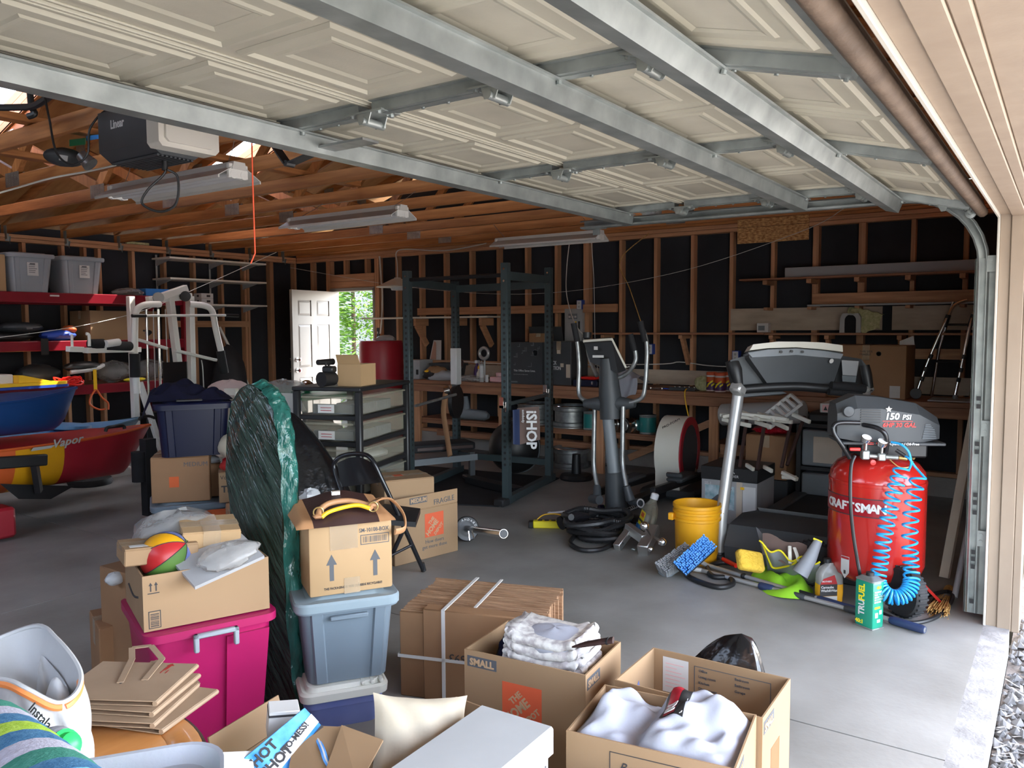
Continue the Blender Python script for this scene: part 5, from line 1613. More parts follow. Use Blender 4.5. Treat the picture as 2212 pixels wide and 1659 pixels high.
tr.part('emblem', MB().lathe([(0.016, 0), (0.016, 0.003), (0, 0.003)], 16, p, (-0.8, -0.6, 0), sx=1.0, sy=0.8), 'paper')
tr.part('side_frame', cpoly([(5.223, 1.846, 1.273), (5.275, 1.724, 1.313), (5.299, 1.675, 1.206), (5.336, 1.608, 1.099), (5.394, 1.519, 1.053), (5.196, 1.768, 1.032), (5.207, 1.798, 1.115)], 0, 0), 'charcoal', ang=25)
tr.part('side_frame', cpoly([(5.715, 1.261, 1.297), (5.793, 1.145, 1.274), (5.802, 1.087, 1.198), (5.78, 1.065, 1.051), (5.631, 1.282, 1.052)], 0, 0), 'charcoal', ang=25)
tr.part('handle_grip', MB().tube([(5.086, 1.779, 1.258), (5.072, 1.758, 1.215), (5.08, 1.735, 1.119)], [0.042, 0.045, 0.028], 14), 'black')
tr.part('handle_grip', MB().tube([(5.654, 1.094, 1.235), (5.647, 1.08, 1.175), (5.651, 1.061, 1.069)], [0.03, 0.034, 0.028], 14), 'black')
tr.part('cup_holder', MB().hexa([(5.589, 1.216, 1.174), (5.662, 1.145, 1.166), (5.772, 1.162, 1.16), (5.698, 1.234, 1.168), (5.592, 1.225, 1.271), (5.676, 1.136, 1.263), (5.787, 1.152, 1.259), (5.701, 1.243, 1.267)]), 'silver_gray')
tr.part('cup_holder_base', MB().hexa([(5.576, 1.213, 1.132), (5.645, 1.147, 1.124), (5.766, 1.165, 1.116), (5.695, 1.233, 1.124), (5.577, 1.217, 1.171), (5.651, 1.143, 1.164), (5.772, 1.162, 1.157), (5.696, 1.237, 1.164)]), 'gray_plastic')
tr.part('crossbar', MB().tube(smooth_path([(5.147, 1.758, 1.084), (5.223, 1.649, 1.095), (5.36, 1.451, 1.103), (5.479, 1.276, 1.087), (5.666, 1.092, 1.067)], 5), 0.030, 12), 'black')
tr.part('crossbar_pad', MB().tube([(5.437, 1.253, 1.112), (5.581, 1.076, 1.088)], 0.028, 12).tube([(5.426, 1.263, 1.073), (5.565, 1.095, 1.052)], 0.022, 12), 'black_matte')
hood = MB()
hood.prism([(4.88, 0.02), (4.86, 0.12), (4.95, 0.24), (5.20, 0.265), (5.52, 0.22), (5.62, 0.15), (5.62, 0.05)], 1.04, 1.74, 'xz')
tr.part('motor_hood', hood, 'charcoal', ang=25)
tr.part('hood_edge', MB().hexa([(5.50, 1.08, 0.20), (5.58, 1.08, 0.17), (5.58, 1.71, 0.17), (5.50, 1.71, 0.20), (5.42, 1.08, 0.262), (5.60, 1.08, 0.215), (5.60, 1.71, 0.215), (5.42, 1.71, 0.262)]), 'gray_light')
for y0, y1 in ((1.0, 1.10), (1.68, 1.79)):
    tr.part('side_rail', MB().box(5.45, y0, 0.06, 6.60, y1, 0.165, 0.012), 'charcoal')
tr.part('belt', MB().box(5.5, 1.10, 0.12, 6.60, 1.68, 0.15), 'black_matte')
for y in (0.99, 1.80):
    tr.part('foot', MB().box(4.85, y - 0.05, 0.0, 5.30, y + 0.05, 0.055, 0.012), 'black')

# ---- yellow bucket
bk = Thing('bucket', 'yellow plastic five gallon bucket on floor before the treadmill', 'bucket', (4.845, 1.915, 0))
bk.part('pail', MB().lathe([(0.128, 0), (0.131, 0.004), (0.140, 0.27), (0.151, 0.275), (0.151, 0.290), (0.144, 0.295), (0.145, 0.315), (0.153, 0.319), (0.153, 0.332), (0.146, 0.336), (0.147, 0.352), (0.153, 0.356), (0.153, 0.372), (0.149, 0.376), (0.143, 0.372), (0.125, 0.01), (0.0, 0.008)], 40), 'bucket_yellow')
bk.part('handle_lug', MB().box(0.075, -0.15, 0.268, 0.115, -0.115, 0.315, 0.005), 'bucket_yellow')
bk.part('handle_lug', MB().box(-0.115, 0.115, 0.268, -0.075, 0.15, 0.315, 0.005), 'bucket_yellow')

# ---- things between the treadmill and bench
pb_ = Thing('printed_carton', 'black and white printed carton with a photo, under the shoe rack', 'box', (6.05, 2.05, 0), world=True)
pb_.part('carton_body', MB().box(5.88, 1.86, 0.0, 6.30, 2.29, 0.33, 0.003), 'bag_gray')
pb_.part('black_band', MB().box(5.876, 1.856, 0.332, 6.304, 2.294, 0.432, 0.003), 'black')
pb_.part('photo_print', MB().box(5.8765, 2.03, 0.11, 5.8793, 2.26, 0.29), 'sky_print')
pb_.part('creature_print', MB().prism([(2.24, 0.15), (2.19, 0.14), (2.15, 0.16), (2.10, 0.19), (2.07, 0.24), (2.05, 0.27), (2.075, 0.285), (2.09, 0.25), (2.12, 0.225), (2.16, 0.22), (2.20, 0.185)], 5.8755, 5.8764, 'yz'), 'print_gray')
pb_.part('white_patch', MB().box(5.8765, 1.87, 0.03, 5.8793, 1.965, 0.30), 'white')
pb_.part('tan_patch', MB().box(5.8765, 1.97, 0.02, 5.8793, 2.015, 0.33), 'beige_cloth')
pb_.part('yellow_patch', MB().box(5.8755, 1.955, 0.275, 5.8764, 1.985, 0.295), 'yellow')
pb_.text('PREEDER', 0.028, 'white', (5.8755, 2.12, 0.36), (0, -1, 0), (0, 0, 1), sx=1.1)
pb_.text('SE-1', 0.032, 'white', (5.8755, 2.265, 0.29), (0, -1, 0), (0, 0, 1), bold=0.02)
em = MB().beam((5.8752, 2.08, 0.39), (5.8752, 2.055, 0.42), 0.002, 0.006).beam((5.8752, 2.055, 0.42), (5.8752, 2.03, 0.39), 0.002, 0.006).beam((5.8752, 2.06, 0.395), (5.8752, 2.045, 0.41), 0.002, 0.006)
pb_.part('emblem', em, 'white')
# folding rack: cream arms on brown tubes
sr = Thing('shoe_rack', 'folding rack of cream plastic arms on brown tubes', 'rack', (5.928, 1.861, 0.377), world=True)
for a, b in (((6.049, 2.002, 0.783), (5.85, 1.983, 0.447)), ((6.077, 1.872, 0.778), (5.874, 1.859, 0.438)), ((6.086, 1.682, 0.772), (5.926, 1.698, 0.463)), ((6.148, 1.599, 0.823), (5.95, 1.665, 0.479))):
    sr.part('tube', MB().cyl(a, b, 0.014, 10), 'leather_dark')
for a, b in (((6.033, 2.204, 0.812), (6.043, 1.657, 0.788)), ((5.992, 2.174, 0.803), (6.075, 2.058, 0.828)), ((6.002, 2.076, 0.837), (5.991, 1.683, 0.812)), ((5.907, 2.248, 0.406), (5.91, 2.153, 0.379)), ((5.928, 1.692, 0.429), (5.885, 1.573, 0.393)), ((5.926, 1.69, 0.395), (5.902, 1.585, 0.403))):
    sr.part('rail', MB().beam(a, b, 0.035, 0.028, bev=0.004), 'bone')
for a, b in (((6.082, 2.049, 0.838), (5.954, 1.876, 0.804)), ((6.102, 1.931, 0.832), (5.967, 1.77, 0.802)), ((6.126, 1.808, 0.827), (5.974, 1.672, 0.808)), ((5.991, 2.173, 0.782), (5.916, 1.926, 0.756)), ((6.036, 1.93, 0.771), (5.9, 1.773, 0.761)), ((6.062, 1.805, 0.777), (5.92, 1.655, 0.753)), ((6.149, 1.687, 0.835), (6.066, 1.537, 0.793)), ((5.928, 1.96, 0.459), (5.859, 1.881, 0.441)), ((5.953, 1.835, 0.453), (5.886, 1.753, 0.436))):
    sr.part('arm', MB().beam(a, b, 0.022, 0.03, bev=0.004), 'bone')
vg = Thing('vent_grille', 'white slotted vent grille leaning on the folding rack', 'grille', (6.251, 1.79, 0.73), world=True)
ga, gb_, gc_, gd_ = [Vector(p) for p in ((6.158, 1.933, 0.795), (6.093, 1.842, 0.725), (6.244, 1.646, 0.909), (6.302, 1.746, 0.971))]
for k in range(7):
    f = k / 6
    vg.part('slat', MB().beam(ga.lerp(gd_, f), gb_.lerp(gc_, f), 0.02, 0.022), 'paper')
vg.part('frame_side', MB().beam(ga, gd_, 0.02, 0.022), 'paper')
vg.part('frame_side', MB().beam(gb_, gc_, 0.02, 0.022), 'paper')
rg = Thing('rug_roll', 'gray fabric roll lying under the bench top behind treadmill', 'roll', (7.0, 2.2, 0.6), world=True)
rg.part('roll', MB().cyl((6.868, 2.484, 0.719), (6.758, 1.769, 0.793), 0.095, 20), 'gray_light')
rg.part('end_disc', MB().lathe([(0.0, 0.001), (0.08, 0.001), (0.085, 0.0)], 18, (6.868, 2.484, 0.719), (-0.3, 0.95, 0)), 'brown_fabric')
bq = carton('shipping_box', 'brown carton with white label and red foil under bench', (6.75, 2.02, 0.24), 0.0, 0.30, 0.34, 0.36, 'cardboard_dark')
bq.part('shipping_label', MB().box(-0.152, 0.03, 0.02, -0.151, 0.15, 0.12), 'paper')
bq.part('green_dot', MB().lathe([(0.016, 0), (0.016, 0.001), (0, 0.001)], 14, (-0.151, 0.0, 0.06), (-1, 0, 0)), 'lime')
solo('box_crate', MB().box(6.6, 1.84, 0.0, 6.92, 2.20, 0.236, 0.004), 'charcoal', 'dark crate holding up the brown carton under the bench', 'crate')
solo('red_foil', MB().sph((6.75, 2.02, 0.63), (0.13, 0.16, 0.035), 18, 8, 0.12, 3), 'tinsel_red', 'shiny red foil bag on top of the labelled brown carton', 'foil')
dc = Thing('drawer_cart', 'black drawer unit with a clear drawer under the bench', 'drawer unit', (6.85, 1.55, 0), world=True)
dc.part('frame', MB().box(6.68, 1.36, 0.0, 7.10, 1.40, 0.70, 0.004).box(6.68, 1.76, 0.0, 7.10, 1.80, 0.70, 0.004).box(6.68, 1.40, 0.68, 7.10, 1.76, 0.71).box(6.68, 1.40, 0.33, 7.10, 1.76, 0.36), 'black')
dc.part('drawer', MB().box(6.665, 1.41, 0.37, 7.08, 1.75, 0.66, 0.01), 'gray_plastic')
dc.part('drawer_window', MB().box(6.66, 1.44, 0.40, 6.664, 1.66, 0.61, 0.004), 'beige_cloth')
dc.part('drawer', MB().box(6.665, 1.41, 0.03, 7.08, 1.75, 0.31, 0.01), 'gray_plastic')
dc.part('top_tray', MB().box(6.70, 1.45, 0.715, 7.0, 1.72, 0.80, 0.02), 'black')
bs = Thing('gift_box', 'flat pink and white gift box with script under bench edge', 'box', (6.95, 1.48, 0.80), world=True)
bs.part('box_body', MB().box(6.72, 1.33, 0.80, 7.08, 1.63, 0.875, 0.004), 'paper')
bs.part('label', MB().box(6.717, 1.36, 0.81, 6.7195, 1.61, 0.865), 'pastel_pink')
bs.text('Bottle Set', 0.042, 'print_dark', (6.7165, 1.56, 0.828), (0, -1, 0), (0, 0, 1), shear=0.3)
bs.part('tower_mark', MB().prism([(1.395, 0.82), (1.385, 0.86), (1.375, 0.82), (1.383, 0.84)], 6.7155, 6.7165, 'yz').prism([(1.60, 0.82), (1.585, 0.855), (1.57, 0.82)], 6.7155, 6.7165, 'yz'), 'print_dark')
for i, (y, m_) in enumerate(((2.35, 'glass'), (1.9, 'glass'))):
    pass
jr = Thing('glass_jar', 'small clear glass jar under the treadmill crossbar on bench', 'jar', (7.30, 1.95, 0.886))
jr.part('jar', MB().lathe([(0.03, 0), (0.034, 0.01), (0.034, 0.06), (0.028, 0.07)], 14), 'clear_bottle')
jr.part('lid', MB().lathe([(0.03, 0.07), (0.03, 0.085), (0, 0.085)], 14), 'chrome')
solo('plank_stack', MB().box(7.2, 1.70, 0.886, 7.34, 2.36, 0.93, 0.003), 'bench_y', 'short reddish plank on bench below the treadmill console', 'board')

# ---- floor items round the elliptical
ps = Thing('power_strip', 'yellow metal power strip on the concrete floor', 'power strip', (5.058, 3.125, 0), rz=-1.05)
ps.part('housing', MB().box(-0.15, -0.028, 0.0, 0.15, 0.028, 0.055, 0.006), 'lemon')
for k in range(5):
    ps.part('outlet', MB().box(-0.115 + k * 0.05, -0.016, 0.0552, -0.082 + k * 0.05, 0.016, 0.0575), 'black')
for x in (-0.185, 0.150):
    ps.part('end_cap', MB().box(x, -0.03, 0, x + 0.035, 0.03, 0.05, 0.005), 'black')
ps.part('cord', MB().tube(smooth_path([(-0.14, 0.035, 0.03), (-0.08, 0.06, 0.08), (0.02, 0.06, 0.09), (0.10, 0.045, 0.07), (0.20, 0.02, 0.03), (0.26, -0.02, 0.012), (0.30, -0.08, 0.008)], 6), 0.005, 6), 'yellow')
wd = Thing('spray_wand', 'long white spray wand with blue and green handle on floor', 'spray wand', (5.617, 3.271, 0), world=True)
wd.part('tube', MB().cyl((5.38, 3.355, 0.02), (5.693, 3.098, 0.03), 0.008, 8).cyl((5.547, 3.209, 0.025), (5.576, 3.195, 0.025), 0.013, 8), 'white')
wd.part('tip', MB().tube([(5.38, 3.355, 0.02), (5.357, 3.362, 0.02)], [0.014, 0.006], 8), 'white')
wd.part('collar', MB().cyl((5.701, 3.086, 0.03), (5.734, 3.066, 0.03), 0.028, 10), 'navy_plastic')
wd.part('handle', MB().cyl((5.734, 3.066, 0.03), (5.803, 3.022, 0.03), 0.022, 10), 'lime')
hp = Thing('vacuum_hose', 'heap of black corrugated vacuum hose on the concrete', 'hose', (4.948, 2.693, 0), world=True)
hc = Vector((5.008, 2.718, 0))
pts = []
rr = random.Random(5)
for k in range(46):
    a = k * 0.62
    r = 0.19 + 0.05 * math.sin(k * 1.3) + (0.04 if k % 7 == 0 else 0)
    pts.append(hc + Vector((r * math.cos(a) * 0.95, r * 1.15 * math.sin(a), 0.025 + 0.0032 * k + 0.012 * math.sin(k * 2.1))))
sp = smooth_path(pts, 9)
hp.part('hose', MB().tube(sp, [0.024 if i % 2 else 0.020 for i in range(len(sp))], 8), 'black')
hp.part('nozzle', MB().tube([hc + Vector((-0.15, 0.22, 0.10)), hc + Vector((-0.02, 0.17, 0.13)), hc + Vector((0.06, 0.12, 0.12))], [0.05, 0.045, 0.03], 14), 'black_gloss')
pts = [(4.977, 2.86, 0.02), (4.706, 2.77, 0.02), (4.591, 2.61, 0.02), (4.682, 2.513, 0.02), (4.899, 2.522, 0.02)]
hp.part('loose_loop', MB().tube(smooth_path(pts, 8), 0.016, 8), 'black')
pts = [(0.05 + 0.01 * k, 0.02 * math.sin(k * 1.57), 0.02 * math.cos(k * 1.57)) for k in range(28)]
o0 = Vector((5.628, 2.809, 0.06))
solo('coiled_cord', MB().tube([o0 + Vector(p) * 0.8 for p in pts], 0.004, 5), 'gray_light', 'short gray coiled cord beside the elliptical mast', 'cord')
# coolant bottle
cb = Thing('coolant_bottle', 'gray jug with yellow and blue label behind the hitch', 'bottle', (5.119, 2.434, 0), rz=-0.9, rot=(0.0, 0.30, -0.9))
cb.part('jug', MB().box(-0.045, -0.085, 0, 0.045, 0.085, 0.20, 0.02, 3), 'clear_plastic')
sh = MB()
loft(sh, [(rrect(0.088, 0.165, 0.02), 0.195), (rrect(0.075, 0.11, 0.02), 0.25), (rrect(0.05, 0.05, 0.02), 0.285), (rrect(0.045, 0.045, 0.02), 0.305)])
cb.part('shoulder', sh, 'clear_plastic')
cb.part('cap', MB().lathe([(0.028, 0.30), (0.028, 0.335), (0.02, 0.342), (0, 0.342)], 16), 'white')
cb.part('yellow_label', MB().box(-0.047, -0.075, 0.10, -0.0455, 0.045, 0.20), 'lemon')
cb.part('blue_label', MB().box(-0.047, -0.075, 0.01, -0.0455, 0.07, 0.10), 'blue_label')
cb.part('red_patch', MB().box(-0.0485, -0.055, 0.16, -0.0472, 0.02, 0.19), 'orange_plastic')
cb.text('PRESTONE', 0.022, 'print_dark', (-0.0488, 0.04, 0.125), (0, -1, 0), (0, 0, 1), bold=0.02)
cb.part('handle', MB().tube(smooth_path([(0, -0.09, 0.08), (0, -0.125, 0.12), (0, -0.12, 0.2), (0, -0.06, 0.25)], 5), 0.014, 8), 'clear_plastic')
# drop hitch
ht = Thing('drop_hitch', 'silver aluminium drop hitch with chrome balls on floor', 'hitch', (4.834, 2.332, 0), world=True)
hA, hB, hC, hD = [Vector(p) for p in ((4.767, 2.446, 0.02), (4.946, 2.433, 0.11), (4.858, 2.287, 0.08), (4.839, 2.225, 0.14))]
ht.part('shank', MB().beam(hA, hB, 0.05, 0.05, bev=0.003), 'alu')
ht.part('drop_bar', MB().beam(hB + Vector((-0.01, 0.02, 0.015)), hC, 0.05, 0.06, bev=0.003), 'alu')
for k in range(4):
    p = (hB + Vector((-0.01, 0.02, 0.01))).lerp(hC, 0.15 + 0.22 * k)
    ht.part('adjust_hole', MB().cyl(p + Vector((-0.021, -0.019, 0)), p + Vector((-0.024, -0.022, 0)), 0.008, 10), 'black')
p = hA.lerp(hB, 0.3)
ht.part('pin_hole', MB().cyl(p + Vector((-0.020, -0.018, 0)), p + Vector((-0.024, -0.022, 0)), 0.010, 10), 'black')
ht.part('ball_block', MB().beam((4.759, 2.252, 0.03), (5.012, 2.284, 0.12), 0.075, 0.075, bev=0.006), 'alu')
for a, b, r in (((4.775, 2.214, 0.14), (4.427, 2.084, 0.289), 0.028), ((4.947, 2.26, 0.08), (4.463, 1.984, 0.196), 0.026), ((4.823, 2.236, 0.03), (4.439, 2.049, 0.148), 0.018)):
    q = Vector(b)
    ht.part('tow_ball', MB().cyl(a, q, 0.012, 10).sph(tuple(q), r, 16, 10), 'chrome')
solo('small_bolt', MB().cyl((4.835, 2.36, 0.008), (4.825, 2.334, 0.008), 0.008, 8).lathe([(0.013, 0), (0.013, 0.008), (0, 0.008)], 6, (4.844, 2.364, 0.002)), 'galv', 'tiny loose bolt on the floor before the drop hitch', 'bolt')

# ---- air compressor
CX, CY = 4.69, 0.83
ac = Thing('air_compressor', 'red upright air compressor tank with black motor shroud on top', 'air compressor', (CX, CY, 0), world=True)
R_ = 0.245
prof = [(0.0, 0.095), (0.09, 0.10), (0.17, 0.125), (0.225, 0.165), (R_, 0.22), (R_, 0.655)]
prof += [(R_ + 0.003, 0.657), (R_ + 0.003, 0.672), (R_ - 0.002, 0.675)]
prof += [(0.235, 0.72), (0.205, 0.76), (0.15, 0.79), (0.08, 0.805), (0.0, 0.81)]
ac.part('tank', MB().lathe(prof, 48, (CX, CY, 0)), 'tank_red')


def cylpatch(a0, a1, z0, z1, r, n=20):
    return MB().grid(lambda u, v: (CX + r * math.cos(math.radians(a0 + (a1 - a0) * u)), CY + r * math.sin(math.radians(a0 + (a1 - a0) * u)), z0 + (z1 - z0) * v), n, 1)


# angles: the camera looks at the tank from about 190 degrees
ac.part('name_band', cylpatch(92, 200, 0.505, 0.595, R_ + 0.0015), 'band_red')
ac.part('band_line', cylpatch(92, 200, 0.500, 0.505, R_ + 0.002), 'print_dark')
ac.part('band_line', cylpatch(92, 200, 0.595, 0.600, R_ + 0.002), 'print_dark')


def cyltext(txt, size, a_start, z, r, m, bold=0.02, sp=0.86):
    a = a_start
    for ch in txt:
        if ch != ' ':
            p = (CX + r * math.cos(math.radians(a)), CY + r * math.sin(math.radians(a)), z)
            ac.text(ch, size, m, p, (-math.sin(math.radians(a)), math.cos(math.radians(a)), 0), (0, 0, 1), bold=bold, align='CENTER')
        a += math.degrees(size * sp * (0.45 if ch in 'I1' else 1) / r)


cyltext('CRAFTSMAN', 0.064, 124, 0.527, R_ + 0.003, 'white', 0.035, 0.61)
ac.part('warning_tag', cylpatch(148, 160, 0.19, 0.275, R_ + 0.002), 'paper')
ac.part('warning_tag_point', MB().add([(CX + (R_ + .002) * math.cos(math.radians(a)), CY + (R_ + .002) * math.sin(math.radians(a)), z) for a, z in ((148, 0.19), (160, 0.19), (154, 0.155))], [(0, 2, 1)]), 'paper')
ac.part('warning_stripe', cylpatch(148.5, 159.5, 0.26, 0.272, R_ + 0.003), 'red')
ac.part('warning_mark', cylpatch(152.5, 155.5, 0.18, 0.20, R_ + 0.003), 'print_dark')
for a in (120, 290, 30):
    p = Vector((CX + 0.19 * math.cos(math.radians(a)), CY + 0.19 * math.sin(math.radians(a)), 0.16))
    q = Vector((CX + 0.33 * math.cos(math.radians(a)), CY + 0.33 * math.sin(math.radians(a)), 0.012))
    if a == 290:
        ac.part('leg', MB().beam(p, q, 0.07, 0.014), 'tank_red')
        ac.part('foot_pad', MB().box(q.x - 0.04, q.y - 0.04, 0, q.x + 0.04, q.y + 0.04, 0.016, 0.004), 'black')


def wheel(c, ax):
    w = MB().lathe([(0.045, -0.03), (0.085, -0.032), (0.118, -0.036), (0.128, -0.022), (0.130, 0), (0.128, 0.022), (0.118, 0.036), (0.085, 0.032), (0.045, 0.03)], 36, c, ax)
    o = ac.part('wheel', w, 'rubber')
    sp_ = MB()
    axv = Vector(ax).normalized()
    u = axv.orthogonal().normalized()
    v = axv.cross(u)
    for k in range(9):
        a = 2 * PI * k / 9
        d = u * math.cos(a) + v * math.sin(a)
        sp_.beam(Vector(c) + d * 0.02, Vector(c) + d * 0.085, 0.012, 0.05, tuple(axv))
    sp_.lathe([(0.0, -0.036), (0.022, -0.036), (0.022, 0.036), (0, 0.036)], 14, c, ax)
    ac.part('wheel_hub', sp_, 'charcoal', o, kind='stuff')
    tr_ = MB()
    for k in range(30):
        a = 2 * PI * k / 30
        d = u * math.cos(a) + v * math.sin(a)
        tr_.beam(Vector(c) + d * 0.1305 - axv * 0.028, Vector(c) + d * 0.1305 + axv * 0.028, 0.010, 0.006, tuple(d))
    ac.part('tread', tr_, 'rubber', o, kind='stuff')


wheel(((4.466, 0.662, 0)[0] + 0.02, (4.466, 0.662, 0)[1] - 0.01, 0.132), (0.80, -0.60, 0))
wheel(Vector((4.765, 1.17, 0)) + Vector((-0.02, 0.0, 0.132)), (0.85, 0.3, 0))
ac.part('axle', MB().cyl(((4.466, 0.662, 0)[0] + 0.02, (4.466, 0.662, 0)[1] - 0.01, 0.132), (CX, CY, 0.15), 0.012, 8), 'galv_dark')
# shroud: long axis almost across the view
SM = Matrix.Translation((CX + 0.02, CY - 0.01, 0)) @ Matrix.Rotation(math.radians(-63), 4, 'Z')
q = MB()
q.M = SM
sec = [(-0.255, [(-0.10, 0.90), (0.10, 0.90), (0.10, 1.03), (0.06, 1.08), (-0.06, 1.08), (-0.10, 1.03)]),
       (-0.16, [(-0.125, 0.885), (0.12, 0.885), (0.12, 1.07), (0.07, 1.125), (-0.07, 1.125), (-0.125, 1.06)]),
       (-0.04, [(-0.13, 0.88), (0.12, 0.88), (0.12, 1.07), (0.07, 1.118), (-0.07, 1.118), (-0.13, 1.06)]),
       (0.15, [(-0.13, 0.88), (0.12, 0.88), (0.12, 1.04), (0.07, 1.085), (-0.07, 1.085), (-0.13, 1.03)]),
       (0.265, [(-0.09, 0.90), (0.09, 0.90), (0.08, 0.98), (0.05, 1.01), (-0.05, 1.01), (-0.09, 0.97)])]
vs_, fs_ = [], []
for x, pl_ in sec:
    vs_ += [(x, y, z) for y, z in pl_]
for i in range(len(sec) - 1):
    for j in range(6):
        fs_.append((i * 6 + j, (i + 1) * 6 + j, (i + 1) * 6 + (j + 1) % 6, i * 6 + (j + 1) % 6))
fs_ += [tuple(range(6)), tuple(range(24, 30))[::-1]]
q.add(vs_, fs_)
shr = ac.part('motor_shroud', q, 'charcoal', ang=22)
q = MB()
q.M = SM
q.box(-0.14, -0.12, 0.80, 0.20, 0.11, 0.882, 0.01)
ac.part('pump_block', q, 'black')
q = MB()
q.M = SM
q.box(-0.24, -0.145, 0.868, 0.28, 0.13, 0.885, 0.004)
ac.part('shroud_rim', q, 'charcoal')
vn = MB()
vn.M = SM
for k in range(6):
    vn.box(-0.145, -0.1335, 0.985 + k * 0.013, -0.045, -0.1285, 0.991 + k * 0.013)
ac.part('vent_slot', vn, 'black', shr, kind='stuff')
vn = MB()
for k in range(9):
    z = 0.905 + k * 0.009
    a, b = SM @ Vector((0.165 + 0.002 * k, -0.1285 + 0.0008 * k, z)), SM @ Vector((0.245 - 0.002 * k, -0.100 + 0.0005 * k, z))
    vn.beam(a, b, 0.006, 0.004)
ac.part('grille_slot', vn, 'gray_plastic', shr, kind='stuff')
q = MB()
q.M = SM
q.lathe([(0.0, 0.014), (0.026, 0.012), (0.032, 0.0)], 18, (-0.205, -0.122, 1.045), (0, -1, 0))
ac.part('dial_cap', q, 'charcoal')


def stx_(txt, size, x, z, m, bold=0.02, shear=0.15, y=-0.1325):
    o = SM @ Vector((x, y, z))
    xd = SM.to_3x3() @ Vector((1, 0, 0))
    ac.text(txt, size, m, o, xd, (0, 0, 1), bold=bold, shear=shear)


stx_('150', 0.048, -0.025, 1.005, 'white', 0.035)
stx_('PSI', 0.036, 0.062, 1.005, 'white', 0.03)
stx_('6HP 30 GAL', 0.032, -0.035, 0.965, 'bright_red', 0.03)
stx_('Single Cylinder / Oil-Free', 0.019, -0.05, 0.871, 'white', 0.02, 0.1, -0.1465)
q = MB()
q.M = SM
q.box(-0.035, -0.1328, 0.994, 0.115, -0.1312, 0.997)
ac.part('red_rule', q, 'bright_red')
st5 = []
for k in range(10):
    a = PI / 2 + k * PI / 5
    r = 0.018 if k % 2 == 0 else 0.008
    st5.append((r * math.cos(a), r * math.sin(a)))
q = MB()
q.M = SM @ Matrix.Translation((-0.005, -0.1318, 1.058)) @ Matrix.Rotation(0.0, 4, 'X')
q.prism([(a, b) for a, b in st5], -0.001, 0.001, 'xz')
ac.part('star_emblem', q, 'paper')
q = MB()
q.M = SM
q.box(-0.13, -0.147, 0.872, -0.08, -0.1455, 0.876).box(-0.13, -0.147, 0.880, -0.08, -0.1455, 0.884)
ac.part('red_stripe', q, 'bright_red')
# handle hoop, gauges, valves
hd = [SM @ Vector(p) for p in ((-0.13, -0.13, 0.975), (-0.075, -0.19, 0.965), (-0.04, -0.205, 0.93), (-0.03, -0.19, 0.86), (-0.03, -0.15, 0.80))]
ac.part('handle', MB().tube(smooth_path(hd, 6), 0.012, 10), 'black_gloss')
hd = [SM @ Vector(p) for p in ((-0.15, -0.13, 0.985), (-0.27, -0.16, 0.985), (-0.29, -0.17, 0.94), (-0.24, -0.17, 0.86), (-0.20, -0.15, 0.80))]
ac.part('handle', MB().tube(smooth_path(hd, 6), 0.012, 10), 'black_gloss')
for x, z in ((-0.135, 0.915), (-0.055, 0.895)):
    g_ = [SM @ Vector((x, -0.205, z)), SM @ Vector((x, -0.19, z - 0.045))]
    g0 = ac.part('gauge', MB().lathe([(0.026, -0.018), (0.028, 0.0), (0.028, 0.004), (0.024, 0.006)], 20, g_[0], (-0.35, -0.35, 0.87)).cyl(g_[0], g_[1] - Vector((0, 0, 0.04)), 0.009, 10), 'chrome')
    ac.part('gauge_face', MB().lathe([(0.0, 0.0065), (0.024, 0.0065), (0.0245, 0.0055)], 20, g_[0], (-0.35, -0.35, 0.87)), 'gauge_face', g0)
mv = MB()
mv.M = SM
mv.box(-0.155, -0.21, 0.80, -0.115, -0.165, 0.85, 0.006).box(-0.075, -0.21, 0.795, -0.035, -0.165, 0.835, 0.006)
mv.tube([(-0.155, -0.19, 0.82), (0.03, -0.18, 0.81)], 0.012, 10)
ac.part('manifold', mv, 'galv')
q = MB()
q.M = SM
q.box(-0.215, -0.20, 0.845, -0.16, -0.19, 0.862, 0.003)
ac.part('red_lever', q, 'bright_red')
q = MB()
q.M = SM
q.lathe([(0.0, 0.02), (0.014, 0.018), (0.014, 0)], 12, (-0.105, -0.21, 0.79), (0, -1, 0))
ac.part('red_knob', q, 'bright_red')
q = MB()
q.M = SM
q.cyl((0.035, -0.18, 0.81), (0.075, -0.185, 0.805), 0.011, 10)
ac.part('coupler', q, 'brass')
q = MB()
q.M = SM
q.tube(smooth_path([(0.155, -0.08, 0.87), (0.15, -0.09, 0.82), (0.13, -0.10, 0.79)], 5), 0.009, 8)
ac.part('relief_tube', q, 'brass')
q = MB()
q.M = SM
q.tube(smooth_path([(-0.01, -0.18, 0.80), (0.03, -0.20, 0.765), (0.08, -0.20, 0.765), (0.11, -0.17, 0.79)], 5), 0.004, 6)
ac.part('copper_line', q, 'brass')
ac.part('power_cord', MB().tube(smooth_path([(4.354, 0.88, 0.833), (4.319, 0.889, 0.777), (4.286, 0.881, 0.617), (4.284, 0.864, 0.453), (4.288, 0.841, 0.313), (4.312, 0.831, 0.225), (4.644, 0.883, 0.012)], 6), 0.009, 8), 'black')
ac.part('bleed_cord', MB().tube(smooth_path([(4.441, 0.746, 0.01), (4.371, 0.616, 0.01), (4.478, 0.525, 0.012), (4.697, 0.477, 0.012), (4.934, 0.474, 0.02), (5.004, 0.522, 0.01), (4.823, 0.614, 0.012)], 7), 0.011, 8), 'black')

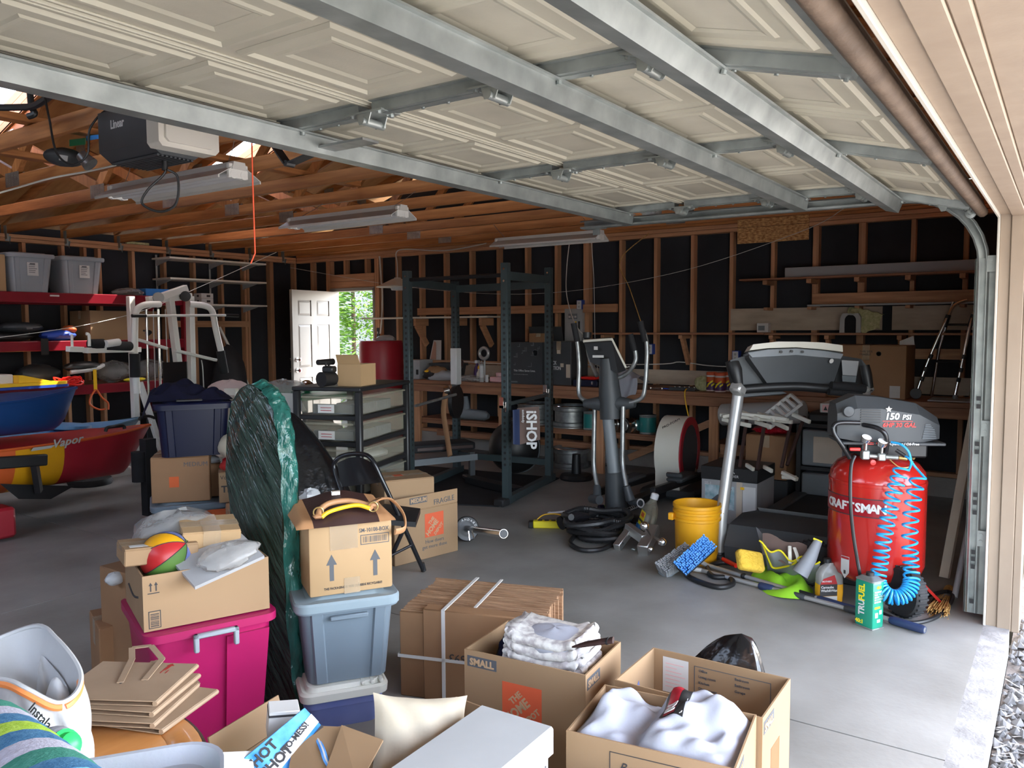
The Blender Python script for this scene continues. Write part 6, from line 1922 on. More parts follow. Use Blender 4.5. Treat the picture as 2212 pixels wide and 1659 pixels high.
# blue coil hose
ctr = smooth_path([(4.444, 0.673, 0.779), (4.394, 0.696, 0.667), (4.36, 0.713, 0.553), (4.336, 0.731, 0.414), (4.318, 0.742, 0.286), (4.288, 0.741, 0.223), (4.267, 0.713, 0.18), (4.273, 0.667, 0.158), (4.306, 0.621, 0.17), (4.348, 0.601, 0.215), (4.397, 0.61, 0.288), (4.411, 0.622, 0.413), (4.435, 0.623, 0.55), (4.463, 0.613, 0.66), (4.489, 0.602, 0.732)], 40)
# turns per metre along the path: stretched above, bunched in the bend
L_ = [0.0]
for i in range(1, len(ctr)):
    f = i / len(ctr)
    rate = 24 if f < 0.24 else (30 if f < 0.36 else (58 if f < 0.66 else (30 if f < 0.76 else 18)))
    L_.append(L_[-1] + (ctr[i] - ctr[i - 1]).length * rate)
N_ = int(L_[-1] * 16)
hel = []
j = 0
for k in range(N_ + 1):
    ph = L_[-1] * k / N_
    while j < len(L_) - 2 and L_[j + 1] < ph:
        j += 1
    t_ = (ph - L_[j]) / max(L_[j + 1] - L_[j], 1e-6)
    p = ctr[j].lerp(ctr[j + 1], t_)
    tg = (ctr[min(j + 2, len(ctr) - 1)] - ctr[max(j - 1, 0)]).normalized()
    side = Vector((0.57, -0.82, 0))
    side = (side - tg * side.dot(tg)).normalized() if abs(side.dot(tg)) < 0.95 else tg.orthogonal().normalized()
    bi = tg.cross(side)
    a = 2 * PI * ph
    hel.append(p + side * 0.036 * math.cos(a) + bi * 0.030 * math.sin(a))
hs = Thing('coil_hose', 'bright blue coiled air hose hanging down the red tank', 'hose', (4.45, 0.6, 0.1), world=True)
hs.part('coil', MB().tube(hel, 0.0058, 6), 'hose_blue')
hs.part('lead', MB().tube(smooth_path([hel[0], (4.494, 0.638, 0.799), (4.49, 0.652, 0.858), (4.491, 0.689, 0.891), (4.497, 0.734, 0.898)], 8), 0.0062, 8), 'hose_blue')
hs.part('lead', MB().tube(smooth_path([hel[-1], (4.506, 0.618, 0.776), (4.491, 0.645, 0.818), (4.501, 0.668, 0.831)], 8), 0.0062, 8), 'hose_blue')
hs.part('fitting', MB().cyl((4.501, 0.668, 0.831), (4.498, 0.711, 0.859), 0.010, 8), 'black')

# ================================================================ BACK WALL: red rack, totes, gym tower
rr = random.Random(11)
sr_ = Thing('storage_rack', 'long dark red steel storage rack along the back wall', 'rack', (3.0, 8.75, 0), world=True)
for z0, z1 in ((1.765, 1.868), (1.285, 1.385), (0.825, 0.925)):
    sr_.part('front_beam', MB().box(0.2, 8.38, z0, 5.50, 8.43, z1, 0.006), 'shelf_red')
    sr_.part('rear_beam', MB().box(0.2, 9.08, z0, 5.50, 9.13, z1, 0.006), 'shelf_red')
    sr_.part('deck', MB().box(0.2, 8.43, z1 - 0.03, 5.50, 9.08, z1 - 0.008), 'cardboard_dark')
for x in (5.53, 3.05, 0.17):
    for y in (8.40, 9.11):
        sr_.part('post', MB().box(x - 0.035, y - 0.035, 0, x + 0.035, y + 0.035, 1.95, 0.004), 'shelf_red')
sr_.part('beam_plate', MB().box(4.03, 8.376, 1.83, 4.12, 8.379, 1.845), 'paper')

for i, (x, lab) in enumerate(((3.905, 'gray lidded tote with white label, left one on the top red shelf'), (4.415, 'gray lidded tote with white label, right one on the top red shelf'))):
    t = tote('storage_tote', lab, (x, 8.66, 1.862), 0, 0.415, 0.42, 0.375, 'tote_gray', lid=True, lidm='tote_gray', group='gray totes on the top red shelf', taper=0.84)
    t.part('paper_label', MB().box(-0.045, -0.212, 0.17, 0.06, -0.2095, 0.30), 'paper')
    lp = MB()
    for k in range(5):
        lp.box(-0.03, -0.2135, 0.20 + k * 0.018, 0.03 + rr.uniform(-0.02, 0.02), -0.2125, 0.205 + k * 0.018)
    lp.box(-0.02, -0.2135, 0.28, 0.03, -0.2125, 0.292)
    t.part('label_print', lp, 'print_gray', kind='stuff')
carton('shipping_box', 'brown carton at the left end of the top red shelf', (3.46, 8.66, 1.862), 0, 0.42, 0.4, 0.36, 'cardboard_light')
solo('plastic_wad', MB().sph((4.98, 8.62, 1.90), (0.17, 0.16, 0.055), 18, 9, 0.15, 2), 'bag_clear', 'crumpled clear plastic at the right of the top red shelf', 'plastic')
solo('blue_box', MB().box(5.15, 8.55, 1.862, 5.44, 8.80, 1.955, 0.004), 'sign_blue', 'flat blue box at the right end of the top red shelf', 'box')
b_ = carton('shipping_box', 'wide brown carton on the middle red shelf', (4.86, 8.68, 1.378), 0, 0.78, 0.42, 0.32, 'cardboard')
lvs = [((3.72, 8.62, 1.43), (0.24, 0.17, 0.055), 'black', 'black life vest at bottom of the pile on middle red shelf'), ((3.82, 8.60, 1.52), (0.22, 0.17, 0.055), 'charcoal', 'dark gray life vest on top of the middle shelf pile'), ((4.18, 8.58, 1.44), (0.17, 0.15, 0.06), 'blue_grip', 'bright blue life vest beside the black pile on middle shelf')]
for i, (c, r, m_, l_) in enumerate(lvs):
    solo('life_vest', MB().sph(c, r, 20, 10, 0.12, i + 3), m_, l_, 'life vest', group='life vests on the middle red shelf')
solo('orange_pouch', MB().sph((4.28, 8.52, 1.50), (0.07, 0.06, 0.04), 12, 8, 0.15, 6), 'orange_plastic', 'small orange pouch resting on the blue life vest', 'pouch')
fc = Thing('fuel_can', 'red plastic fuel can at the left of middle red shelf', 'can', (3.42, 8.55, 1.378), world=True)
fc.part('can', MB().box(3.30, 8.45, 1.378, 3.55, 8.65, 1.50, 0.03, 2), 'red')
fc.part('cap', MB().lathe([(0.03, 1.50), (0.03, 1.53), (0.012, 1.545), (0.010, 1.58)], 12, (3.44, 8.52, 0)), 'red')
solo('black_strap', MB().box(3.92, 8.365, 1.25, 3.99, 8.377, 1.40).box(3.92, 8.365, 1.40, 3.99, 8.46, 1.41), 'black', 'black strap hanging over the middle red shelf beam', 'strap')
solo('gear_bag', MB().sph((5.12, 8.60, 1.47), (0.16, 0.14, 0.09), 16, 9, 0.08, 4), 'black', 'black round bag right of the wide brown carton', 'bag')
solo('foam_block', MB().box(2.6, 8.38, 0.97, 3.66, 8.62, 1.07, 0.012), 'paper', 'white foam block on the low red shelf', 'foam')
solo('white_float', MB().sph((3.30, 8.46, 1.14), (0.26, 0.12, 0.065), 20, 10), 'white', 'rounded white float lying on the white foam block', 'float')
bb_ = Thing('foam_board', 'yellow and blue foam board in front of the low red shelf', 'board', (3.85, 8.34, 0.93), world=True)
bb_.part('yellow_deck', MB().prism([(3.45, 8.25), (4.10, 8.28), (4.16, 8.34), (4.10, 8.42), (3.45, 8.45)], 0.955, 0.985, 'xy'), 'yellow')
bb_.part('blue_base', MB().prism([(3.44, 8.24), (4.11, 8.27), (4.17, 8.34), (4.11, 8.43), (3.44, 8.46)], 0.928, 0.953, 'xy'), 'blue_grip')
solo('wedge_pad', MB().prism([(3.66, 0.987), (3.98, 0.987), (3.70, 1.06), (3.66, 1.06)], 8.28, 8.40, 'xz'), 'yellow', 'yellow wedge on the yellow and blue foam board', 'pad')
rp = []
for k in range(70):
    a = k * 0.9
    rp.append((4.17 + (0.10 + 0.05 * math.sin(k * 0.7)) * math.cos(a), 8.36 + 0.05 * math.sin(a), 0.97 + 0.03 * math.sin(k * 1.7) + 0.02 * math.cos(0.5 * k)))
solo('rope_coil', MB().tube(smooth_path(rp, 3), 0.008, 6), 'bright_red', 'tangled red rope hanging over the low red shelf', 'rope')
kb = Thing('kneeboard', 'dark kneeboard with white rim on the low red shelf', 'board', (4.40, 8.45, 0.95), world=True)
kb.part('rim', MB().tube([(4.22, 8.42, 1.06), (4.38, 8.40, 1.075), (4.52, 8.42, 1.10), (4.58, 8.45, 1.12)], 0.022, 8), 'paper')
kb.part('shell', MB().sph((4.38, 8.48, 1.11), (0.20, 0.10, 0.06), 18, 9), 'black')
sp_ = Thing('tie_strap', 'yellow and orange strap hanging down from kneeboard', 'strap', (4.44, 8.36, 0.8), world=True)
sp_.part('webbing', MB().box(4.425, 8.365, 0.86, 4.46, 8.372, 1.08), 'yellow')
sp_.part('cord', MB().tube(smooth_path([(4.44, 8.36, 0.87), (4.38, 8.35, 0.80), (4.37, 8.35, 0.72), (4.46, 8.35, 0.66), (4.53, 8.35, 0.66)], 6), 0.010, 8).tube(smooth_path([(4.45, 8.36, 0.87), (4.50, 8.35, 0.78), (4.56, 8.35, 0.72), (4.56, 8.35, 0.65)], 6), 0.010, 8), 'orange_plastic')
for i, (x, l_) in enumerate(((4.78, 'clear bag left of the white gym post on low shelf'), (5.20, 'clear bag right of the white gym post on low shelf'))):
    solo('clear_bag', MB().sph((x, 8.62, 1.04), (0.20, 0.16, 0.11), 20, 12, 0.13, i + 7), 'bag_clear', l_, 'bag', group='clear bags on the low red shelf')
solo('dark_bag', MB().sph((4.02, 8.70, 1.04), (0.22, 0.14, 0.10), 18, 10, 0.12, 3), 'charcoal', 'dark gray bag at the back of the low red shelf', 'bag')
solo('yellow_float', MB().sph((4.90, 8.41, 0.95), (0.13, 0.035, 0.022), 16, 8), 'lemon', 'slim yellow float on the low red shelf edge', 'float')

# adjustable white shelves on the back wall
ash = Thing('bracket_shelves', 'three pale board shelves on white wall tracks, back wall', 'shelf', (6.4, 9.0, 1.8), world=True)
for z, x0 in ((2.335, 5.62), (2.09, 5.62), (1.785, 6.0)):
    ash.part('board', MB().box(x0, 8.80, z, 7.02, YB - 0.004, z + 0.022, 0.002), 'cream_paint')
    for x in (5.68, 6.42, 6.92):
        if x > x0:
            ash.part('bracket', MB().prism([(8.84, z), (YB - 0.006, z), (YB - 0.006, z - 0.07)], x - 0.006, x + 0.006, 'yz'), 'gray_light')
for x in (5.68, 6.42):
    ash.part('wall_track', MB().box(x - 0.012, YB - 0.006, 1.70, x + 0.012, YB - 0.001, 2.40), 'gray_light')
for i, (dz, l_) in enumerate(((0.0, 'small white box at the bottom of the pair on lowest pale shelf'), (0.066, 'small white box on top of the pair on lowest pale shelf'))):
    t = Thing('small_box', l_, 'box', (6.14, 8.92, 1.808 + dz), group='small white boxes on the pale shelf')
    t.part('box_body', MB().box(-0.085, -0.08, 0, 0.085, 0.08, 0.064, 0.002), 'paper')
    t.part('window_print', MB().box(-0.01, -0.0815, 0.018, 0.04, -0.0803, 0.045).box(-0.0865, -0.03, 0.02, -0.0853, 0.01, 0.045), 'print_dark')
solo('yellow_strip', MB().box(5.27, 9.10, 2.50, 5.55, 9.13, 2.525), 'sage', 'small pale yellow strip tucked above the back wall plate', 'strip')
solo('rolled_paper', MB().box(6.3, 8.15, 2.602, 6.55, 8.5, 2.64, 0.008), 'cream_paint', 'flat pale bundle laid over the trusses near back wall', 'bundle')

# white gym tower
gy = Thing('home_gym', 'white multi station home gym tower in front of red rack', 'home gym', (5.0, 7.85, 0), world=True)


def G(name, pts, w, h, m_='white_paint', par=None):
    mb = MB()
    for a, b in zip(pts[:-1], pts[1:]):
        mb.beam(a, b, w, h, (0, 1, 0.02), bev=0.004)
    o = link(name, mb.mesh(name, m_, gy.off), par or gy.o)
    return o


G('post', [(4.62, 7.95, 1.835), (4.63, 7.95, 0.0)], 0.06, 0.07)
G('lower_brace', [(4.655, 7.90, 0.95), (4.76, 7.88, 0.55), (4.90, 7.85, 0.0)], 0.05, 0.06)
G('floor_rail', [(3.6, 7.95, 0.03), (5.3, 7.95, 0.03)], 0.06, 0.05)
G('floor_rail', [(4.62, 7.3, 0.03), (4.62, 8.3, 0.03)], 0.06, 0.05)
for a, b in (((4.995, 7.85, 1.844), (5.069, 7.85, 1.105)), ((5.269, 7.9, 1.853), (5.248, 7.9, 0.074))):
    G('upright', [a, b], 0.06, 0.085)
G('top_beam', [(4.743, 7.85, 1.799), (5.247, 7.85, 1.851)], 0.07, 0.07)
G('pulley_arm', [(4.852, 7.8, 1.829), (5.162, 7.8, 1.936)], 0.07, 0.075)
gy.part('pulley', MB().lathe([(0.03, -0.012), (0.055, -0.014), (0.05, 0), (0.055, 0.014), (0.03, 0.012)], 20, (5.114, 7.75, 1.845), (0.3, 1, 0)), 'black')
gy.part('pulley', MB().lathe([(0.03, -0.012), (0.055, -0.014), (0.05, 0), (0.055, 0.014), (0.03, 0.012)], 20, (4.8, 7.74, 1.822), (0.3, 1, 0)), 'gray_light')
gy.part('fly_arm', MB().tube(smooth_path([(4.439, 7.6, 1.253), (4.451, 7.6, 1.549), (4.471, 7.6, 1.677), (4.56, 7.6, 1.738), (4.756, 7.65, 1.752)], 6), 0.033, 12), 'white_paint')
gy.part('fly_arm', MB().tube(smooth_path([(5.43, 7.6, 1.237), (5.369, 7.6, 1.499), (5.33, 7.6, 1.689), (5.231, 7.6, 1.746), (5.099, 7.65, 1.759)], 6), 0.033, 12), 'white_paint')
gy.part('foam_pad', MB().tube([(4.439, 7.6, 1.257), (4.435, 7.6, 1.023)], 0.05, 14), 'black_matte')
gy.part('foam_pad', MB().tube([(5.419, 7.6, 1.258), (5.463, 7.6, 1.013)], 0.045, 14), 'black_matte')
gy.part('pad_foot', MB().tube([(4.439, 7.6, 1.023), (4.443, 7.6, 0.862)], 0.036, 12), 'white_paint')
G('link_arm', [(4.567, 7.75, 1.392), (4.879, 7.75, 1.295)], 0.03, 0.05)
G('link_arm', [(4.973, 7.75, 1.273), (5.463, 7.75, 1.152)], 0.03, 0.06)
gy.part('lat_bar', MB().cyl((4.541, 7.55, 1.632), (5.461, 7.55, 1.644), 0.014, 10), 'white_paint')
gy.part('lat_grip', MB().cyl((4.396, 7.55, 1.63), (4.541, 7.55, 1.632), 0.018, 10).cyl((5.461, 7.55, 1.644), (5.627, 7.55, 1.641), 0.018, 10), 'black')
for u in (317, 343):
    gy.part('guide_rod', MB().cyl({317: (4.789, 7.95, 1.706), 343: (4.92, 7.95, 1.708)}[u], {317: (4.772, 7.95, 0.086), 343: (4.904, 7.95, 0.067)}[u], 0.014, 10), 'chrome')
gy.part('cable', MB().tube([(4.91, 7.8, 1.705), (4.912, 7.8, 1.064)], 0.005, 6).tube([(4.775, 7.8, 1.703), (4.765, 7.8, 0.782)], 0.005, 6).tube(smooth_path([(5.284, 7.75, 1.159), (5.297, 7.75, 1.048), (5.299, 7.75, 0.794)], 4), 0.006, 6), 'gray_light')
gy.part('back_pad', MB().hexa([(4.635, 7.45, 0.924), (4.908, 7.45, 0.907), (5.004, 7.58, 0.896), (4.726, 7.58, 0.913), (4.67, 7.5, 1.163), (4.94, 7.5, 1.162), (5.03, 7.62, 1.156), (4.755, 7.62, 1.157)]), 'black_gloss')
gy.part('weight_stack', MB().box(4.72, 7.90, 0.06, 4.98, 8.05, 0.62, 0.004), 'black')
G('swing_boom', [(4.514, 7.65, 1.296), (3.797, 7.3, 1.31)], 0.05, 0.06)
G('swing_boom', [(3.772, 7.3, 1.319), (3.617, 7.25, 1.328)], 0.05, 0.05)
gy.part('boom_hook', MB().tube([(3.673, 7.28, 1.342), (3.674, 7.28, 1.457)], 0.012, 8).tube(smooth_path([(3.836, 7.3, 1.347), (3.836, 7.3, 1.447), (3.811, 7.3, 1.46)], 4), 0.014, 8), 'white_paint')
gy.part('boom_pad', MB().tube([(3.851, 7.32, 1.367), (3.987, 7.35, 1.368)], 0.045, 14), 'black_matte')
gy.part('boom_pad', MB().tube([(4.047, 7.38, 1.35), (4.332, 7.5, 1.334)], 0.045, 14), 'black_matte')
gy.part('boom_clamp', MB().tube([(3.986, 7.3, 1.365), (4.138, 7.35, 1.379)], 0.035, 10), 'white_paint')
solo('draped_jacket', MB().sph((6.35, 8.75, 0.635), (0.26, 0.16, 0.64), 20, 14, 0.06, 8), 'black_matte', 'black jacket shape hanging in the back corner', 'jacket')
solo('white_pole', MB().cyl((6.45, 9.05, 1.52), (7.05, 8.75, 0.01), 0.018, 10), 'white_paint', 'white pole leaning in the back corner', 'pole')

# ================================================================ KAYAKS
def kayak(name, label, xb, y, zk, zd, zt, hw, L, mh, md, zones=None, flare=0.25, rake=0.0):
    t = Thing(name, label, 'kayak', (xb - L / 2, y, zk), world=True)
    n = 40

    def sect(f):      # f 0 at bow .. 1 at stern
        s = math.sin(PI * min(max(f, 0), 1)) ** 0.75
        w = max(hw * s, 0.008)
        e = max(0.0, 1 - f / 0.22)
        up = (zt - zd) * e ** 1.6
        kk = zk + (0.30 * (zd - zk)) * max(0, 1 - f / 0.07) ** 2.0
        return w, zd + up, kk

    def xat(f, z, k, d):
        return xb - L * f - rake * max(0, 1 - f / 0.12) * (1 - (z - k) / max(d - k, 1e-3))
    cols = 12
    zl = zones or [(1.0, mh)]
    f0 = 0.0
    for f1, m_ in zl:
        mb = MB()

        def fn(u, v, f0=f0, f1=f1):
            f = f0 + (f1 - f0) * u
            w, d, k = sect(f)
            a = PI * v            # from one gunwale under the keel to the other
            yy = -w * math.cos(a) * (1 - 0.12 * math.sin(a))
            zz = d - (d - k) * (math.sin(a) ** 0.65)
            return (xat(f, zz, k, d), y + yy, zz)
        mb.grid(fn, max(4, int(n * (f1 - f0))), 20)
        t.part('hull', mb, m_, ang=60)
        f0 = f1
    mb = MB()

    def fd(u, v):
        w, d, k = sect(u)
        c = 1 - (2 * v - 1) ** 2
        return (xat(u, d, k, d), y + w * (2 * v - 1), d + 0.05 * c * min(1, u * 6))
    mb.grid(fd, n, 10)
    t.part('deck', mb, md, ang=60)
    gl = []
    for sg in (-1, 1):
        pts = []
        for i in range(n + 1):
            f = i / n
            w, d, k = sect(f)
            pts.append((xat(f, d, k, d), y + sg * w, d))
        gl.append(pts)
    t.part('gunwale', MB().tube(gl[0], 0.012, 6), mh if not zones else zones[-1][1])
    t.part('gunwale', MB().tube(gl[1], 0.012, 6), mh if not zones else zones[-1][1])
    return t


k1 = kayak('kayak', 'red, yellow and orange kayak on a cart at left', 3.98, 6.62, 0.27, 0.63, 0.66, 0.33, 3.1, 'orange_plastic', 'red', [(0.28, 'red_barrel'), (0.40, 'bucket_yellow'), (1.0, 'orange_plastic')], rake=0.18)
k1.part('carry_handle', MB().tube(smooth_path([(3.492, 6.45, 0.667), (3.509, 6.45, 0.696), (3.607, 6.5, 0.693), (3.671, 6.5, 0.691), (3.682, 6.5, 0.666)], 5), 0.014, 8), 'black')
k1.part('name_flash', MB().hexa([(2.826, 6.265, 0.605), (2.975, 6.275, 0.61), (2.98, 6.285, 0.608), (2.83, 6.275, 0.604), (2.846, 6.265, 0.63), (3.01, 6.275, 0.63), (3.015, 6.285, 0.629), (2.851, 6.275, 0.629)]), 'gray_light')
k1.text('Vapor', 0.085, 'gray_light', (2.976, 6.262, 0.611), Vector((3.263, 6.29, 0.63)) - Vector((2.976, 6.262, 0.611)), (0, 0, 1), shear=0.35, sx=1.15, bold=0.02)
k2 = kayak('kayak', 'dark blue kayak resting above the orange one at left', 3.27, 6.45, 0.72, 0.98, 1.04, 0.31, 2.6, 'kayak_blue', 'kayak_blue', rake=0.10)
k3 = kayak('kayak', 'light blue kayak behind the orange one, bow by navy tote', 4.30, 7.31, 0.26, 0.60, 0.65, 0.34, 3.2, 'kayak_teal', 'kayak_sky', rake=0.25)
k3.part('carry_handle', MB().tube(smooth_path([(4.222, 7.2, 0.64), (4.246, 7.2, 0.668), (4.325, 7.2, 0.67), (4.381, 7.2, 0.647)], 5), 0.014, 8), 'black')
k3.part('hatch', MB().lathe([(0.20, 0.0), (0.20, 0.03), (0.17, 0.045), (0.0, 0.05)], 24, (3.55, 7.2, 0.635), (0.1, 0, 1)), 'kayak_sky')
kc = Thing('kayak_cart', 'black kayak cart arms and beam under the orange kayak', 'cart', (3.0, 6.4, 0), world=True)
kc.part('arm', MB().beam((2.414, 6.2, 0.571), (2.927, 6.25, 0.531), 0.05, 0.085, (0, 0, 1), 0.008), 'black')
kc.part('strut', MB().beam((2.841, 6.25, 0.525), (2.887, 6.3, 0.291), 0.04, 0.06), 'black')
kc.part('base_beam', MB().hexa([(2.743, 6.3, 0.261), (2.994, 6.35, 0.209), (3.112, 6.6, 0.159), (2.852, 6.55, 0.211), (2.624, 6.3, 0.393), (3.196, 6.4, 0.27), (3.346, 6.7, 0.213), (2.749, 6.6, 0.341)]), 'black')
kc.part('tail_light', MB().box(2.50, 6.15, 0.02, 2.66, 6.35, 0.24, 0.02), 'red_barrel')
ks = Thing('kayak_stand', 'black padded post of a kayak stand beside stacked cartons', 'stand', (3.624, 6.066, 0), world=True)
b0 = Vector((3.624, 6.066, 0))
ks.part('post', MB().beam(b0 + Vector((0, 0, 0.0)), b0 + Vector((0, 0, 0.62)), 0.09, 0.09), 'black_matte')
ks.part('foam_roll', MB().cyl(b0 + Vector((-0.06, 0.03, 0.28)), b0 + Vector((-0.06, 0.03, 0.52)), 0.06, 14), 'black_matte')
solo('small_tire', MB().lathe([(0.10, 0), (0.19, 0.0), (0.20, 0.03), (0.19, 0.06), (0.10, 0.06)], 24, (4.033, 7.766, 0)), 'rubber', 'small black tire lying on the floor beneath the kayaks', 'tire')  # a rubber tire, black in its own colour

# ================================================================ STACKS LEFT OF THE WRAPPED SHEET
ax0 = -0.55
t = tote('floor_tote', 'gray blue tote on floor under the faded moving carton', (3.20, 4.88, 0), ax0, 0.44, 0.40, 0.34, 'tote_bluegray', lid=True, lidm='tote_bluegray', ribs=False)
hb = carton('moving_box', 'faded moving carton between gray tote and navy tote', (3.18, 4.90, 0.364), ax0 - 0.15, 0.36, 0.36, 0.30, 'cardboard_dark')
hb.part('orange_logo', MB().box(-0.07, -0.1812, 0.10, -0.01, -0.1802, 0.17), 'orange_plastic')
hb.text('MEDIUM', 0.04, 'print_gray', (0.02, -0.1806, 0.235), (1, 0, 0), (0, 0, 1))
nt_ = tote('navy_tote', 'dark navy storage tote topped with a navy blanket', (3.23, 4.86, 0.666), ax0, 0.44, 0.44, 0.34, 'navy_plastic', lid=True, lidm='navy_plastic', ribs=True, taper=0.9)


def fblk(u, v):
    x = -0.30 + 0.56 * u
    y = -0.17 + 0.40 * v
    h = 0.035 + 0.085 * math.exp(-((u - 0.42) / 0.22) ** 2 - ((v - 0.5) / 0.35) ** 2) + 0.018 * math.sin(17 * u + 9 * v) + 0.014 * math.sin(23 * v - 11 * u)
    e = min(u, 1 - u, v, 1 - v)
    h = max(h, 0.012) * min(1, e * 7 + 0.02)
    if u < 0.09:
        h -= (0.09 - u) * 1.2
    ca, sa = math.cos(ax0), math.sin(ax0)
    return (3.22 + x * ca - y * sa, 4.86 + x * sa + y * ca, 1.03 + h)


solo('navy_blanket', MB().grid(fblk, 34, 26), 'navy_cloth', 'crumpled navy blanket heaped on the navy tote', 'blanket')
ph = Thing('tablet', 'thin black tablet lying on the front of navy tote lid', 'tablet', (3.10, 4.70, 1.029), rz=ax0)
ph.part('case', MB().box(-0.075, -0.02, 0, 0.085, 0.035, 0.012, 0.003), 'black')
ot = tote('orange_tote', 'orange storage tote on floor holding two small cartons', (3.06, 4.16, 0), -0.62, 0.36, 0.40, 0.345, 'orange_plastic', lid=True, lidm='orange_plastic', ribs=False)
c1 = carton('small_carton', 'plain small brown carton on the left of orange tote lid', (3.253, 4.754, 0.37), -0.62, 0.17, 0.28, 0.22, 'cardboard_dark')
c1.o.location.x += 0.07
c1.o.location.y += 0.09
c2 = carton('small_carton', 'small carton with black handwriting on right of orange tote', (3.237, 4.462, 0.37), -0.62, 0.17, 0.26, 0.20, 'cardboard')
c2.o.location.x += 0.07
c2.o.location.y += 0.09
c2.text('Think', 0.06, 'print_dark', (-0.07, -0.1306, 0.07), (1, 0, 0), (0, 0, 1), bold=0.03)
c2.text('Vote', 0.035, 'print_dark', (-0.075, -0.1306, 0.155), (1, 0, 0), (0, 0, 1))
solo('red_cloth', MB().sph((3.31, 4.52, 0.60), (0.09, 0.10, 0.06), 16, 9, 0.12, 4), 'red', 'bright red cloth poking out of the handwritten carton', 'cloth')
solo('cream_plush', MB().sph((3.32, 4.56, 0.72), (0.09, 0.09, 0.085), 16, 10, 0.08, 2), 'cream_cloth', 'cream plush bundle beside the wrapped sheet over red cloth', 'plush')
solo('clear_bag', MB().sph((3.31, 4.83, 0.605), (0.08, 0.11, 0.035), 16, 9, 0.13, 6), 'bag_gray', 'pale plastic bag on top of the plain small carton', 'bag')

# things behind, by the walk door
tb = Thing('side_table', 'low table of odds and ends before the open walk door', 'table', (5.6, 7.1, 0), world=True)
tb.part('table_top', MB().box(4.75, 6.55, 0.74, 6.5, 7.5, 0.78, 0.004), 'green_plastic' if False else 'sign_green')
for x, y in ((4.80, 6.6), (6.45, 6.6), (4.80, 7.45), (6.45, 7.45)):
    tb.part('leg', MB().box(x - 0.025, y - 0.025, 0, x + 0.025, y + 0.025, 0.738), 'gray_plastic')
solo('beige_cloth', MB().sph((5.05, 6.95, 0.86), (0.24, 0.2, 0.12), 20, 12, 0.1, 5), 'pinkish_bag', 'large beige cloth bundle behind the wrapped sheet top', 'cloth')
solo('folded_cloth', MB().sph((4.78, 7.15, 0.83), (0.17, 0.14, 0.06), 16, 9, 0.1, 7), 'beige_cloth', 'pale folded cloth left of the beige bundle', 'cloth')
solo('plastic_pile', MB().sph((5.75, 7.0, 0.85), (0.26, 0.2, 0.09), 22, 12, 0.2, 9), 'bag_clear', 'pile of clear plastic bottles and bags by the door leaf', 'plastic')
solo('chrome_bowl', MB().sph((6.1, 7.0, 0.85), (0.08, 0.08, 0.075), 16, 10), 'chrome', 'shiny round chrome bowl beside the clear plastic pile', 'bowl')
wc = Thing('cream_chair', 'cream plastic chair back behind the wrapped sheet', 'chair', (3.846, 5.298, 0.93), world=True)
a, b, c, d = [Vector(p) for p in ((3.821, 5.321, 0.824), (3.835, 5.325, 1.016), (3.821, 5.17, 1.023), (3.813, 5.157, 0.834))]
wc.part('frame', MB().beam(a - Vector((0, 0, 0.83)), b, 0.03, 0.045).beam(b, c, 0.03, 0.05).beam(c, d - Vector((0, 0, 0.83)), 0.03, 0.045), 'cream_paint')
wc.part('seat', MB().beam(a + Vector((0, 0, -0.3)), d + Vector((0, 0, -0.3)), 0.35, 0.03), 'cream_paint')
solo('box_flap', MB().prism([(0, 0), (0.26, 0.05), (0.20, 0.17), (0.06, 0.18)], -0.003, 0.003, 'xz'), 'paper', 'white sheet of card standing behind the black garbage bag', 'card', loc=(3.62, 4.559, 0.872), rot=(0, 0, -0.6))
gbm = MB()


def fgb(u, v):
    a = 2 * PI * u
    r = 1 + 0.10 * math.sin(3 * a + 2 * v) + 0.05 * math.sin(7 * a)
    k = max(1 - v, 0.0) ** 0.55
    x = 0.40 * k * r * math.cos(a) - 0.16 * v ** 2
    y = 0.22 * k * r * math.sin(a) + 0.10 * v ** 2
    z = 1.0 * v - 0.09 * math.sin(4 * a) * (1 - v) * v
    return (3.36 + x * 0.6 + y * 0.8, 3.90 - x * 0.8 + y * 0.6, z)


gbm.grid(fgb, 36, 26, wrapu=True)
solo('garbage_bag', gbm, 'bag_black', 'large full black garbage bag behind the green wrapped sheet', 'garbage bag')
mp_ = Thing('planter', 'maroon pot with a tan hat on top by the door', 'pot', (4.02, 4.493, 0.735), world=True)
pc = Vector((4.023, 4.487, 0.724))
mp_.part('pot', MB().lathe([(0.10, -0.62), (0.115, 0.0), (0.12, 0.03)], 20, pc), 'dark_red_cloth')
solo('tan_hat', MB().lathe([(0.17, 0.0), (0.16, 0.025), (0.10, 0.05), (0.09, 0.085), (0.0, 0.10)], 20, pc + Vector((0, 0, 0.03))), 'tan_hat', 'tan sun hat resting on the maroon pot', 'hat')

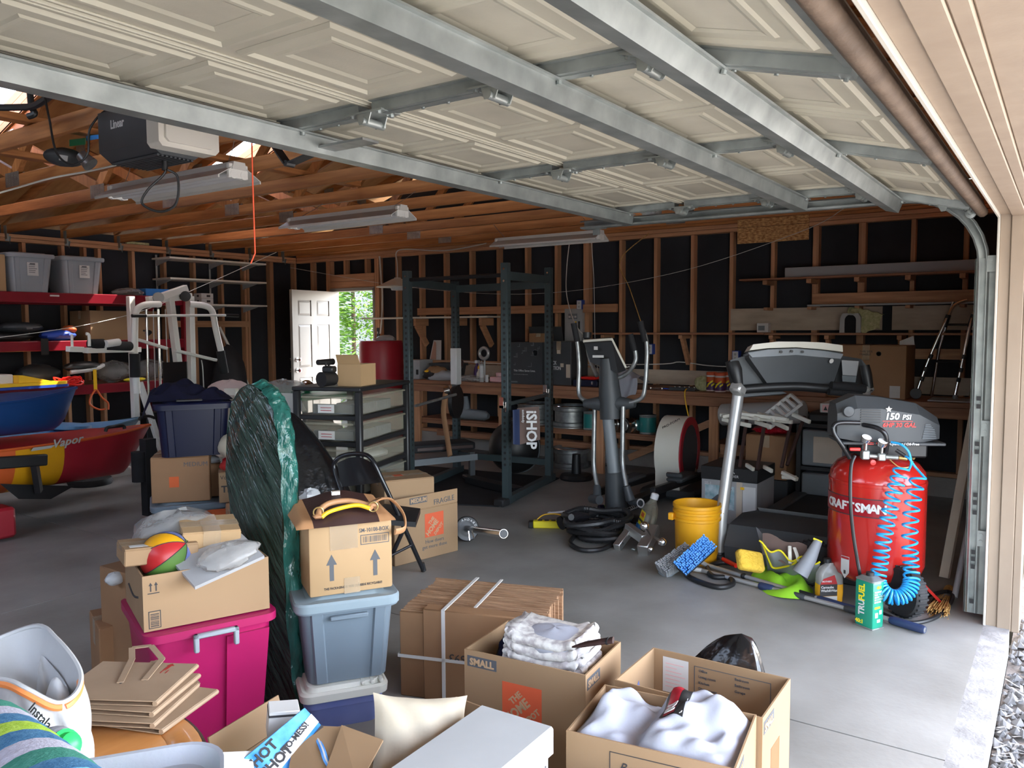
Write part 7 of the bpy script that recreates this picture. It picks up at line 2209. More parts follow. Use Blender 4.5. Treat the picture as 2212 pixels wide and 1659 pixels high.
# drawer tower
DL = Vector((3.88, 4.28, 0))
DC = Vector((3.74, 3.80, 0))
DR = Vector((4.44, 4.02, 0))
ux = (DR - DC).normalized()
uy = Vector((-ux.y, ux.x, 0))
DW, DD = (DR - DC).length, 0.46
dt = Thing('drawer_tower', 'black framed tower of clear plastic drawers below an open carton', 'drawer unit', tuple(DC), rz=math.atan2(ux.y, ux.x))
HT = 1.085
for x, y in ((0, 0), (DW, 0), (0, DD), (DW, DD)):
    dt.part('corner_post', MB().box(x - 0.022, y - 0.022, 0, x + 0.022, y + 0.022, HT, 0.008), 'black')
dt.part('top', MB().box(-0.025, -0.025, HT, DW + 0.025, DD + 0.025, HT + 0.028, 0.006), 'black')
nd = 6
dh_ = (HT - 0.03) / nd
for i in range(nd):
    z = HT - (i + 1) * dh_
    dt.part('shelf_rail', MB().box(0, 0, z - 0.018, DW, DD, z + 0.012, 0.004), 'black')
    dw = dt.part('drawer', MB().box(0.03, 0.004, z + 0.016, DW - 0.03, DD - 0.01, z + dh_ - 0.03, 0.012), 'clear_plastic')
    dt.part('drawer_lip', MB().box(0.03, -0.01, z + dh_ - 0.05, DW - 0.03, 0.003, z + dh_ - 0.035, 0.004).box(-0.016, 0.04, z + dh_ - 0.05, -0.002, DD - 0.04, z + dh_ - 0.035, 0.004), 'clear_plastic', dw)
    cmn = 'gray_plastic' if i < 2 else ('lid_cream' if i == 2 else 'sage')
    if i < 2:
        bs_ = MB()
        for bx0 in (0.06, 0.30):
            bs_.box(bx0, 0.02, z + 0.02, bx0 + 0.22, 0.20, z + 0.09, 0.004)
            for k in range(10):
                bs_.box(bx0 + 0.012 + 0.02 * k, 0.0185, z + 0.045, bx0 + 0.020 + 0.02 * k, 0.0198, z + 0.08)
        bs_.box(0.032, 0.06, z + 0.02, 0.05, 0.36, z + 0.085, 0.004)
        dt.part('basket', bs_, 'gray_plastic', dw)
    else:
        dt.part('contents', MB().sph((DW * 0.55, 0.16, z + 0.055), (0.22, 0.12, 0.035), 16, 8, 0.15, i), cmn, dw)
    if i < 3:
        dt.part('paper_label', MB().box(-0.004, 0.18, z + 0.03, -0.0015, 0.30, z + 0.085), 'paper', dw)
        lp = MB()
        for k in range(2):
            lp.box(-0.0052, 0.20, z + 0.045 + 0.018 * k, -0.0045, 0.28, z + 0.049 + 0.018 * k)
        dt.part('label_writing', lp, 'red_barrel', dw, kind='stuff')
oc = carton('open_carton', 'open brown carton on the left top of the drawer tower', tuple(DC + ux * 0.17 + uy * 0.10 + Vector((0, 0, HT + 0.029))), math.atan2(ux.y, ux.x) + 0.0, 0.22, 0.17, 0.145, 'cardboard_light', False, (('l', 25, 0.07),), inner='cardboard')
dr_ = Thing('power_drill', 'black power tool lying left of carton on drawer tower', 'tool', tuple(DC + ux * 0.02 + uy * 0.22 + Vector((0, 0, HT + 0.029))), rz=math.atan2(ux.y, ux.x))
dr_.part('body', MB().tube([(-0.06, 0.03, 0.05), (0.05, 0.0, 0.05)], [0.05, 0.045], 14), 'black')
dr_.part('battery', MB().box(-0.02, -0.03, 0.09, 0.05, 0.05, 0.135, 0.01), 'black')
dr_.part('barrel', MB().tube([(-0.03, 0.07, 0.16), (0.10, 0.03, 0.16)], [0.018, 0.022], 12).tube([(0.01, 0.03, 0.08), (0.02, 0.04, 0.155)], 0.007, 8).tube([(0.04, 0.02, 0.08), (0.05, 0.04, 0.155)], 0.007, 8), 'black')

# folding chair
fch = Thing('folding_chair', 'black metal folding chair in front of the moving cartons', 'chair', (3.45, 3.25, 0), world=True)
bpts = [(3.296, 3.479, 0.474), (3.307, 3.575, 0.657), (3.32, 3.563, 0.72), (3.356, 3.514, 0.747), (3.371, 3.406, 0.757), (3.366, 3.322, 0.735), (3.389, 3.276, 0.632)]
foot1 = Vector((3.681, 3.209, 0.01))
fch.part('frame', MB().tube(smooth_path(bpts, 6) + [Vector((3.449, 3.198, 0.412)), foot1], 0.014, 10), 'black_gloss')
rl = Vector((3.296, 3.479, 0.474))
fch.part('leg', MB().tube([rl, Vector((3.42, 3.85, 0.01))], 0.013, 10), 'black_gloss')


def fback(u, v):
    a, b = Vector((3.312, 3.555, 0.699)), Vector((3.373, 3.326, 0.712))
    c, d = Vector((3.317, 3.529, 0.557)), Vector((3.403, 3.269, 0.598))
    p = (a.lerp(b, u)).lerp(c.lerp(d, u), v)
    return p + Vector((0.03, 0.02, 0)) * math.sin(PI * u) + Vector((0, 0, 0.03 * math.sin(PI * u) * (1 - 2 * v * 0.6)))


fch.part('back_panel', MB().grid(fback, 14, 6), 'black_gloss')
s0, s1, s2, s3 = [Vector(p) for p in ((3.276, 3.271, 0.409), (3.46, 3.072, 0.377), (3.622, 3.177, 0.414), (3.536, 3.391, 0.432))]
th = Vector((0, 0, 0.03))
fch.part('seat', MB().hexa([s0 - th, s1 - th, s2 - th, s3 - th, s0, s1, s2, s3]), 'black')
fch.part('leg', MB().tube([Vector((3.462, 3.138, 0.376)), Vector((3.441, 3.232, 0.182)), Vector((3.35, 3.30, 0.01))], 0.013, 10), 'black_gloss')
fch.part('cross_rod', MB().tube([Vector((3.396, 3.209, 0.174)), Vector((3.503, 3.148, 0.219))], 0.009, 8), 'black_gloss')
fch.part('foot_cap', MB().tube([foot1 + Vector((-0.012, 0.005, 0.05)), foot1], 0.017, 10), 'black')


def hd_logo(t, fr, x0, z0, s, face_y, tag=True):
    """orange square with diagonal stencil words; fr maps local (x, z) on the front face"""
    t.part('orange_logo', MB().box(x0, face_y - 0.0008, z0, x0 + s, face_y - 0.0001, z0 + s), 'print_orange')
    d1_, d2_ = Vector((1, 0, 1)), Vector((-1, 0, 1))
    for txt, sz, ox, oz in (('THE', 0.20, 0.26, 0.50), ('HOME', 0.30, 0.17, 0.03), ('DEPOT', 0.19, 0.55, 0.02)):
        t.text(txt, sz * s, 'print_tan', (x0 + ox * s, face_y - 0.0014, z0 + oz * s), d1_, d2_, bold=0.035, sx=1.0 if txt != 'HOME' else 0.92, ext=0.0003)


bx1 = carton('moving_box', 'medium moving carton marked fragile beside the folding chair', (3.955, 3.545, 0), -0.195, 0.52, 0.33, 0.335, 'cardboard', True)
bx1.part('front_flap', MB().box(-0.258, -0.164, 0.336, 0.258, -0.159, 0.425), 'cardboard')
bx1.part('size_band', MB().box(-0.14, -0.1662, 0.375, -0.0, -0.1652, 0.415), 'print_gray')
bx1.text('MEDIUM', 0.038, 'print_tan', (-0.133, -0.1668, 0.383), (1, 0, 0), (0, 0, 1), bold=0.03, sx=0.9)
hd_logo(bx1, None, -0.02, 0.14, 0.155, -0.1651)
bx1.text('FRAGILE', 0.05, 'print_gray', (0.055, -0.1650, 0.345), (1, 0, 0.05), (0, 0, 1), sx=0.95)
bx1.text('How doers\nget more done', 0.034, 'print_gray', (0.06, -0.1656, 0.10), (1, 0, 0), (0, 0, 1), align='CENTER')
bx2 = carton('moving_box', 'second moving carton stacked behind the fragile one', (3.925, 3.60, 0.337), -0.50, 0.34, 0.30, 0.19, 'cardboard', True)
bx2.part('orange_mark', MB().box(-0.06, -0.03, 0.1905, 0.0, 0.03, 0.1912), 'print_orange')
carton('moving_box', 'low brown carton with yellow tape beneath the garbage bag', (2.98, 3.62, 0), -0.55, 0.62, 0.40, 0.50, 'cardboard_dark').part('yellow_tape', MB().box(-0.06, -0.14, 0.5005, 0.10, -0.06, 0.5012), 'lemon')
solo('white_tissue', MB().sph((3.06, 3.50, 0.54), (0.055, 0.055, 0.05), 14, 9, 0.3, 3), 'bag_white', 'wad of white tissue behind the brown leather bag', 'tissue')

# ================================================================ GREEN WRAPPED SHEET
wrp = Thing('wrapped_mirror', 'tall flat piece wrapped in green and clear stretch film', 'wrapped panel', (2.02, 2.6, 0), world=True)
rows = [((2.021, 2.658, 1.28), (2.019, 2.641, 1.281)), ((2.028, 2.717, 1.263), (2.012, 2.585, 1.265)), ((2.034, 2.765, 1.227), (2.006, 2.537, 1.235)), ((2.039, 2.804, 1.17), (2.002, 2.498, 1.19)), ((2.043, 2.84, 1.062), (1.998, 2.47, 1.094)), ((2.044, 2.849, 0.907), (1.996, 2.452, 0.953)), ((2.041, 2.826, 0.658), (1.995, 2.443, 0.722)), ((2.037, 2.788, 0.372), (1.995, 2.44, 0.452)), ((2.03, 2.73, 0.113), (1.992, 2.416, 0.203)), ((2.02, 2.652, -0.067), (1.985, 2.362, 0.02))]
rows = [(Vector(a), Vector(b)) for a, b in rows]
rows[-1] = (Vector((rows[-1][0].x, rows[-1][0].y, 0.012)), Vector((rows[-1][1].x, rows[-1][1].y, 0.012)))
RA = smooth_path([a for a, b in rows], 5)
RB = smooth_path([b for a, b in rows], 5)
wn_ = Vector((0.993, -0.12, 0))
rw = random.Random(4)
ph_ = [rw.uniform(0, 6) for _ in range(8)]


def wob(u, v):
    return 0.006 * math.sin(23 * v + 9 * u + ph_[0]) + 0.004 * math.sin(47 * v - 17 * u + ph_[1]) + 0.003 * math.sin(31 * u + 70 * v)


def fface(u, v):
    k = v * (len(RA) - 1)
    i = min(int(k), len(RA) - 2)
    a, b = RA[i].lerp(RA[i + 1], k - i), RB[i].lerp(RB[i + 1], k - i)
    return a.lerp(b, u) - wn_ * (0.012 * math.sin(PI * u) + wob(u, v) * 0.5)


wrp.part('film_face', MB().grid(fface, 16, 60), 'wrap_film', ang=80)


def fedge(u, v):
    k = v * (len(RB) - 1)
    i = min(int(k), len(RB) - 2)
    b = RB[i].lerp(RB[i + 1], k - i)
    bulge = 0.022 + wob(u * 0.3, v * 1.3) * 1.6
    out = Vector((0.0, -1, 0)) * bulge * math.sin(PI * u)
    if v < 0.25:
        out = out + Vector((0, 0, 0.02)) * math.sin(PI * u) * (1 - v / 0.25)
    return b + wn_ * (0.075 * u + 0.004 * math.sin(60 * v)) + out


wrp.part('green_edge', MB().grid(fedge, 8, 90), 'wrap_green', ang=70)


def fback2(u, v):
    k = v * (len(RA) - 1)
    i = min(int(k), len(RA) - 2)
    a, b = RA[i].lerp(RA[i + 1], k - i), RB[i].lerp(RB[i + 1], k - i)
    return b.lerp(a, u) + wn_ * 0.075


wrp.part('film_back', MB().grid(fback2, 8, 40), 'wrap_green', ang=80)


def ftop(u, v):
    k = v * (len(RA) - 1) * 0.55
    i = min(int(k), len(RA) - 2)
    a = RA[i].lerp(RA[i + 1], k - i)
    return a + wn_ * 0.075 * u + Vector((0, 0.012 * math.sin(PI * u), 0))


wrp.part('green_rim', MB().grid(ftop, 4, 40), 'wrap_green', ang=80)

# ================================================================ TOTE STACK WITH THE LEATHER BAG
RS = -0.60
sx_d = Vector((math.cos(RS), math.sin(RS), 0))
sy_d = Vector((-math.sin(RS), math.cos(RS), 0))        # away from the camera
S0 = Vector((2.05, 2.165, 0))                            # middle of the front of the stack


def sloc(a, b, z):
    return tuple(S0 + sx_d * a + sy_d * b + Vector((0, 0, z)))


ub = Thing('lidded_bin', 'low blue bin with cream lid at the bottom of the tote stack', 'bin', sloc(-0.01, 0.18, 0), rz=RS)
m_ = MB()
loft(m_, [(rrect(0.26, 0.28, 0.04), 0.0), (rrect(0.28, 0.31, 0.04), 0.085), (rrect(0.295, 0.325, 0.04), 0.087), (rrect(0.30, 0.33, 0.04), 0.125)])
ub.part('tub', m_, 'bin_blue')
m_ = MB()
loft(m_, [(rrect(0.325, 0.37, 0.04), 0.122), (rrect(0.33, 0.375, 0.04), 0.150), (rrect(0.31, 0.355, 0.04), 0.158), (rrect(0.28, 0.33, 0.04), 0.154), (rrect(0.27, 0.32, 0.04), 0.170)])
ub.part('lid', m_, 'lid_cream')
for k in range(3):
    ub.part('lid_rib', MB().box(0.06 + k * 0.035, -0.175, 0.1585, 0.075 + k * 0.035, -0.125, 0.172, 0.003), 'lid_cream')
gt_ = tote('storage_tote', 'blue gray tote with pale lid in the stack under leather bag', sloc(0.01, 0.185, 0.172), RS, 0.345, 0.33, 0.31, 'tote_bluegray', lid=True, lidm='lid_bluegray', taper=0.86, r=0.045)
gt_.part('handle_recess', MB().box(-0.07, -0.187, 0.250, 0.07, -0.173, 0.267, 0.003), 'tote_bluegray')
sm = Thing('taped_carton', 'taped brown carton with two printed arrows under leather bag', 'box', sloc(0.02, 0.195, 0.506), rz=RS + 0.06)
WS, DS, HS = 0.315, 0.30, 0.262
b_ = MB()
n_ = 10


def fsm(u, v, sd):
    pass


b_.box(-WS / 2, -DS / 2, 0, WS / 2, DS / 2, HS, 0.008, 2)
sm.part('carton_body', b_, 'cardboard_light')
fy = -DS / 2


def smp(nm, poly, m_, d=0.0008):
    q = MB().prism(poly, fy - d, fy - 0.0001, 'xz')
    return sm.part(nm, q, m_, smooth=False)


for x in (-0.075, 0.09):
    smp('arrow_print', [(x - 0.008, 0.055), (x + 0.008, 0.055), (x + 0.008, 0.115), (x + 0.02, 0.115), (x, 0.155), (x - 0.02, 0.115), (x - 0.008, 0.115)], 'print_gray')
sm.text('SM-10108-BOX', 0.0215, 'print_gray', (0.03, fy - 0.0006, 0.226), (1, 0, 0), (0, 0, 1), bold=0.01, sx=0.82)
smp('barcode_frame', [(0.035, 0.178), (0.145, 0.178), (0.145, 0.216), (0.035, 0.216)], 'print_gray', 0.0006)
smp('barcode_field', [(0.038, 0.181), (0.142, 0.181), (0.142, 0.213), (0.038, 0.213)], 'cardboard_light', 0.0009)
bm_ = MB()
x = 0.044
rb_ = random.Random(2)
while x < 0.136:
    w_ = rb_.choice((0.001, 0.0018, 0.003))
    bm_.box(x, fy - 0.0013, 0.186, x + w_, fy - 0.0009, 0.209)
    x += w_ + rb_.choice((0.0012, 0.002, 0.003))
sm.part('barcode', bm_, 'print_gray', kind='stuff')
sm.text('THIS PACKAGING IS 100% CURBSIDE RECYCLABLE!', 0.0125, 'print_dark', (-0.105, fy - 0.0006, 0.022), (1, 0, 0), (0, 0, 1), bold=0.015, sx=0.78)
sm.part('packing_tape', MB().box(-0.08, fy - 0.0016, 0.17, 0.025, fy - 0.0008, HS + 0.001).box(-0.08, fy - 0.0016, HS + 0.0002, 0.025, 0.1, HS + 0.001), 'tape')
sm.part('packing_tape', MB().box(-0.03, fy - 0.0016, 0.0, 0.03, fy - 0.0008, 0.06), 'tape')

# leather bag lying on the carton
lb2 = Thing('leather_bag', 'dark brown and tan leather handbag lying on the taped carton', 'bag', sloc(0.0, 0.18, 0.506 + HS), rz=RS + 0.06)


def fbag(u, v, sgn=1):
    x = -0.185 + 0.37 * u
    y = -0.17 + 0.27 * v
    h = 0.026 + 0.062 * v * (1 - 0.35 * abs(2 * u - 1) ** 2) + 0.008 * math.sin(9 * u + 3)
    e = min(u, 1 - u) * 9
    h *= min(1, e + 0.35)
    if v < 0.10:
        h = h * v / 0.10 + 0.004
    if v > 0.93:
        h *= max(0.02, (1 - v) / 0.07)
    return (x, y, h + 0.002)


def sub(mb, u0, u1, v0, v1, off, nu=14, nv=18):
    return mb.grid(lambda u, v: tuple(Vector(fbag(u0 + (u1 - u0) * u, v0 + (v1 - v0) * v)) + Vector((0, -off * 0.5, off))), nu, nv)


lb2.part('body', sub(MB(), 0.17, 0.83, 0, 1, 0.0), 'leather_dark')
lb2.part('side_panel', sub(MB(), 0.0, 0.17, 0, 1, 0.0, 8, 18), 'leather_tan')
lb2.part('side_panel', sub(MB(), 0.83, 1.0, 0, 1, 0.0, 8, 18), 'leather_tan')
lb2.part('clasp', MB().box(-0.018, 0.02, 0.080, 0.018, 0.026, 0.10, 0.002), 'chrome')
hp_ = smooth_path([(-0.10, -0.15, 0.045), (-0.09, -0.125, 0.062), (-0.05, -0.10, 0.078), (0.02, -0.095, 0.08), (0.08, -0.115, 0.065), (0.10, -0.14, 0.055)], 7)
lb2.part('handle', MB().tube(hp_, 0.011, 10), 'leather_tan')
hp_ = smooth_path([(-0.09, -0.15, 0.04), (-0.06, -0.14, 0.055), (0.0, -0.13, 0.065), (0.05, -0.135, 0.068), (0.09, -0.15, 0.055)], 7)
lb2.part('yellow_handle', MB().tube(hp_, 0.008, 8), 'yellow')
lb2.part('handle_tab', MB().box(-0.118, -0.155, 0.035, -0.075, -0.12, 0.05, 0.006).box(0.085, -0.14, 0.055, 0.125, -0.10, 0.072, 0.006), 'leather_tan')
for x in (-0.10, 0.105):
    lb2.part('ring', MB().tube([(x + 0.018 * math.cos(2 * PI * k / 18), -0.142, 0.058 + 0.018 * math.sin(2 * PI * k / 18)) for k in range(18)], 0.0028, 6, closed=True), 'brass')
hp_ = smooth_path([(0.11, -0.12, 0.07), (0.15, -0.09, 0.075), (0.20, -0.06, 0.06), (0.235, -0.10, 0.01), (0.225, -0.15, -0.035), (0.175, -0.19, -0.035)], 8)
lb2.part('shoulder_strap', MB().tube(hp_, 0.013, 10, flat=0.35), 'leather_tan')
lb2.part('strap_clip', MB().cyl((0.115, -0.12, 0.072), (0.148, -0.095, 0.076), 0.005, 8), 'chrome')

# ================================================================ PINK TOTE STACK
RP = -0.36
pk = tote('storage_tote', 'bright pink storage tote under the open box with the ball', (1.732, 2.615, 0), RP, 0.415, 0.46, 0.485, 'pink', taper=0.84, r=0.05, ribs=False)
for x in (0.045,):
    pk.part('groove_edge', MB().hexa([(0.035, -0.205, 0.0), (0.05, -0.205, 0.0), (0.05, -0.19, 0.0), (0.035, -0.19, 0.0), (0.04, -0.243, 0.43), (0.056, -0.243, 0.43), (0.056, -0.22, 0.43), (0.04, -0.22, 0.43)]), 'pink')
pk.part('front_panel', MB().hexa([(0.05, -0.202, 0.0), (0.16, -0.202, 0.0), (0.16, -0.19, 0.0), (0.05, -0.19, 0.0), (0.056, -0.238, 0.43), (0.19, -0.238, 0.43), (0.19, -0.22, 0.43), (0.056, -0.22, 0.43)]), 'pink')
pk.part('handle', MB().box(-0.075, -0.272, 0.452, 0.075, -0.252, 0.468, 0.004).box(-0.075, -0.272, 0.405, -0.058, -0.252, 0.468, 0.004).box(0.058, -0.272, 0.405, 0.075, -0.252, 0.468, 0.004), 'tote_gray')
pk.part('inner_deck', MB().box(-0.21, -0.22, 0.47, 0.21, 0.22, 0.484), 'pink')
ob_ = carton('open_box', 'open brown box holding a striped ball on the pink tote', (1.725, 2.605, 0.488), RP - 0.02, 0.42, 0.38, 0.19, 'cardboard', False)
fy = -0.19
for k, x in enumerate((-0.185, -0.168)):
    ob_.part('arrow_print', MB().prism([(x - 0.002, 0.135), (x + 0.002, 0.135), (x + 0.002, 0.155), (x + 0.006, 0.155), (x, 0.166), (x - 0.006, 0.155), (x - 0.002, 0.155)], fy - 0.0008, fy - 0.0001, 'xz'), 'print_dark')
ob_.part('arrow_line', MB().box(-0.195, fy - 0.0008, 0.127, -0.158, fy - 0.0001, 0.130), 'print_dark')
ob_.part('barcode_frame', MB().box(-0.195, fy - 0.0006, 0.008, -0.156, fy - 0.0001, 0.068), 'print_dark')
ob_.part('barcode_field', MB().box(-0.192, fy - 0.0009, 0.011, -0.159, fy - 0.0006, 0.065), 'cardboard')
bm_ = MB()
z = 0.014
while z < 0.060:
    w_ = rb_.choice((0.001, 0.0018, 0.003))
    bm_.box(-0.189, fy - 0.0013, z, -0.162, fy - 0.0009, z + w_)
    z += w_ + rb_.choice((0.0012, 0.002))
ob_.part('barcode', bm_, 'print_dark', kind='stuff')
ob_.part('side_arrow', MB().tube(smooth_path([(-0.2106, 0.10, 0.09), (-0.2106, 0.0, 0.075), (-0.2106, -0.10, 0.095)], 6), 0.004, 6), 'print_dark')
# striped ball with six colours
ba = Thing('striped_ball', 'round ball with yellow, blue, green and red wedges', 'ball', (1.60, 2.59, 0.70), rot=(0.9, 0.5, 0.2))
cols_ = ['red', 'sign_green', 'navy_grip', 'bucket_yellow', 'red', 'sign_green', 'navy_grip', 'bucket_yellow', 'navy_grip']
cols_ = ['red', 'leaf_dark', 'bin_blue', 'bucket_yellow', 'red', 'leaf_dark', 'bin_blue', 'bucket_yellow']
for k in range(8):
    a0_, a1_ = 2 * PI * k / 8, 2 * PI * (k + 1) / 8
    ba.part('wedge', MB().grid(lambda u, v, a0_=a0_, a1_=a1_: (0.088 * math.cos(a0_ + (a1_ - a0_) * u) * math.cos(PI * (v - 0.5)), 0.088 * math.sin(a0_ + (a1_ - a0_) * u) * math.cos(PI * (v - 0.5)), 0.088 * math.sin(PI * (v - 0.5))), 5, 14), cols_[k], ang=80)
    ba.part('seam', MB().tube([(0.0886 * math.cos(a0_) * math.cos(PI * (v / 16 - 0.5)), 0.0886 * math.sin(a0_) * math.cos(PI * (v / 16 - 0.5)), 0.0886 * math.sin(PI * (v / 16 - 0.5))) for v in range(17)], 0.0016, 5), 'print_dark')
bi = carton('small_carton', 'flat brown carton lying tilted at the back of the open box', (1.772, 2.593, 0.711), RP - 0.12, 0.20, 0.18, 0.075, 'cardboard_light', tilt=(0.12, 0.05))
bi.part('clear_tape', MB().box(-0.03, -0.091, 0.02, 0.03, 0.092, 0.0765), 'tape')
bj = carton('small_carton', 'brown carton with white barcode sticker behind the striped ball', (1.589, 2.626, 0.692), RP, 0.24, 0.16, 0.06, 'cardboard', tilt=(0.0, 0.05))
bj.part('sticker', MB().box(-0.10, -0.06, 0.0605, 0.0, -0.03, 0.0612), 'paper')
solo('padded_mailer', MB().prism([(-0.13, -0.09), (0.13, -0.09), (0.14, 0.08), (-0.12, 0.10)], 0, 0.012, 'xy'), 'bag_gray', 'gray padded mailer sticking out right of the striped ball', 'mailer', loc=(1.697, 2.433, 0.684), rot=(0.30, -0.20, RP + 0.2))
solo('clear_wrap', MB().sph((0, 0, 0), (0.11, 0.07, 0.035), 18, 10, 0.15, 8), 'bag_clear', 'crumpled clear wrap at the right end of the open box', 'plastic', loc=(1.701, 2.379, 0.713), rot=(0.2, -0.2, RP))
solo('plastic_bag', MB().sph((1.751, 2.749, 0.731), (0.17, 0.15, 0.085), 20, 12, 0.13, 5), 'bag_clear', 'pale see-through plastic bag behind the open box', 'bag')
solo('box_stack_core', MB().box(1.62, 2.86, 0, 1.98, 3.08, 0.58, 0.004), 'cardboard_dark', 'plain tall carton hidden behind the pink tote', 'box', loc=(1.8, 2.97, 0))
ta = carton('tall_carton', 'tall narrow taped carton standing left of the pink tote', (1.69, 3.10, 0), -0.35, 0.16, 0.24, 0.36, 'cardboard_dark')
tb_ = carton('tall_carton', 'second narrow carton in front of the tall taped one', (1.735, 2.96, 0), -0.35, 0.17, 0.10, 0.345, 'cardboard_dark')
tb_.text('BTL', 0.04, 'print_dark', (-0.06, -0.0508, 0.27), (1, 0, 0), (0, 0, 1), bold=0.02)
solo('white_bit', MB().sph((1.604, 2.94, 0.558), (0.035, 0.03, 0.025), 12, 8, 0.1, 2), 'bag_white', 'small white wad between the open box and tall carton', 'paper')

# ================================================================ BUNDLE OF FLAT CARTONS
BL = Vector((2.375, 2.20, 0))
bux = Vector((0.19, -0.565, 0)).normalized()
buy = Vector((-bux.y, bux.x, 0))
bd = Thing('carton_bundle', 'strapped bundle of flat brown cartons standing on edge', 'bundle', tuple(BL), rz=math.atan2(bux.y, bux.x))
rc = random.Random(9)
WB = 0.59
for k in range(28):
    y = 0.012 + k * 0.0145
    e0, e1, ht_ = rc.uniform(-0.006, 0.006), rc.uniform(-0.008, 0.008), 0.358 + rc.uniform(-0.007, 0.006) - (0.012 if k in (8, 17) else 0)
    q = MB().box(e0, y, 0.0, WB + e1, y + 0.0105, ht_)
    bd.part('carton_sheet', q, 'corrugate', smooth=False)
bd.part('front_sheet', MB().box(0.0, -0.006, 0.0, WB, 0.009, 0.352, 0.003), 'cardboard_dark')
bd.part('front_flap', MB().box(0.105, -0.014, 0.0, WB + 0.002, -0.007, 0.372, 0.003).box(0.105, -0.012, 0.366, WB, 0.05, 0.374, 0.003), 'cardboard_dark')
bd.part('strap', MB().box(0.185, -0.0165, 0.0, 0.20, -0.0145, 0.377).box(0.185, -0.0165, 0.3745, 0.20, 0.42, 0.3775), 'paper')
bd.part('strap', MB().box(-0.004, -0.0165, 0.165, WB + 0.004, -0.0145, 0.178).box(-0.006, -0.0165, 0.165, -0.004, 0.42, 0.178), 'paper')
bd.part('strap', MB().box(0.30, 0.05, 0.3745, 0.312, 0.42, 0.3775), 'paper')
bd.text('693', 0.05, 'print_dark', (0.29, -0.0155, 0.20), (-1, 0, 0), (0, 0, -1), shear=0.1)

# ================================================================ FOREGROUND BOXES
def printed_small(t, w, d, h, front=True):
    fy = -d / 2
    if front:
      t.part('size_band', MB().box(-w / 2 + 0.012, fy - 0.0008, h - 0.055, -w / 2 + 0.125, fy - 0.0001, h - 0.018), 'print_gray')
      t.text('SMALL', 0.032, 'print_tan', (-w / 2 + 0.022, fy - 0.0014, h - 0.048), (1, 0, 0), (0, 0, 1), bold=0.04)
    t.part('size_band', MB().box(w / 2 + 0.0001, fy + 0.012, h - 0.055, w / 2 + 0.0008, fy + 0.115, h - 0.018), 'print_gray')
    t.text('SMALL', 0.030, 'print_tan', (w / 2 + 0.0014, fy + 0.018, h - 0.048), (0, 1, 0), (0, 0, 1), bold=0.04)


s1 = carton('moving_box', 'open small moving box with folded quilts inside', (2.265, 1.44, 0), -1.465, 0.445, 0.305, 0.415, 'cardboard', False, fl='cardboard_in')
printed_small(s1, 0.445, 0.305, 0.415)
hd_logo(s1, None, -0.076, 0.19, 0.145, -0.1525)
s1.part('inner_print', MB().prism([(0.02, 0.25), (0.12, 0.25), (0.12, 0.38), (0.06, 0.33)], -0.2174, -0.2168, 'yz'), 'print_gray')
mat('quilt', (0.62, 0.60, 0.57), 0.9, col2=(0.36, 0.33, 0.33), scale=34, detail=5, contrast=2.2, bump=0.2, bscale=60)
qz = 0.29
for k in range(6):
    t_ = [0.036, 0.034, 0.03, 0.03, 0.034, 0.03][k]

    def fq(u, v, k=k, t_=t_, qz=qz):
        # rounded slab, wavy; x across the box, y along it
        a = 2 * PI * u
        L2, W2 = 0.165 - 0.004 * k, 0.105
        ca, sa = math.cos(a), math.sin(a)
        px_ = L2 * (abs(ca) ** 0.35) * (1 if ca > 0 else -1)
        py_ = W2 * (abs(sa) ** 0.35) * (1 if sa > 0 else -1)
        e = math.sin(PI * v)
        px_, py_ = px_ * (0.93 + 0.07 * e), py_ * (0.93 + 0.07 * e)
        sag = 0.018 * math.cos(px_ * 9) * -1 + 0.016 * (px_ / L2) ** 2
        return (px_ + 0.004 * math.sin(11 * a), py_ + 0.004 * math.sin(17 * a + k), qz + t_ * v + sag + 0.0035 * math.sin(13 * a + 2 * k) + (0.02 if px_ < 0 else 0) * 0)
    mb = MB().grid(fq, 60, 6, wrapu=True)
    nv_ = len(mb.v)
    mb.f.append([i for i in range(60)][::-1])
    mb.f.append([nv_ - 60 + i for i in range(60)])
    mb.mi += [0, 0]
    Mq = Matrix.Translation((2.265, 1.405, 0)) @ Matrix.Rotation(-1.42, 4, 'Z')
    mb.v = [tuple(Mq @ Vector(p)) for p in mb.v]
    solo('folded_quilt', mb, 'quilt', ['lowest patterned folded quilt in the small moving box', 'patterned folded quilt, second from the bottom of the pile', 'patterned folded quilt, third from the bottom of the pile', 'patterned folded quilt, third from the top of the pile', 'patterned folded quilt just under the topmost one', 'topmost patterned folded quilt with dark sheath on it'][k], 'quilt', group='folded quilts in the small moving box', ang=60)
    qz += t_ + 0.001
solo('white_pillow', MB().sph((2.263, 1.39, 0.446), (0.10, 0.13, 0.045), 20, 12, 0.05, 3), 'fleece_white', 'white pillow behind the topmost folded quilt', 'pillow')
solo('dark_garment', MB().sph((2.285, 1.57, 0.37), (0.075, 0.055, 0.045), 22, 14, 0.2, 6), 'navy_cloth', 'dark garment left of the quilts in small moving box', 'clothing')
ksh = Thing('knife_sheath', 'dark brown leather sheath lying on the folded quilts', 'sheath', (2.102, 1.159, 0.536), world=True)
ksh.part('sheath', MB().tube([(2.058, 1.205, 0.532), (2.07, 1.17, 0.544), (2.084, 1.117, 0.56), (2.095, 1.085, 0.568)], [0.006, 0.017, 0.019, 0.02], 10, flat=0.4), 'leather_dark')
ksh.part('strap_band', MB().tube([(2.089, 1.102, 0.563), (2.09, 1.096, 0.565)], 0.0215, 10, flat=0.45), 'black')

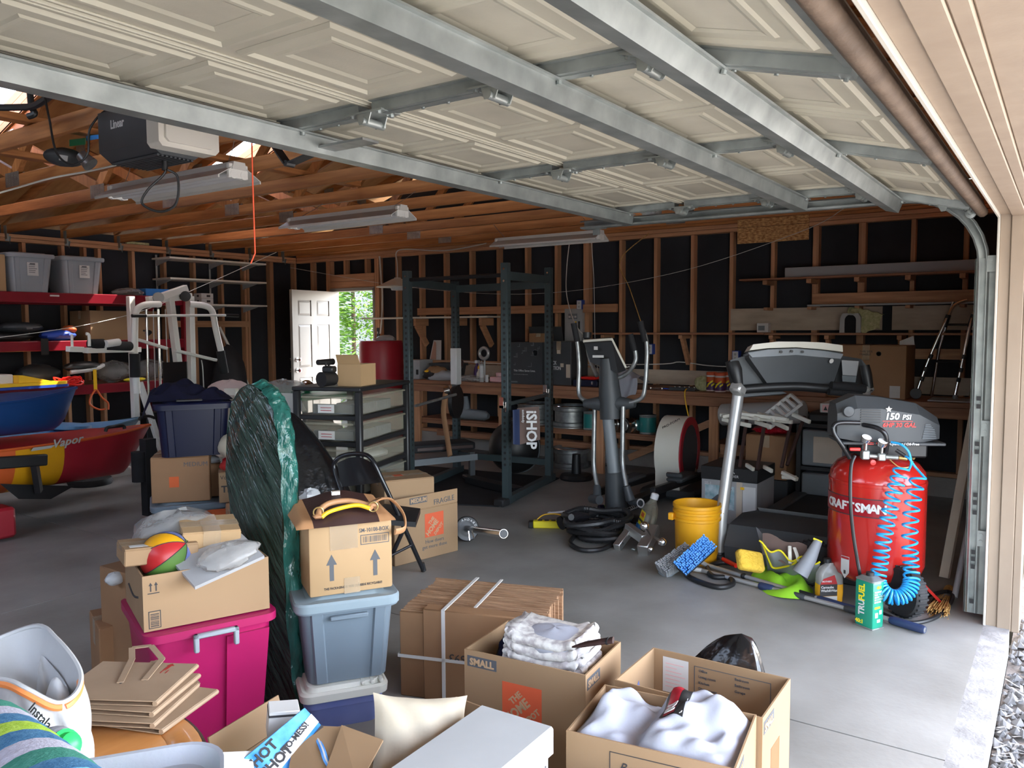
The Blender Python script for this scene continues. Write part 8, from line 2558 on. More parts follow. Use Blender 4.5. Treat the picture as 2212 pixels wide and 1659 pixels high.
s2 = carton('moving_box', 'open moving box rearmost right with writing inside its wall', (2.325, 0.895, 0), -1.545, 0.455, 0.30, 0.41, 'cardboard', False, fl='cardboard_in')
printed_small(s2, 0.455, 0.30, 0.41, False)
s2.part('note', MB().box(-0.19, 0.1438, 0.27, -0.10, 0.1444, 0.39), 'paper')
nl = MB()
for k in range(7):
    nl.box(-0.18, 0.1428, 0.29 + 0.013 * k, -0.18 + rc.uniform(0.04, 0.07), 0.1434, 0.2925 + 0.013 * k)
s2.part('note_writing', nl, 'pastel_pink', kind='stuff')
s2.part('print_frame', MB().box(-0.08, 0.1436, 0.26, 0.17, 0.1444, 0.262).box(-0.08, 0.1436, 0.38, 0.17, 0.1444, 0.382).box(0.168, 0.1436, 0.26, 0.17, 0.1444, 0.382).box(-0.08, 0.1436, 0.26, -0.078, 0.1444, 0.382), 'print_gray', kind='stuff')
s2.part('print_band', MB().box(-0.08, 0.1434, 0.235, 0.17, 0.1443, 0.258), 'print_gray')
s2.text('PLACE LABEL OR MARK CONTENTS', 0.012, 'print_tan', (-0.07, 0.1430, 0.242), (1, 0, 0), (0, 0, 1), bold=0.02)
for k, w_ in enumerate(('Office', 'Living room', 'Kitchen', 'Dining room', 'Bedroom', 'Bathroom', 'Garage')):
    s2.text(w_, 0.012, 'print_gray', (-0.065 + (0.12 if k > 3 else 0), 0.1434, 0.365 - 0.02 * (k % 4)), (1, 0, 0), (0, 0, 1))
s2.part('orange_logo', MB().box(0.2277, -0.06, 0.16, 0.2284, 0.03, 0.28), 'print_orange')
s2.part('triangle_print', MB().prism([(-0.09, 0.25), (0.05, 0.25), (0.02, 0.345)], -0.2223, -0.2217, 'yz'), 'bin_blue')

s3 = carton('moving_box', 'open moving box in front with a white sweatshirt inside', (1.985, 0.875, 0), -1.42, 0.445, 0.31, 0.42, 'cardboard', False, fl='cardboard_in')
printed_small(s3, 0.445, 0.31, 0.42, False)
s3.part('label_frame', MB().box(-0.10, -0.1562, 0.30, 0.11, -0.1552, 0.302).box(-0.10, -0.1562, 0.39, 0.11, -0.1552, 0.392).box(-0.10, -0.1562, 0.30, -0.098, -0.1552, 0.392), 'print_dark', kind='stuff')
s3.text('Books', 0.034, 'print_dark', (-0.075, -0.1562, 0.345), (1, 0, 0.0), (0, 0, 1), shear=0.4)


def HZ(u, v):
    # u along the box (0 = left), v away from the camera
    h = 0.02 + 0.060 * math.exp(-((u - 0.14) / 0.15) ** 2 - ((v - 0.55) / 0.4) ** 2)
    h += 0.075 * math.exp(-((u - 0.80) / 0.25) ** 2 - ((v - 0.80) / 0.35) ** 2)
    h += 0.050 * math.exp(-((u - 0.55) / 0.16) ** 2 - ((v - 0.62) / 0.35) ** 2)
    h += 0.040 * math.exp(-((u - 0.66) / 0.16) ** 2 - ((v - 0.18) / 0.2) ** 2)
    h += 0.010 * math.sin(15 * u - 6 * v + 2 * math.sin(5 * v)) + 0.007 * math.sin(24 * u + 10 * v) + 0.004 * math.sin(40 * u - 23 * v)
    h -= 0.03 * math.exp(-((u - 0.36 - 0.1 * v) / 0.05) ** 2)
    e = min(u, 1 - u, v, 1 - v)
    return 0.385 + h * min(1, e * 8 + 0.15)


M3 = Matrix.Translation((1.985, 0.875, 0)) @ Matrix.Rotation(-1.42, 4, 'Z')


def hood_pt(u, v, o=0.0):
    return tuple(M3 @ Vector((-0.215 + 0.43 * u, -0.148 + 0.296 * v, HZ(u, v) + o)))


sw = Thing('sweatshirt', 'crumpled white sweatshirt with a red and black logo patch', 'clothing', (1.985, 0.875, 0.385), world=True)
sw.part('cloth', MB().grid(lambda u, v: hood_pt(u, v), 54, 40), 'fleece_white', ang=80)
u0, u1 = 0.49, 0.64
v0, v1 = 0.40, 0.86


def patch(ua, ub, va, vb, o, n=8):
    return MB().grid(lambda u, v: hood_pt(u0 + (u1 - u0) * (ua + (ub - ua) * u), v0 + (v1 - v0) * (va + (vb - va) * v), o), n, n)


sw.part('logo_patch', patch(0, 1, 0, 1, 0.0015), 'black')
sw.part('logo_red', patch(0.14, 0.62, 0.03, 0.97, 0.0030), 'red_barrel')
p0_, p1_, p2_ = Vector(hood_pt(u0 + 0.60 * (u1 - u0), v0 + 0.06 * (v1 - v0), 0.004)), Vector(hood_pt(u0 + 0.60 * (u1 - u0), v1, 0.004)), Vector(hood_pt(u0 + 0.16 * (u1 - u0), v0 + 0.05 * (v1 - v0), 0.004))
sw.text('RR', 0.044, 'white', p0_ + Vector((-0.004, 0, 0.004)), p1_ - p0_, p2_ - p0_, bold=0.04, sx=1.35)
p0_ = Vector(hood_pt(u0 + 0.95 * (u1 - u0), v0 + 0.04 * (v1 - v0), 0.004))
sw.text('SPORTS TECH', 0.012, 'white', p0_ + Vector((-0.003, 0, 0.003)), p1_ - Vector(hood_pt(u0 + 0.60 * (u1 - u0), v0 + 0.06 * (v1 - v0), 0.004)), p2_ - Vector(hood_pt(u0 + 0.60 * (u1 - u0), v0 + 0.06 * (v1 - v0), 0.004)), bold=0.03)

# dotted bottle and blue cloth at the bottom edge of the view
sc = Thing('dotted_cushion', 'pale cushion with a raised blue dot pattern before moving boxes', 'cushion', (1.50, 0.78, 0.0), world=True)
sc.part('cushion', MB().sph((1.555, 0.80, 0.30), (0.10, 0.16, 0.085), 24, 14), 'white')
dm = MB()
for i in range(14):
    for j in range(9):
        a, b = 0.35 * PI + 1.3 * PI * 0 + (i + 0.5 * (j % 2)) * 0.17, 0.35 + j * 0.12
        x, y, z = math.cos(a + 1.9) * math.cos(b), math.sin(a + 1.9) * math.cos(b), math.sin(b)
        dm.sph((1.555 + 0.10 * x, 0.80 + 0.16 * y, 0.30 + 0.085 * z), 0.008, 6, 4)
sc.part('dot', dm, 'brush_blue', kind='stuff')
sc.part('base', MB().box(1.48, 0.70, 0.0, 1.62, 0.90, 0.24, 0.02), 'white')
solo('blue_cloth', MB().sph((1.66, 0.70, 0.325), (0.06, 0.07, 0.06), 14, 9, 0.15, 5), 'blue_grip', 'bright blue cloth beside the dotted cushion', 'cloth')
solo('cloth_box', MB().box(1.62, 0.62, 0.0, 1.76, 0.80, 0.285, 0.004), 'cardboard', 'small closed carton carrying the bright blue cloth', 'box')

wbx = Thing('white_box', 'white lidded cardboard box seen from above in the foreground', 'box', (1.475, 1.165, 0), rz=0.03)
wbx.part('box_body', MB().box(-0.23, -0.105, 0, 0.225, 0.105, 0.455, 0.004), 'white_box')
wbx.part('lid', MB().box(-0.24, -0.115, 0.395, 0.237, 0.115, 0.472, 0.006), 'white_box')
dm = MB()
for k in range(46):
    x = -0.2 + k * 0.009
    dm.box(x, -0.1063, 0.362, x + 0.004, -0.1052, 0.362 + 0.004 + 0.010 * abs(math.sin(k * 0.8)))
wbx.part('dotted_print', dm, 'print_gray', kind='stuff')

pbx = carton('pillow_box', 'open brown box with a cream pillow behind the white box', (1.68, 1.41, 0), -0.06, 0.42, 0.26, 0.355, 'cardboard', False)


def fpil(u, v, s):
    x = 0.125 * (2 * u - 1)
    y = 0.10 * (2 * v - 1)
    t_ = 0.05 * (max(0.0, (1 - (2 * u - 1) ** 2)) * max(0.0, (1 - (2 * v - 1) ** 2))) ** 0.5
    return (x * (1 + 0.10 * (2 * v - 1) ** 2), y * (1 + 0.12 * (2 * u - 1) ** 2), s * t_ + 0.004 * math.sin(17 * u + 8 * v))


pm = MB().grid(lambda u, v: fpil(u, v, 1), 24, 18).grid(lambda u, v: fpil(1 - u, v, -1), 24, 18)
solo('cream_pillow', pm, 'cream_cloth', 'cream pillow standing in the open brown box', 'pillow', loc=(1.561, 1.38, 0.41), rot=(1.05, 0.22, -0.55))
solo('black_bag', MB().sph((1.53, 1.38, 0.34), (0.08, 0.08, 0.05), 16, 9, 0.15, 7), 'bag_black', 'black plastic bag at the left end of pillow box', 'bag')

# hot shot box
hbx = carton('open_carton', 'open brown carton with raised flaps in the foreground centre', (1.40, 1.66, 0), -1.40, 0.36, 0.28, 0.335, 'cardboard', False, (('l', 14, 0.09),), fl='cardboard')
Mi_ = (Matrix.Translation((1.40, 1.66, 0)) @ Matrix.Rotation(-1.40, 4, 'Z')).inverted()
for q4 in (((1.363, 1.637, 0.458), (1.42, 1.52, 0.463), (1.263, 1.423, 0.42), (1.225, 1.513, 0.409)), ((1.41, 1.517, 0.473), (1.427, 1.386, 0.464), (1.281, 1.329, 0.431), (1.288, 1.443, 0.436))):
    q4 = [Mi_ @ Vector(p) for p in q4]
    hbx.part('flap', MB().hexa([p - Vector((0, 0, 0.005)) for p in q4] + q4), 'cardboard', smooth=False)
hq = [Vector(p) for p in ((1.145, 1.555, 0.383), (1.199, 1.626, 0.454), (1.349, 1.625, 0.494))]
hx_, hz_ = (hq[2] - hq[1]).normalized(), (hq[1] - hq[0])
hz_ = (hz_ - hx_ * hz_.dot(hx_)).normalized()
hy_ = hz_.cross(hx_)
hc_ = hq[1] + hx_ * 0.09 - hz_ * 0.175 + hy_ * 0.031
hsb = Thing('fogger_box', 'blue and white printed insect spray box tilted in carton', 'box', tuple(hc_), rot=Matrix(((hx_.x, hy_.x, hz_.x), (hx_.y, hy_.y, hz_.y), (hx_.z, hy_.z, hz_.z))).to_euler())
hsb.part('box_body', MB().box(-0.10, -0.03, 0, 0.10, 0.03, 0.175, 0.002), 'blue_label')
hsb.part('white_band', MB().prism([(-0.10, 0.085), (0.10, 0.12), (0.10, 0.15), (-0.10, 0.115)], -0.031, -0.0302, 'xz'), 'white')
hsb.part('dark_band', MB().prism([(0.0, 0.06), (0.10, 0.075), (0.10, 0.11), (0.0, 0.095)], -0.0312, -0.0302, 'xz'), 'print_dark')
hsb.text('HOT\nSHOT', 0.036, 'print_dark', (-0.094, -0.0315, 0.135), (1, 0, 0.1), (0, 0, 1), bold=0.03)
hsb.text('NO-MESS!', 0.022, 'print_dark', (-0.02, -0.0318, 0.115), (1, 0, 0.17), (0, 0, 1), bold=0.02)
hsb.text('STRONG', 0.016, 'orange_plastic', (0.015, -0.0318, 0.078), (1, 0, 0.17), (0, 0, 1), bold=0.02)
hsb.text('FOGGER', 0.040, 'white', (-0.09, -0.0315, 0.03), (1, 0, 0.1), (0, 0, 1), bold=0.03)
sc2 = Thing('small_white_box', 'small white box with black edge behind blue spray box', 'box', (1.39, 1.731, 0.402), rot=(0.1, 0.1, -0.6))
sc2.part('box_body', MB().box(-0.04, -0.03, 0, 0.04, 0.03, 0.075, 0.002), 'paper')
sc2.part('dark_edge', MB().box(-0.041, -0.031, 0.06, 0.041, 0.031, 0.066), 'print_dark')
solo('white_booklet', MB().box(-0.04, -0.045, 0, 0.04, 0.045, 0.01, 0.001), 'paper', 'white booklet left of the blue spray box', 'booklet', loc=(1.164, 1.622, 0.438), rot=(0.3, 0.2, -0.5))
lp_ = [(1.385, 1.605, 0.456), (1.365, 1.562, 0.449), (1.332, 1.503, 0.445), (1.31, 1.464, 0.437), (1.283, 1.396, 0.431)]
lan = Thing('lanyard', 'blue and white striped ribbon lying over the carton flaps', 'ribbon', (1.3, 1.5, 0.44), world=True)
lan.part('ribbon', MB().tube(smooth_path(lp_, 8), 0.007, 8, flat=0.3), 'brush_blue')
lan.part('white_stripe', MB().tube([p + Vector((0, 0, 0.0022)) for p in smooth_path(lp_, 8)], 0.0022, 6, flat=0.3), 'white')

# black bag behind the moving boxes
def fbb(u, v):
    a = 2 * PI * u
    k = (1 - v) ** 0.5
    r = 1 + 0.12 * math.sin(3 * a + 3 * v) + 0.06 * math.sin(8 * a)
    return (2.80 + 0.15 * k * r * math.cos(a) + 0.02 * v, 1.04 + 0.22 * k * r * math.sin(a) - 0.10 * v, 0.385 * v)


solo('trash_bag', MB().grid(fbb, 34, 20, wrapu=True), 'bag_black', 'black plastic bag slumped behind the right moving boxes', 'garbage bag')

# ================================================================ TABLE WITH PAPER BAGS
tbl = Thing('round_table', 'round orange wooden table with dark edge at lower left', 'table', (0.76, 2.0, 0))
tbl.part('table_top', MB().lathe([(0.0, 0.425), (0.46, 0.425), (0.476, 0.432), (0.476, 0.445), (0.468, 0.449), (0.40, 0.449), (0.396, 0.4465), (0.392, 0.449), (0.0, 0.45)], 72), 'table_wood')
tbl.part('dark_edge', MB().tube([(0.478 * math.cos(2 * PI * k / 72), 0.478 * math.sin(2 * PI * k / 72), 0.434) for k in range(72)], 0.010, 8, closed=True), 'leather_dark')
tbl.part('pedestal', MB().lathe([(0.22, 0), (0.22, 0.03), (0.06, 0.06), (0.05, 0.40), (0.12, 0.424)], 24), 'table_wood')


def paper_bag(k, loc, rz, top=False):
    t = Thing('paper_bag', ['lowest flat brown paper bag of the pile on the table', 'flat brown paper bag, second from bottom of the table pile', 'flat brown paper bag, second from top of the table pile', 'topmost flat brown paper bag with handles and red stamp'][k], 'bag', loc, rz, 'paper bags on the round table')
    w, d = 0.24, 0.29
    t.part('front_sheet', MB().box(-w / 2, -d / 2, 0.012, w / 2, d / 2, 0.0145, 0.0006), 'kraft')
    t.part('back_sheet', MB().box(-w / 2, -d / 2, 0.0, w / 2, d / 2, 0.0025, 0.0006), 'kraft')
    for q, z in enumerate((0.0045, 0.0085)):
        t.part('gusset', MB().box(-w / 2 + 0.02, -d / 2 + 0.006 * q, z, w / 2 - 0.02 * q, d / 2, z + 0.002), 'kraft')
    t.part('fold', MB().tube([(-w / 2, -d / 2 + 0.002, 0.00725), (w / 2, -d / 2 + 0.002, 0.00725)], 0.0072, 8), 'kraft')
    if top:
        hh = [(-0.02, 0.01, 0.0165), (0.13, 0.06, 0.020), (0.20, 0.10, 0.024), (0.22, 0.05, 0.024), (0.135, -0.03, 0.020), (0.0, -0.05, 0.0165)]
        hm = MB()
        for a, b in zip(hh[:-1], hh[1:]):
            hm.beam(a, b, 0.018, 0.0025, bev=0.0)
        t.part('handle', hm, 'kraft', smooth=False)
        t.part('red_stamp', MB().prism([(0.07, -0.075), (0.10, -0.078), (0.10, -0.085), (0.115, -0.073), (0.10, -0.062), (0.10, -0.068), (0.07, -0.066)], 0.0147, 0.0152, 'xy').box(0.05, -0.085, 0.0147, 0.07, -0.082, 0.0152).box(0.05, -0.07, 0.0147, 0.068, -0.067, 0.0152), 'red')
        t.part('handle_slot', MB().box(-0.025, 0.005, 0.0147, -0.012, 0.011, 0.0153).box(0.0, -0.053, 0.0147, 0.012, -0.047, 0.0153), 'print_dark')
    else:
        t.part('handle', MB().beam((0.10, 0.02, 0.006), (0.19, 0.0 + 0.02 * k, 0.012), 0.018, 0.0025).beam((0.19, 0.02 * k, 0.012), (0.145, -0.06, 0.008), 0.018, 0.0025), 'kraft')
    return t


PB = Vector((1.185, 2.125, 0.451))
rzb = 0.45
for k in range(4):
    dxy = [(0.02, -0.05), (-0.02, -0.025), (0.0, 0.0), (0.01, 0.02)][k]
    paper_bag(k, (PB.x + dxy[0], PB.y + dxy[1], PB.z + 0.0165 * k), rzb + [-0.10, 0.05, 0.02, 0.08][k], k == 3)

# white drawstring bag
wbg = Thing('drawstring_bag', 'white plastic bag with orange drawstring, open at the top', 'bag', (0.80, 2.14, 0.45), world=True)
oc_ = [Vector(p) for p in ((0.903, 2.211, 0.718), (0.96, 2.133, 0.748), (0.95, 2.024, 0.744), (0.933, 1.904, 0.723), (0.91, 1.829, 0.705), (0.869, 1.781, 0.693), (0.831, 1.783, 0.691), (0.794, 1.824, 0.724), (0.781, 1.879, 0.735), (0.764, 1.973, 0.729), (0.812, 2.166, 0.709))]
rim_ = smooth_path(oc_, 6, closed=True)
nb = len(rim_)
cen = sum(rim_, Vector()) / nb


def fbo(u, v):
    i = int(round(u * nb)) % nb
    p = rim_[i]
    q = cen + (p - cen) * (1 + 0.20 * math.sin(PI * v * 0.9))
    z = p.z + (0.452 - p.z) * v
    w = 0.010 * math.sin(9 * 2 * PI * u + 7 * v) * math.sin(PI * v)
    return (q.x + w, q.y + w, z)


def fbi(u, v):
    i = int(round(u * nb)) % nb
    p = rim_[i]
    q = p.lerp(cen, v)
    z = p.z - (p.z - 0.50) * math.sin(PI / 2 * v) * 0.85 + 0.012 * math.sin(7 * 2 * PI * u + 9 * v) * v * (1 - v) * 4
    return (q.x, q.y, z)


wbg.part('bag_wall', MB().grid(fbo, nb, 14, wrapu=True), 'bag_white', ang=80)
wbg.part('bag_inside', MB().grid(fbi, nb, 12, wrapu=True), 'bag_white', ang=80)
wbg.part('hem', MB().tube(rim_, 0.006, 6, closed=True), 'bag_white')
i0, i1 = int(nb * 0.36), int(nb * 0.84)
wbg.part('drawstring', MB().tube([p + Vector((-0.004, -0.004, -0.010)) for p in rim_[i0:int(nb * 0.52)]], 0.0075, 6), 'orange_tie')
wbg.part('drawstring', MB().tube([p + Vector((-0.004, -0.004, -0.008)) for p in rim_[int(nb * 0.53):i1]], 0.0075, 6), 'orange_tie')
dcam = (Vector((0, 0, 1.5)) - Vector((0.764, 1.722, 0.693))).normalized()
for txt, sz, u_ in (('Instal', 0.034, 0), ('lation', 0.034, 1)):
    a, b = Vector((0.732, 1.686, 0.743)), Vector((0.742, 1.614, 0.705))
    if u_ == 0:
        wbg.text('Instalación', 0.026, 'print_dark', a, b - a, Vector((0.25, 0.1, 0.5)), bold=0.005)
wbg.part('inner_fold', MB().grid(lambda u, v: cen.lerp(rim_[int(round((0.1 + 0.55 * u) * nb)) % nb], 0.75 - 0.55 * v) + Vector((0, 0, -0.05 + 0.06 * math.sin(PI * v) * math.sin(9 * u + 3) - 0.03 * v)), 24, 10), 'bag_white', ang=80)

# towel roll, bottle and tray
tr0, tr1 = Vector((0.63, 1.635, 0.702)), Vector((0.564, 1.241, 0.746))
axr = (tr1 - tr0)
tw_ = Thing('striped_towel', 'rolled towel with green, blue, lime and gray stripes', 'towel', tuple(tr0.lerp(tr1, 0.5) - Vector((0, 0, 0.1))), world=True)
scol = ['teal', 'fleece_gray', 'towel_blue', 'towel_lime', 'towel_blue', 'fleece_gray', 'teal', 'towel_blue']
mat('fleece_gray', (0.46, 0.46, 0.56), 0.95, col2=(0.62, 0.62, 0.74), scale=90, bump=0.3, bscale=200, spec=0.1)
mat('towel_blue', (0.055, 0.17, 0.33), 0.95, col2=(0.11, 0.27, 0.45), scale=60, bump=0.3, bscale=200, spec=0.1)
mat('towel_lime', (0.34, 0.55, 0.04), 0.95, col2=(0.54, 0.74, 0.14), scale=60, bump=0.3, bscale=200, spec=0.1)
mat('towel_green', (0.05, 0.24, 0.18), 0.95, col2=(0.10, 0.34, 0.27), scale=60, bump=0.3, bscale=200, spec=0.1)
scol[0] = scol[6] = 'towel_green'
for k in range(8):
    a, b = tr0 + axr * (-0.12 + k / 6.5), tr0 + axr * (-0.12 + (k + 1) / 6.5)
    tw_.part('stripe', MB().tube([a, a.lerp(b, 0.5), b], [0.098, 0.099, 0.098], 28), scol[k])
bt_ = Thing('squeeze_bottle', 'white rounded bottle with a bright green cap on the table', 'bottle', (0.71, 1.523, 0.736), world=True)
a, b = Vector((0.703, 1.531, 0.717)), Vector((0.716, 1.479, 0.741))
d_ = (b - a)
bt_.part('bottle', MB().tube([a - d_ * 0.9, a - d_ * 0.3, a + d_ * 0.3, a + d_ * 0.62, a + d_ * 0.7], [0.036, 0.045, 0.041, 0.031, 0.026], 20), 'fleece_white')
bt_.part('cap', MB().tube([a + d_ * 0.62, a + d_ * 0.68, a + d_ * 0.72, a + d_ * 0.95, a + d_ * 1.08], [0.031, 0.031, 0.024, 0.021, 0.010], 18), 'green_plastic')
ty = Thing('white_tray', 'white rounded plastic tray at the bottom edge of the table', 'tray', (0.782, 1.405, 0.631), rz=-0.62)
m_ = MB()
loft(m_, [(rrect(0.28, 0.16, 0.07, 6), 0.0), (rrect(0.32, 0.20, 0.08, 6), 0.035), (rrect(0.325, 0.205, 0.08, 6), 0.038), (rrect(0.31, 0.19, 0.075, 6), 0.036), (rrect(0.27, 0.15, 0.06, 6), 0.008)])
ty.part('tray', m_, 'fleece_white')
ty.part('green_knob', MB().sph((0.03, -0.01, 0.02), 0.02, 12, 8), 'green_plastic')

# ================================================================ CAR WASH GEAR BY THE COMPRESSOR
def brush(label, head, axis, up, mb_, mh, pole, grip, bands):
    t = Thing('wash_brush', label, 'brush', tuple(Vector((head[0], head[1], 0))), world=True)
    h, ax, upv = Vector(head), Vector(axis).normalized(), Vector(up)
    upv = (upv - ax * upv.dot(ax)).normalized()
    sd = ax.cross(upv)
    M = Matrix(((ax.x, sd.x, upv.x, h.x), (ax.y, sd.y, upv.y, h.y), (ax.z, sd.z, upv.z, h.z), (0, 0, 0, 1)))
    q = MB()
    q.M = M
    q.box(-0.125, -0.042, -0.025, 0.125, 0.042, 0.0, 0.01)
    t.part('brush_block', q, mh)
    q = MB()
    q.M = M
    rr = random.Random(5)
    for i in range(22):
        for j in range(8):
            x, y = -0.115 + 0.0105 * i, -0.036 + 0.0100 * j
            ex, ey = x * 1.12 + rr.uniform(-.003, .003), y * 1.35 + rr.uniform(-.003, .003)
            q.add([(x - .005, y - .005, 0), (x + .005, y - .005, 0), (x + .005, y + .005, 0), (x - .005, y + .005, 0), (ex - .0042, ey - .0042, .062), (ex + .0042, ey - .0042, .062), (ex + .0042, ey + .0042, .062), (ex - .0042, ey + .0042, .062)],
                  [(4, 5, 6, 7), (0, 1, 5, 4), (1, 2, 6, 5), (2, 3, 7, 6), (3, 0, 4, 7)])
    t.part('bristles', q, mb_, kind='stuff', smooth=False)
    a, b = Vector(pole[0]), Vector(pole[1])
    t.part('neck', MB().tube([h - upv * 0.02, a], 0.014, 8), 'gray_light')
    t.part('pole', MB().cyl(a, b, 0.0125, 12), 'silver_paint')
    for f0, f1, r, m_ in bands:
        t.part('grip', MB().tube([a.lerp(b, f0), a.lerp(b, f0 + 0.01), a.lerp(b, f1 - 0.01), a.lerp(b, f1)], [r * .8, r, r, r * .8], 12), m_)
    return t


brush('blue bristled wash brush on a telescopic pole by bucket', (4.48, 1.775, 0.128), Vector((4.553, 1.712, 0.191)) - Vector((4.408, 1.818, 0.063)), (-0.62, -0.25, 0.55), 'brush_blue', 'black',
      ((4.692, 1.793, 0.03), (4.275, 0.524, 0.022)), 0, ((0.20, 0.22, 0.018, 'black'), (0.43, 0.56, 0.017, 'black'), (0.57, 0.74, 0.017, 'navy_grip'), (0.76, 0.84, 0.02, 'navy_grip'), (0.87, 1.0, 0.021, 'navy_grip')))
brush('gray bristled wash brush lying left of the blue one', (4.524, 1.913, 0.058), Vector((4.624, 1.865, 0.116)) - Vector((4.425, 1.966, 0.026)), (-0.3, -0.2, 0.8), 'brush_gray', 'gray_plastic',
      ((4.599, 1.786, 0.02), (4.377, 0.853, 0.02)), 0, ((0.41, 0.50, 0.022, 'navy_grip'), (0.60, 0.70, 0.017, 'charcoal'), (0.93, 1.0, 0.018, 'charcoal')))
solo('garden_hose', MB().tube(smooth_path([(4.505, 1.851, 0.016), (4.417, 1.758, 0.016), (4.362, 1.597, 0.016), (4.457, 1.544, 0.016), (4.564, 1.601, 0.016), (4.537, 1.69, 0.016), (4.686, 1.776, 0.02), (4.795, 1.727, 0.03), (4.795, 1.639, 0.03)], 7), 0.016, 10), 'black', 'thick black hose looping on floor under the wash brushes', 'hose')
spg = Thing('wash_sponge', 'yellow mitt shaped sponge leaning by the gray fabric bag', 'sponge', (4.505, 1.459, 0.154), rot=(0.95, 0.25, -0.65))
m_ = MB()
m_.box(-0.085, -0.06, -0.03, 0.085, 0.06, 0.03, 0.022, 3)
spg.part('sponge', m_, 'sponge')
solo('red_stick', MB().cyl((4.8, 1.723, 0.05), (4.711, 1.61, 0.05), 0.014, 10), 'bright_red', 'short red stick on the floor behind the yellow sponge', 'stick')
fb = Thing('fabric_bag', 'gray fabric bag with yellow piping slumped before the treadmill', 'bag', (4.75, 1.38, 0), world=True)
A_, B_, C_, D_ = [Vector(p) for p in ((4.579, 1.431, 0.214), (4.524, 1.081, 0.177), (4.807, 1.457, 0), (4.755, 1.186, 0))]


def ffab(u, v, o=0.0):
    p = A_.lerp(B_, u).lerp(C_.lerp(D_, u), v)
    top = 0.035 * (math.cos(5.5 * PI * u) * 0.5) * (1 - v) + 0.03 * (1 - v) * abs(2 * u - 1)
    n_ = Vector((-0.8, -0.55, 0.1))
    return p + Vector((0, 0, top)) + n_ * (0.05 * math.sin(PI * v) + 0.016 * math.sin(13 * u + 2 * v) * (0.3 + v) + o)


fb.part('front_cloth', MB().grid(lambda u, v: ffab(u, v), 30, 16), 'bag_fabric', ang=80)
fb.part('back_cloth', MB().grid(lambda u, v: ffab(1 - u, v) * (1 - v) + (ffab(1 - u, 1.0)) * v + Vector((0.09, 0.05, 0.055 * (1 - v))) , 20, 10), 'bag_fabric', ang=80)
fb.part('brown_lining', MB().grid(lambda u, v: A_.lerp(B_, 0.1 + 0.75 * u) + Vector((0.05, 0.03, 0.085 - 0.13 * v + 0.01 * math.sin(9 * u))), 16, 8), 'brown_fabric', ang=80)
fb.part('piping', MB().tube([ffab(i / 24, 0, 0.003) for i in range(25)], 0.0055, 6), 'lemon')
fb.part('piping', MB().tube(smooth_path([ffab(0.05, 0.05, 0.006), ffab(0.06, 0.5, 0.008), ffab(0.15, 0.62, 0.01), ffab(0.38, 0.5, 0.01), ffab(0.58, 0.08, 0.008), ffab(0.62, 0.0, 0.006)], 6), 0.006, 6), 'lemon')
fb.part('strap_handle', MB().tube(smooth_path([A_.lerp(B_, 0.55) + Vector((0.03, 0.02, 0.06)), A_.lerp(B_, 0.52) + Vector((0, 0, 0.03)), ffab(0.5, 0.12, 0.01)], 5), 0.010, 8, flat=0.5).tube(smooth_path([A_.lerp(B_, 0.63) + Vector((0.03, 0.02, 0.06)), A_.lerp(B_, 0.64) + Vector((0, 0, 0.03)), ffab(0.64, 0.08, 0.01)], 5), 0.010, 8, flat=0.5), 'bone')
fb.part('side_sleeve', MB().tube([(4.53, 1.091, 0.322), (4.499, 1.125, 0.228), (4.462, 1.168, 0.14)], [0.022, 0.036, 0.045], 14), 'bag_fabric')
fb.part('piping', MB().tube([(4.515, 1.114, 0.334), (4.521, 1.069, 0.319)], 0.006, 6), 'lemon')
lg = [(4.761, 1.527, 0), (4.864, 1.404, 0), (4.77, 1.164, 0), (4.515, 1.112, 0), (4.4, 1.243, 0), (4.509, 1.405, 0)]
lp = [Vector(p) for p in lg]
lc_ = sum(lp, Vector()) / 6
rim2 = smooth_path(lp, 5, closed=True)
solo('lime_cloth', MB().grid(lambda u, v: rim2[int(round(u * 30)) % 30].lerp(lc_, v) + Vector((0, 0, 0.004 + 0.045 * math.sin(PI / 2 * v) ** 0.7 + 0.02 * math.sin(11 * u + 6 * v) * math.sin(PI * v) + 0.016 * math.sin(4 * PI * u + 5 * v) * (1 - v) + 0.01 * math.sin(9 * v + 8 * u))), 30, 10, wrapu=True), 'lime', 'crumpled lime green cloth under the brush poles', 'cloth', ang=80)
wx = Thing('wash_bottle', 'clear jug of amber car wash with red and black label', 'bottle', (4.533, 1.031, 0), rz=-0.88)
m_ = MB()
loft(m_, [(rrect(0.135, 0.07, 0.02), 0.0), (rrect(0.14, 0.075, 0.02), 0.05), (rrect(0.14, 0.072, 0.02), 0.095)])
wx.part('liquid', m_, 'amber')
m_ = MB()
loft(m_, [(rrect(0.14, 0.073, 0.02), 0.096), (rrect(0.135, 0.068, 0.02), 0.15), (rrect(0.10, 0.055, 0.02), 0.185), (rrect(0.05, 0.045, 0.018), 0.20), (rrect(0.04, 0.04, 0.018), 0.212)])
wx.part('clear_shell', m_, 'clear_bottle')
wx.part('cap', MB().lathe([(0.020, 0.210), (0.020, 0.232), (0.0, 0.234)], 14, (-0.012, 0, 0)), 'black')
wx.part('black_label', MB().box(-0.068, -0.0385, 0.035, 0.028, -0.037, 0.10), 'print_dark')
wx.part('red_label', MB().prism([(-0.068, 0.10), (0.028, 0.10), (0.012, 0.15), (-0.05, 0.13)], -0.0385, -0.037, 'xz'), 'red')
wx.text('Carnauba\nWash&Wax', 0.0185, 'white', (-0.064, -0.0392, 0.078), (1, 0, 0), (0, 0, 1), bold=0.02)
wx.text('MOTHERS', 0.012, 'white', (-0.058, -0.0392, 0.112), (1, 0, 0), (0, 0, 1), bold=0.02)
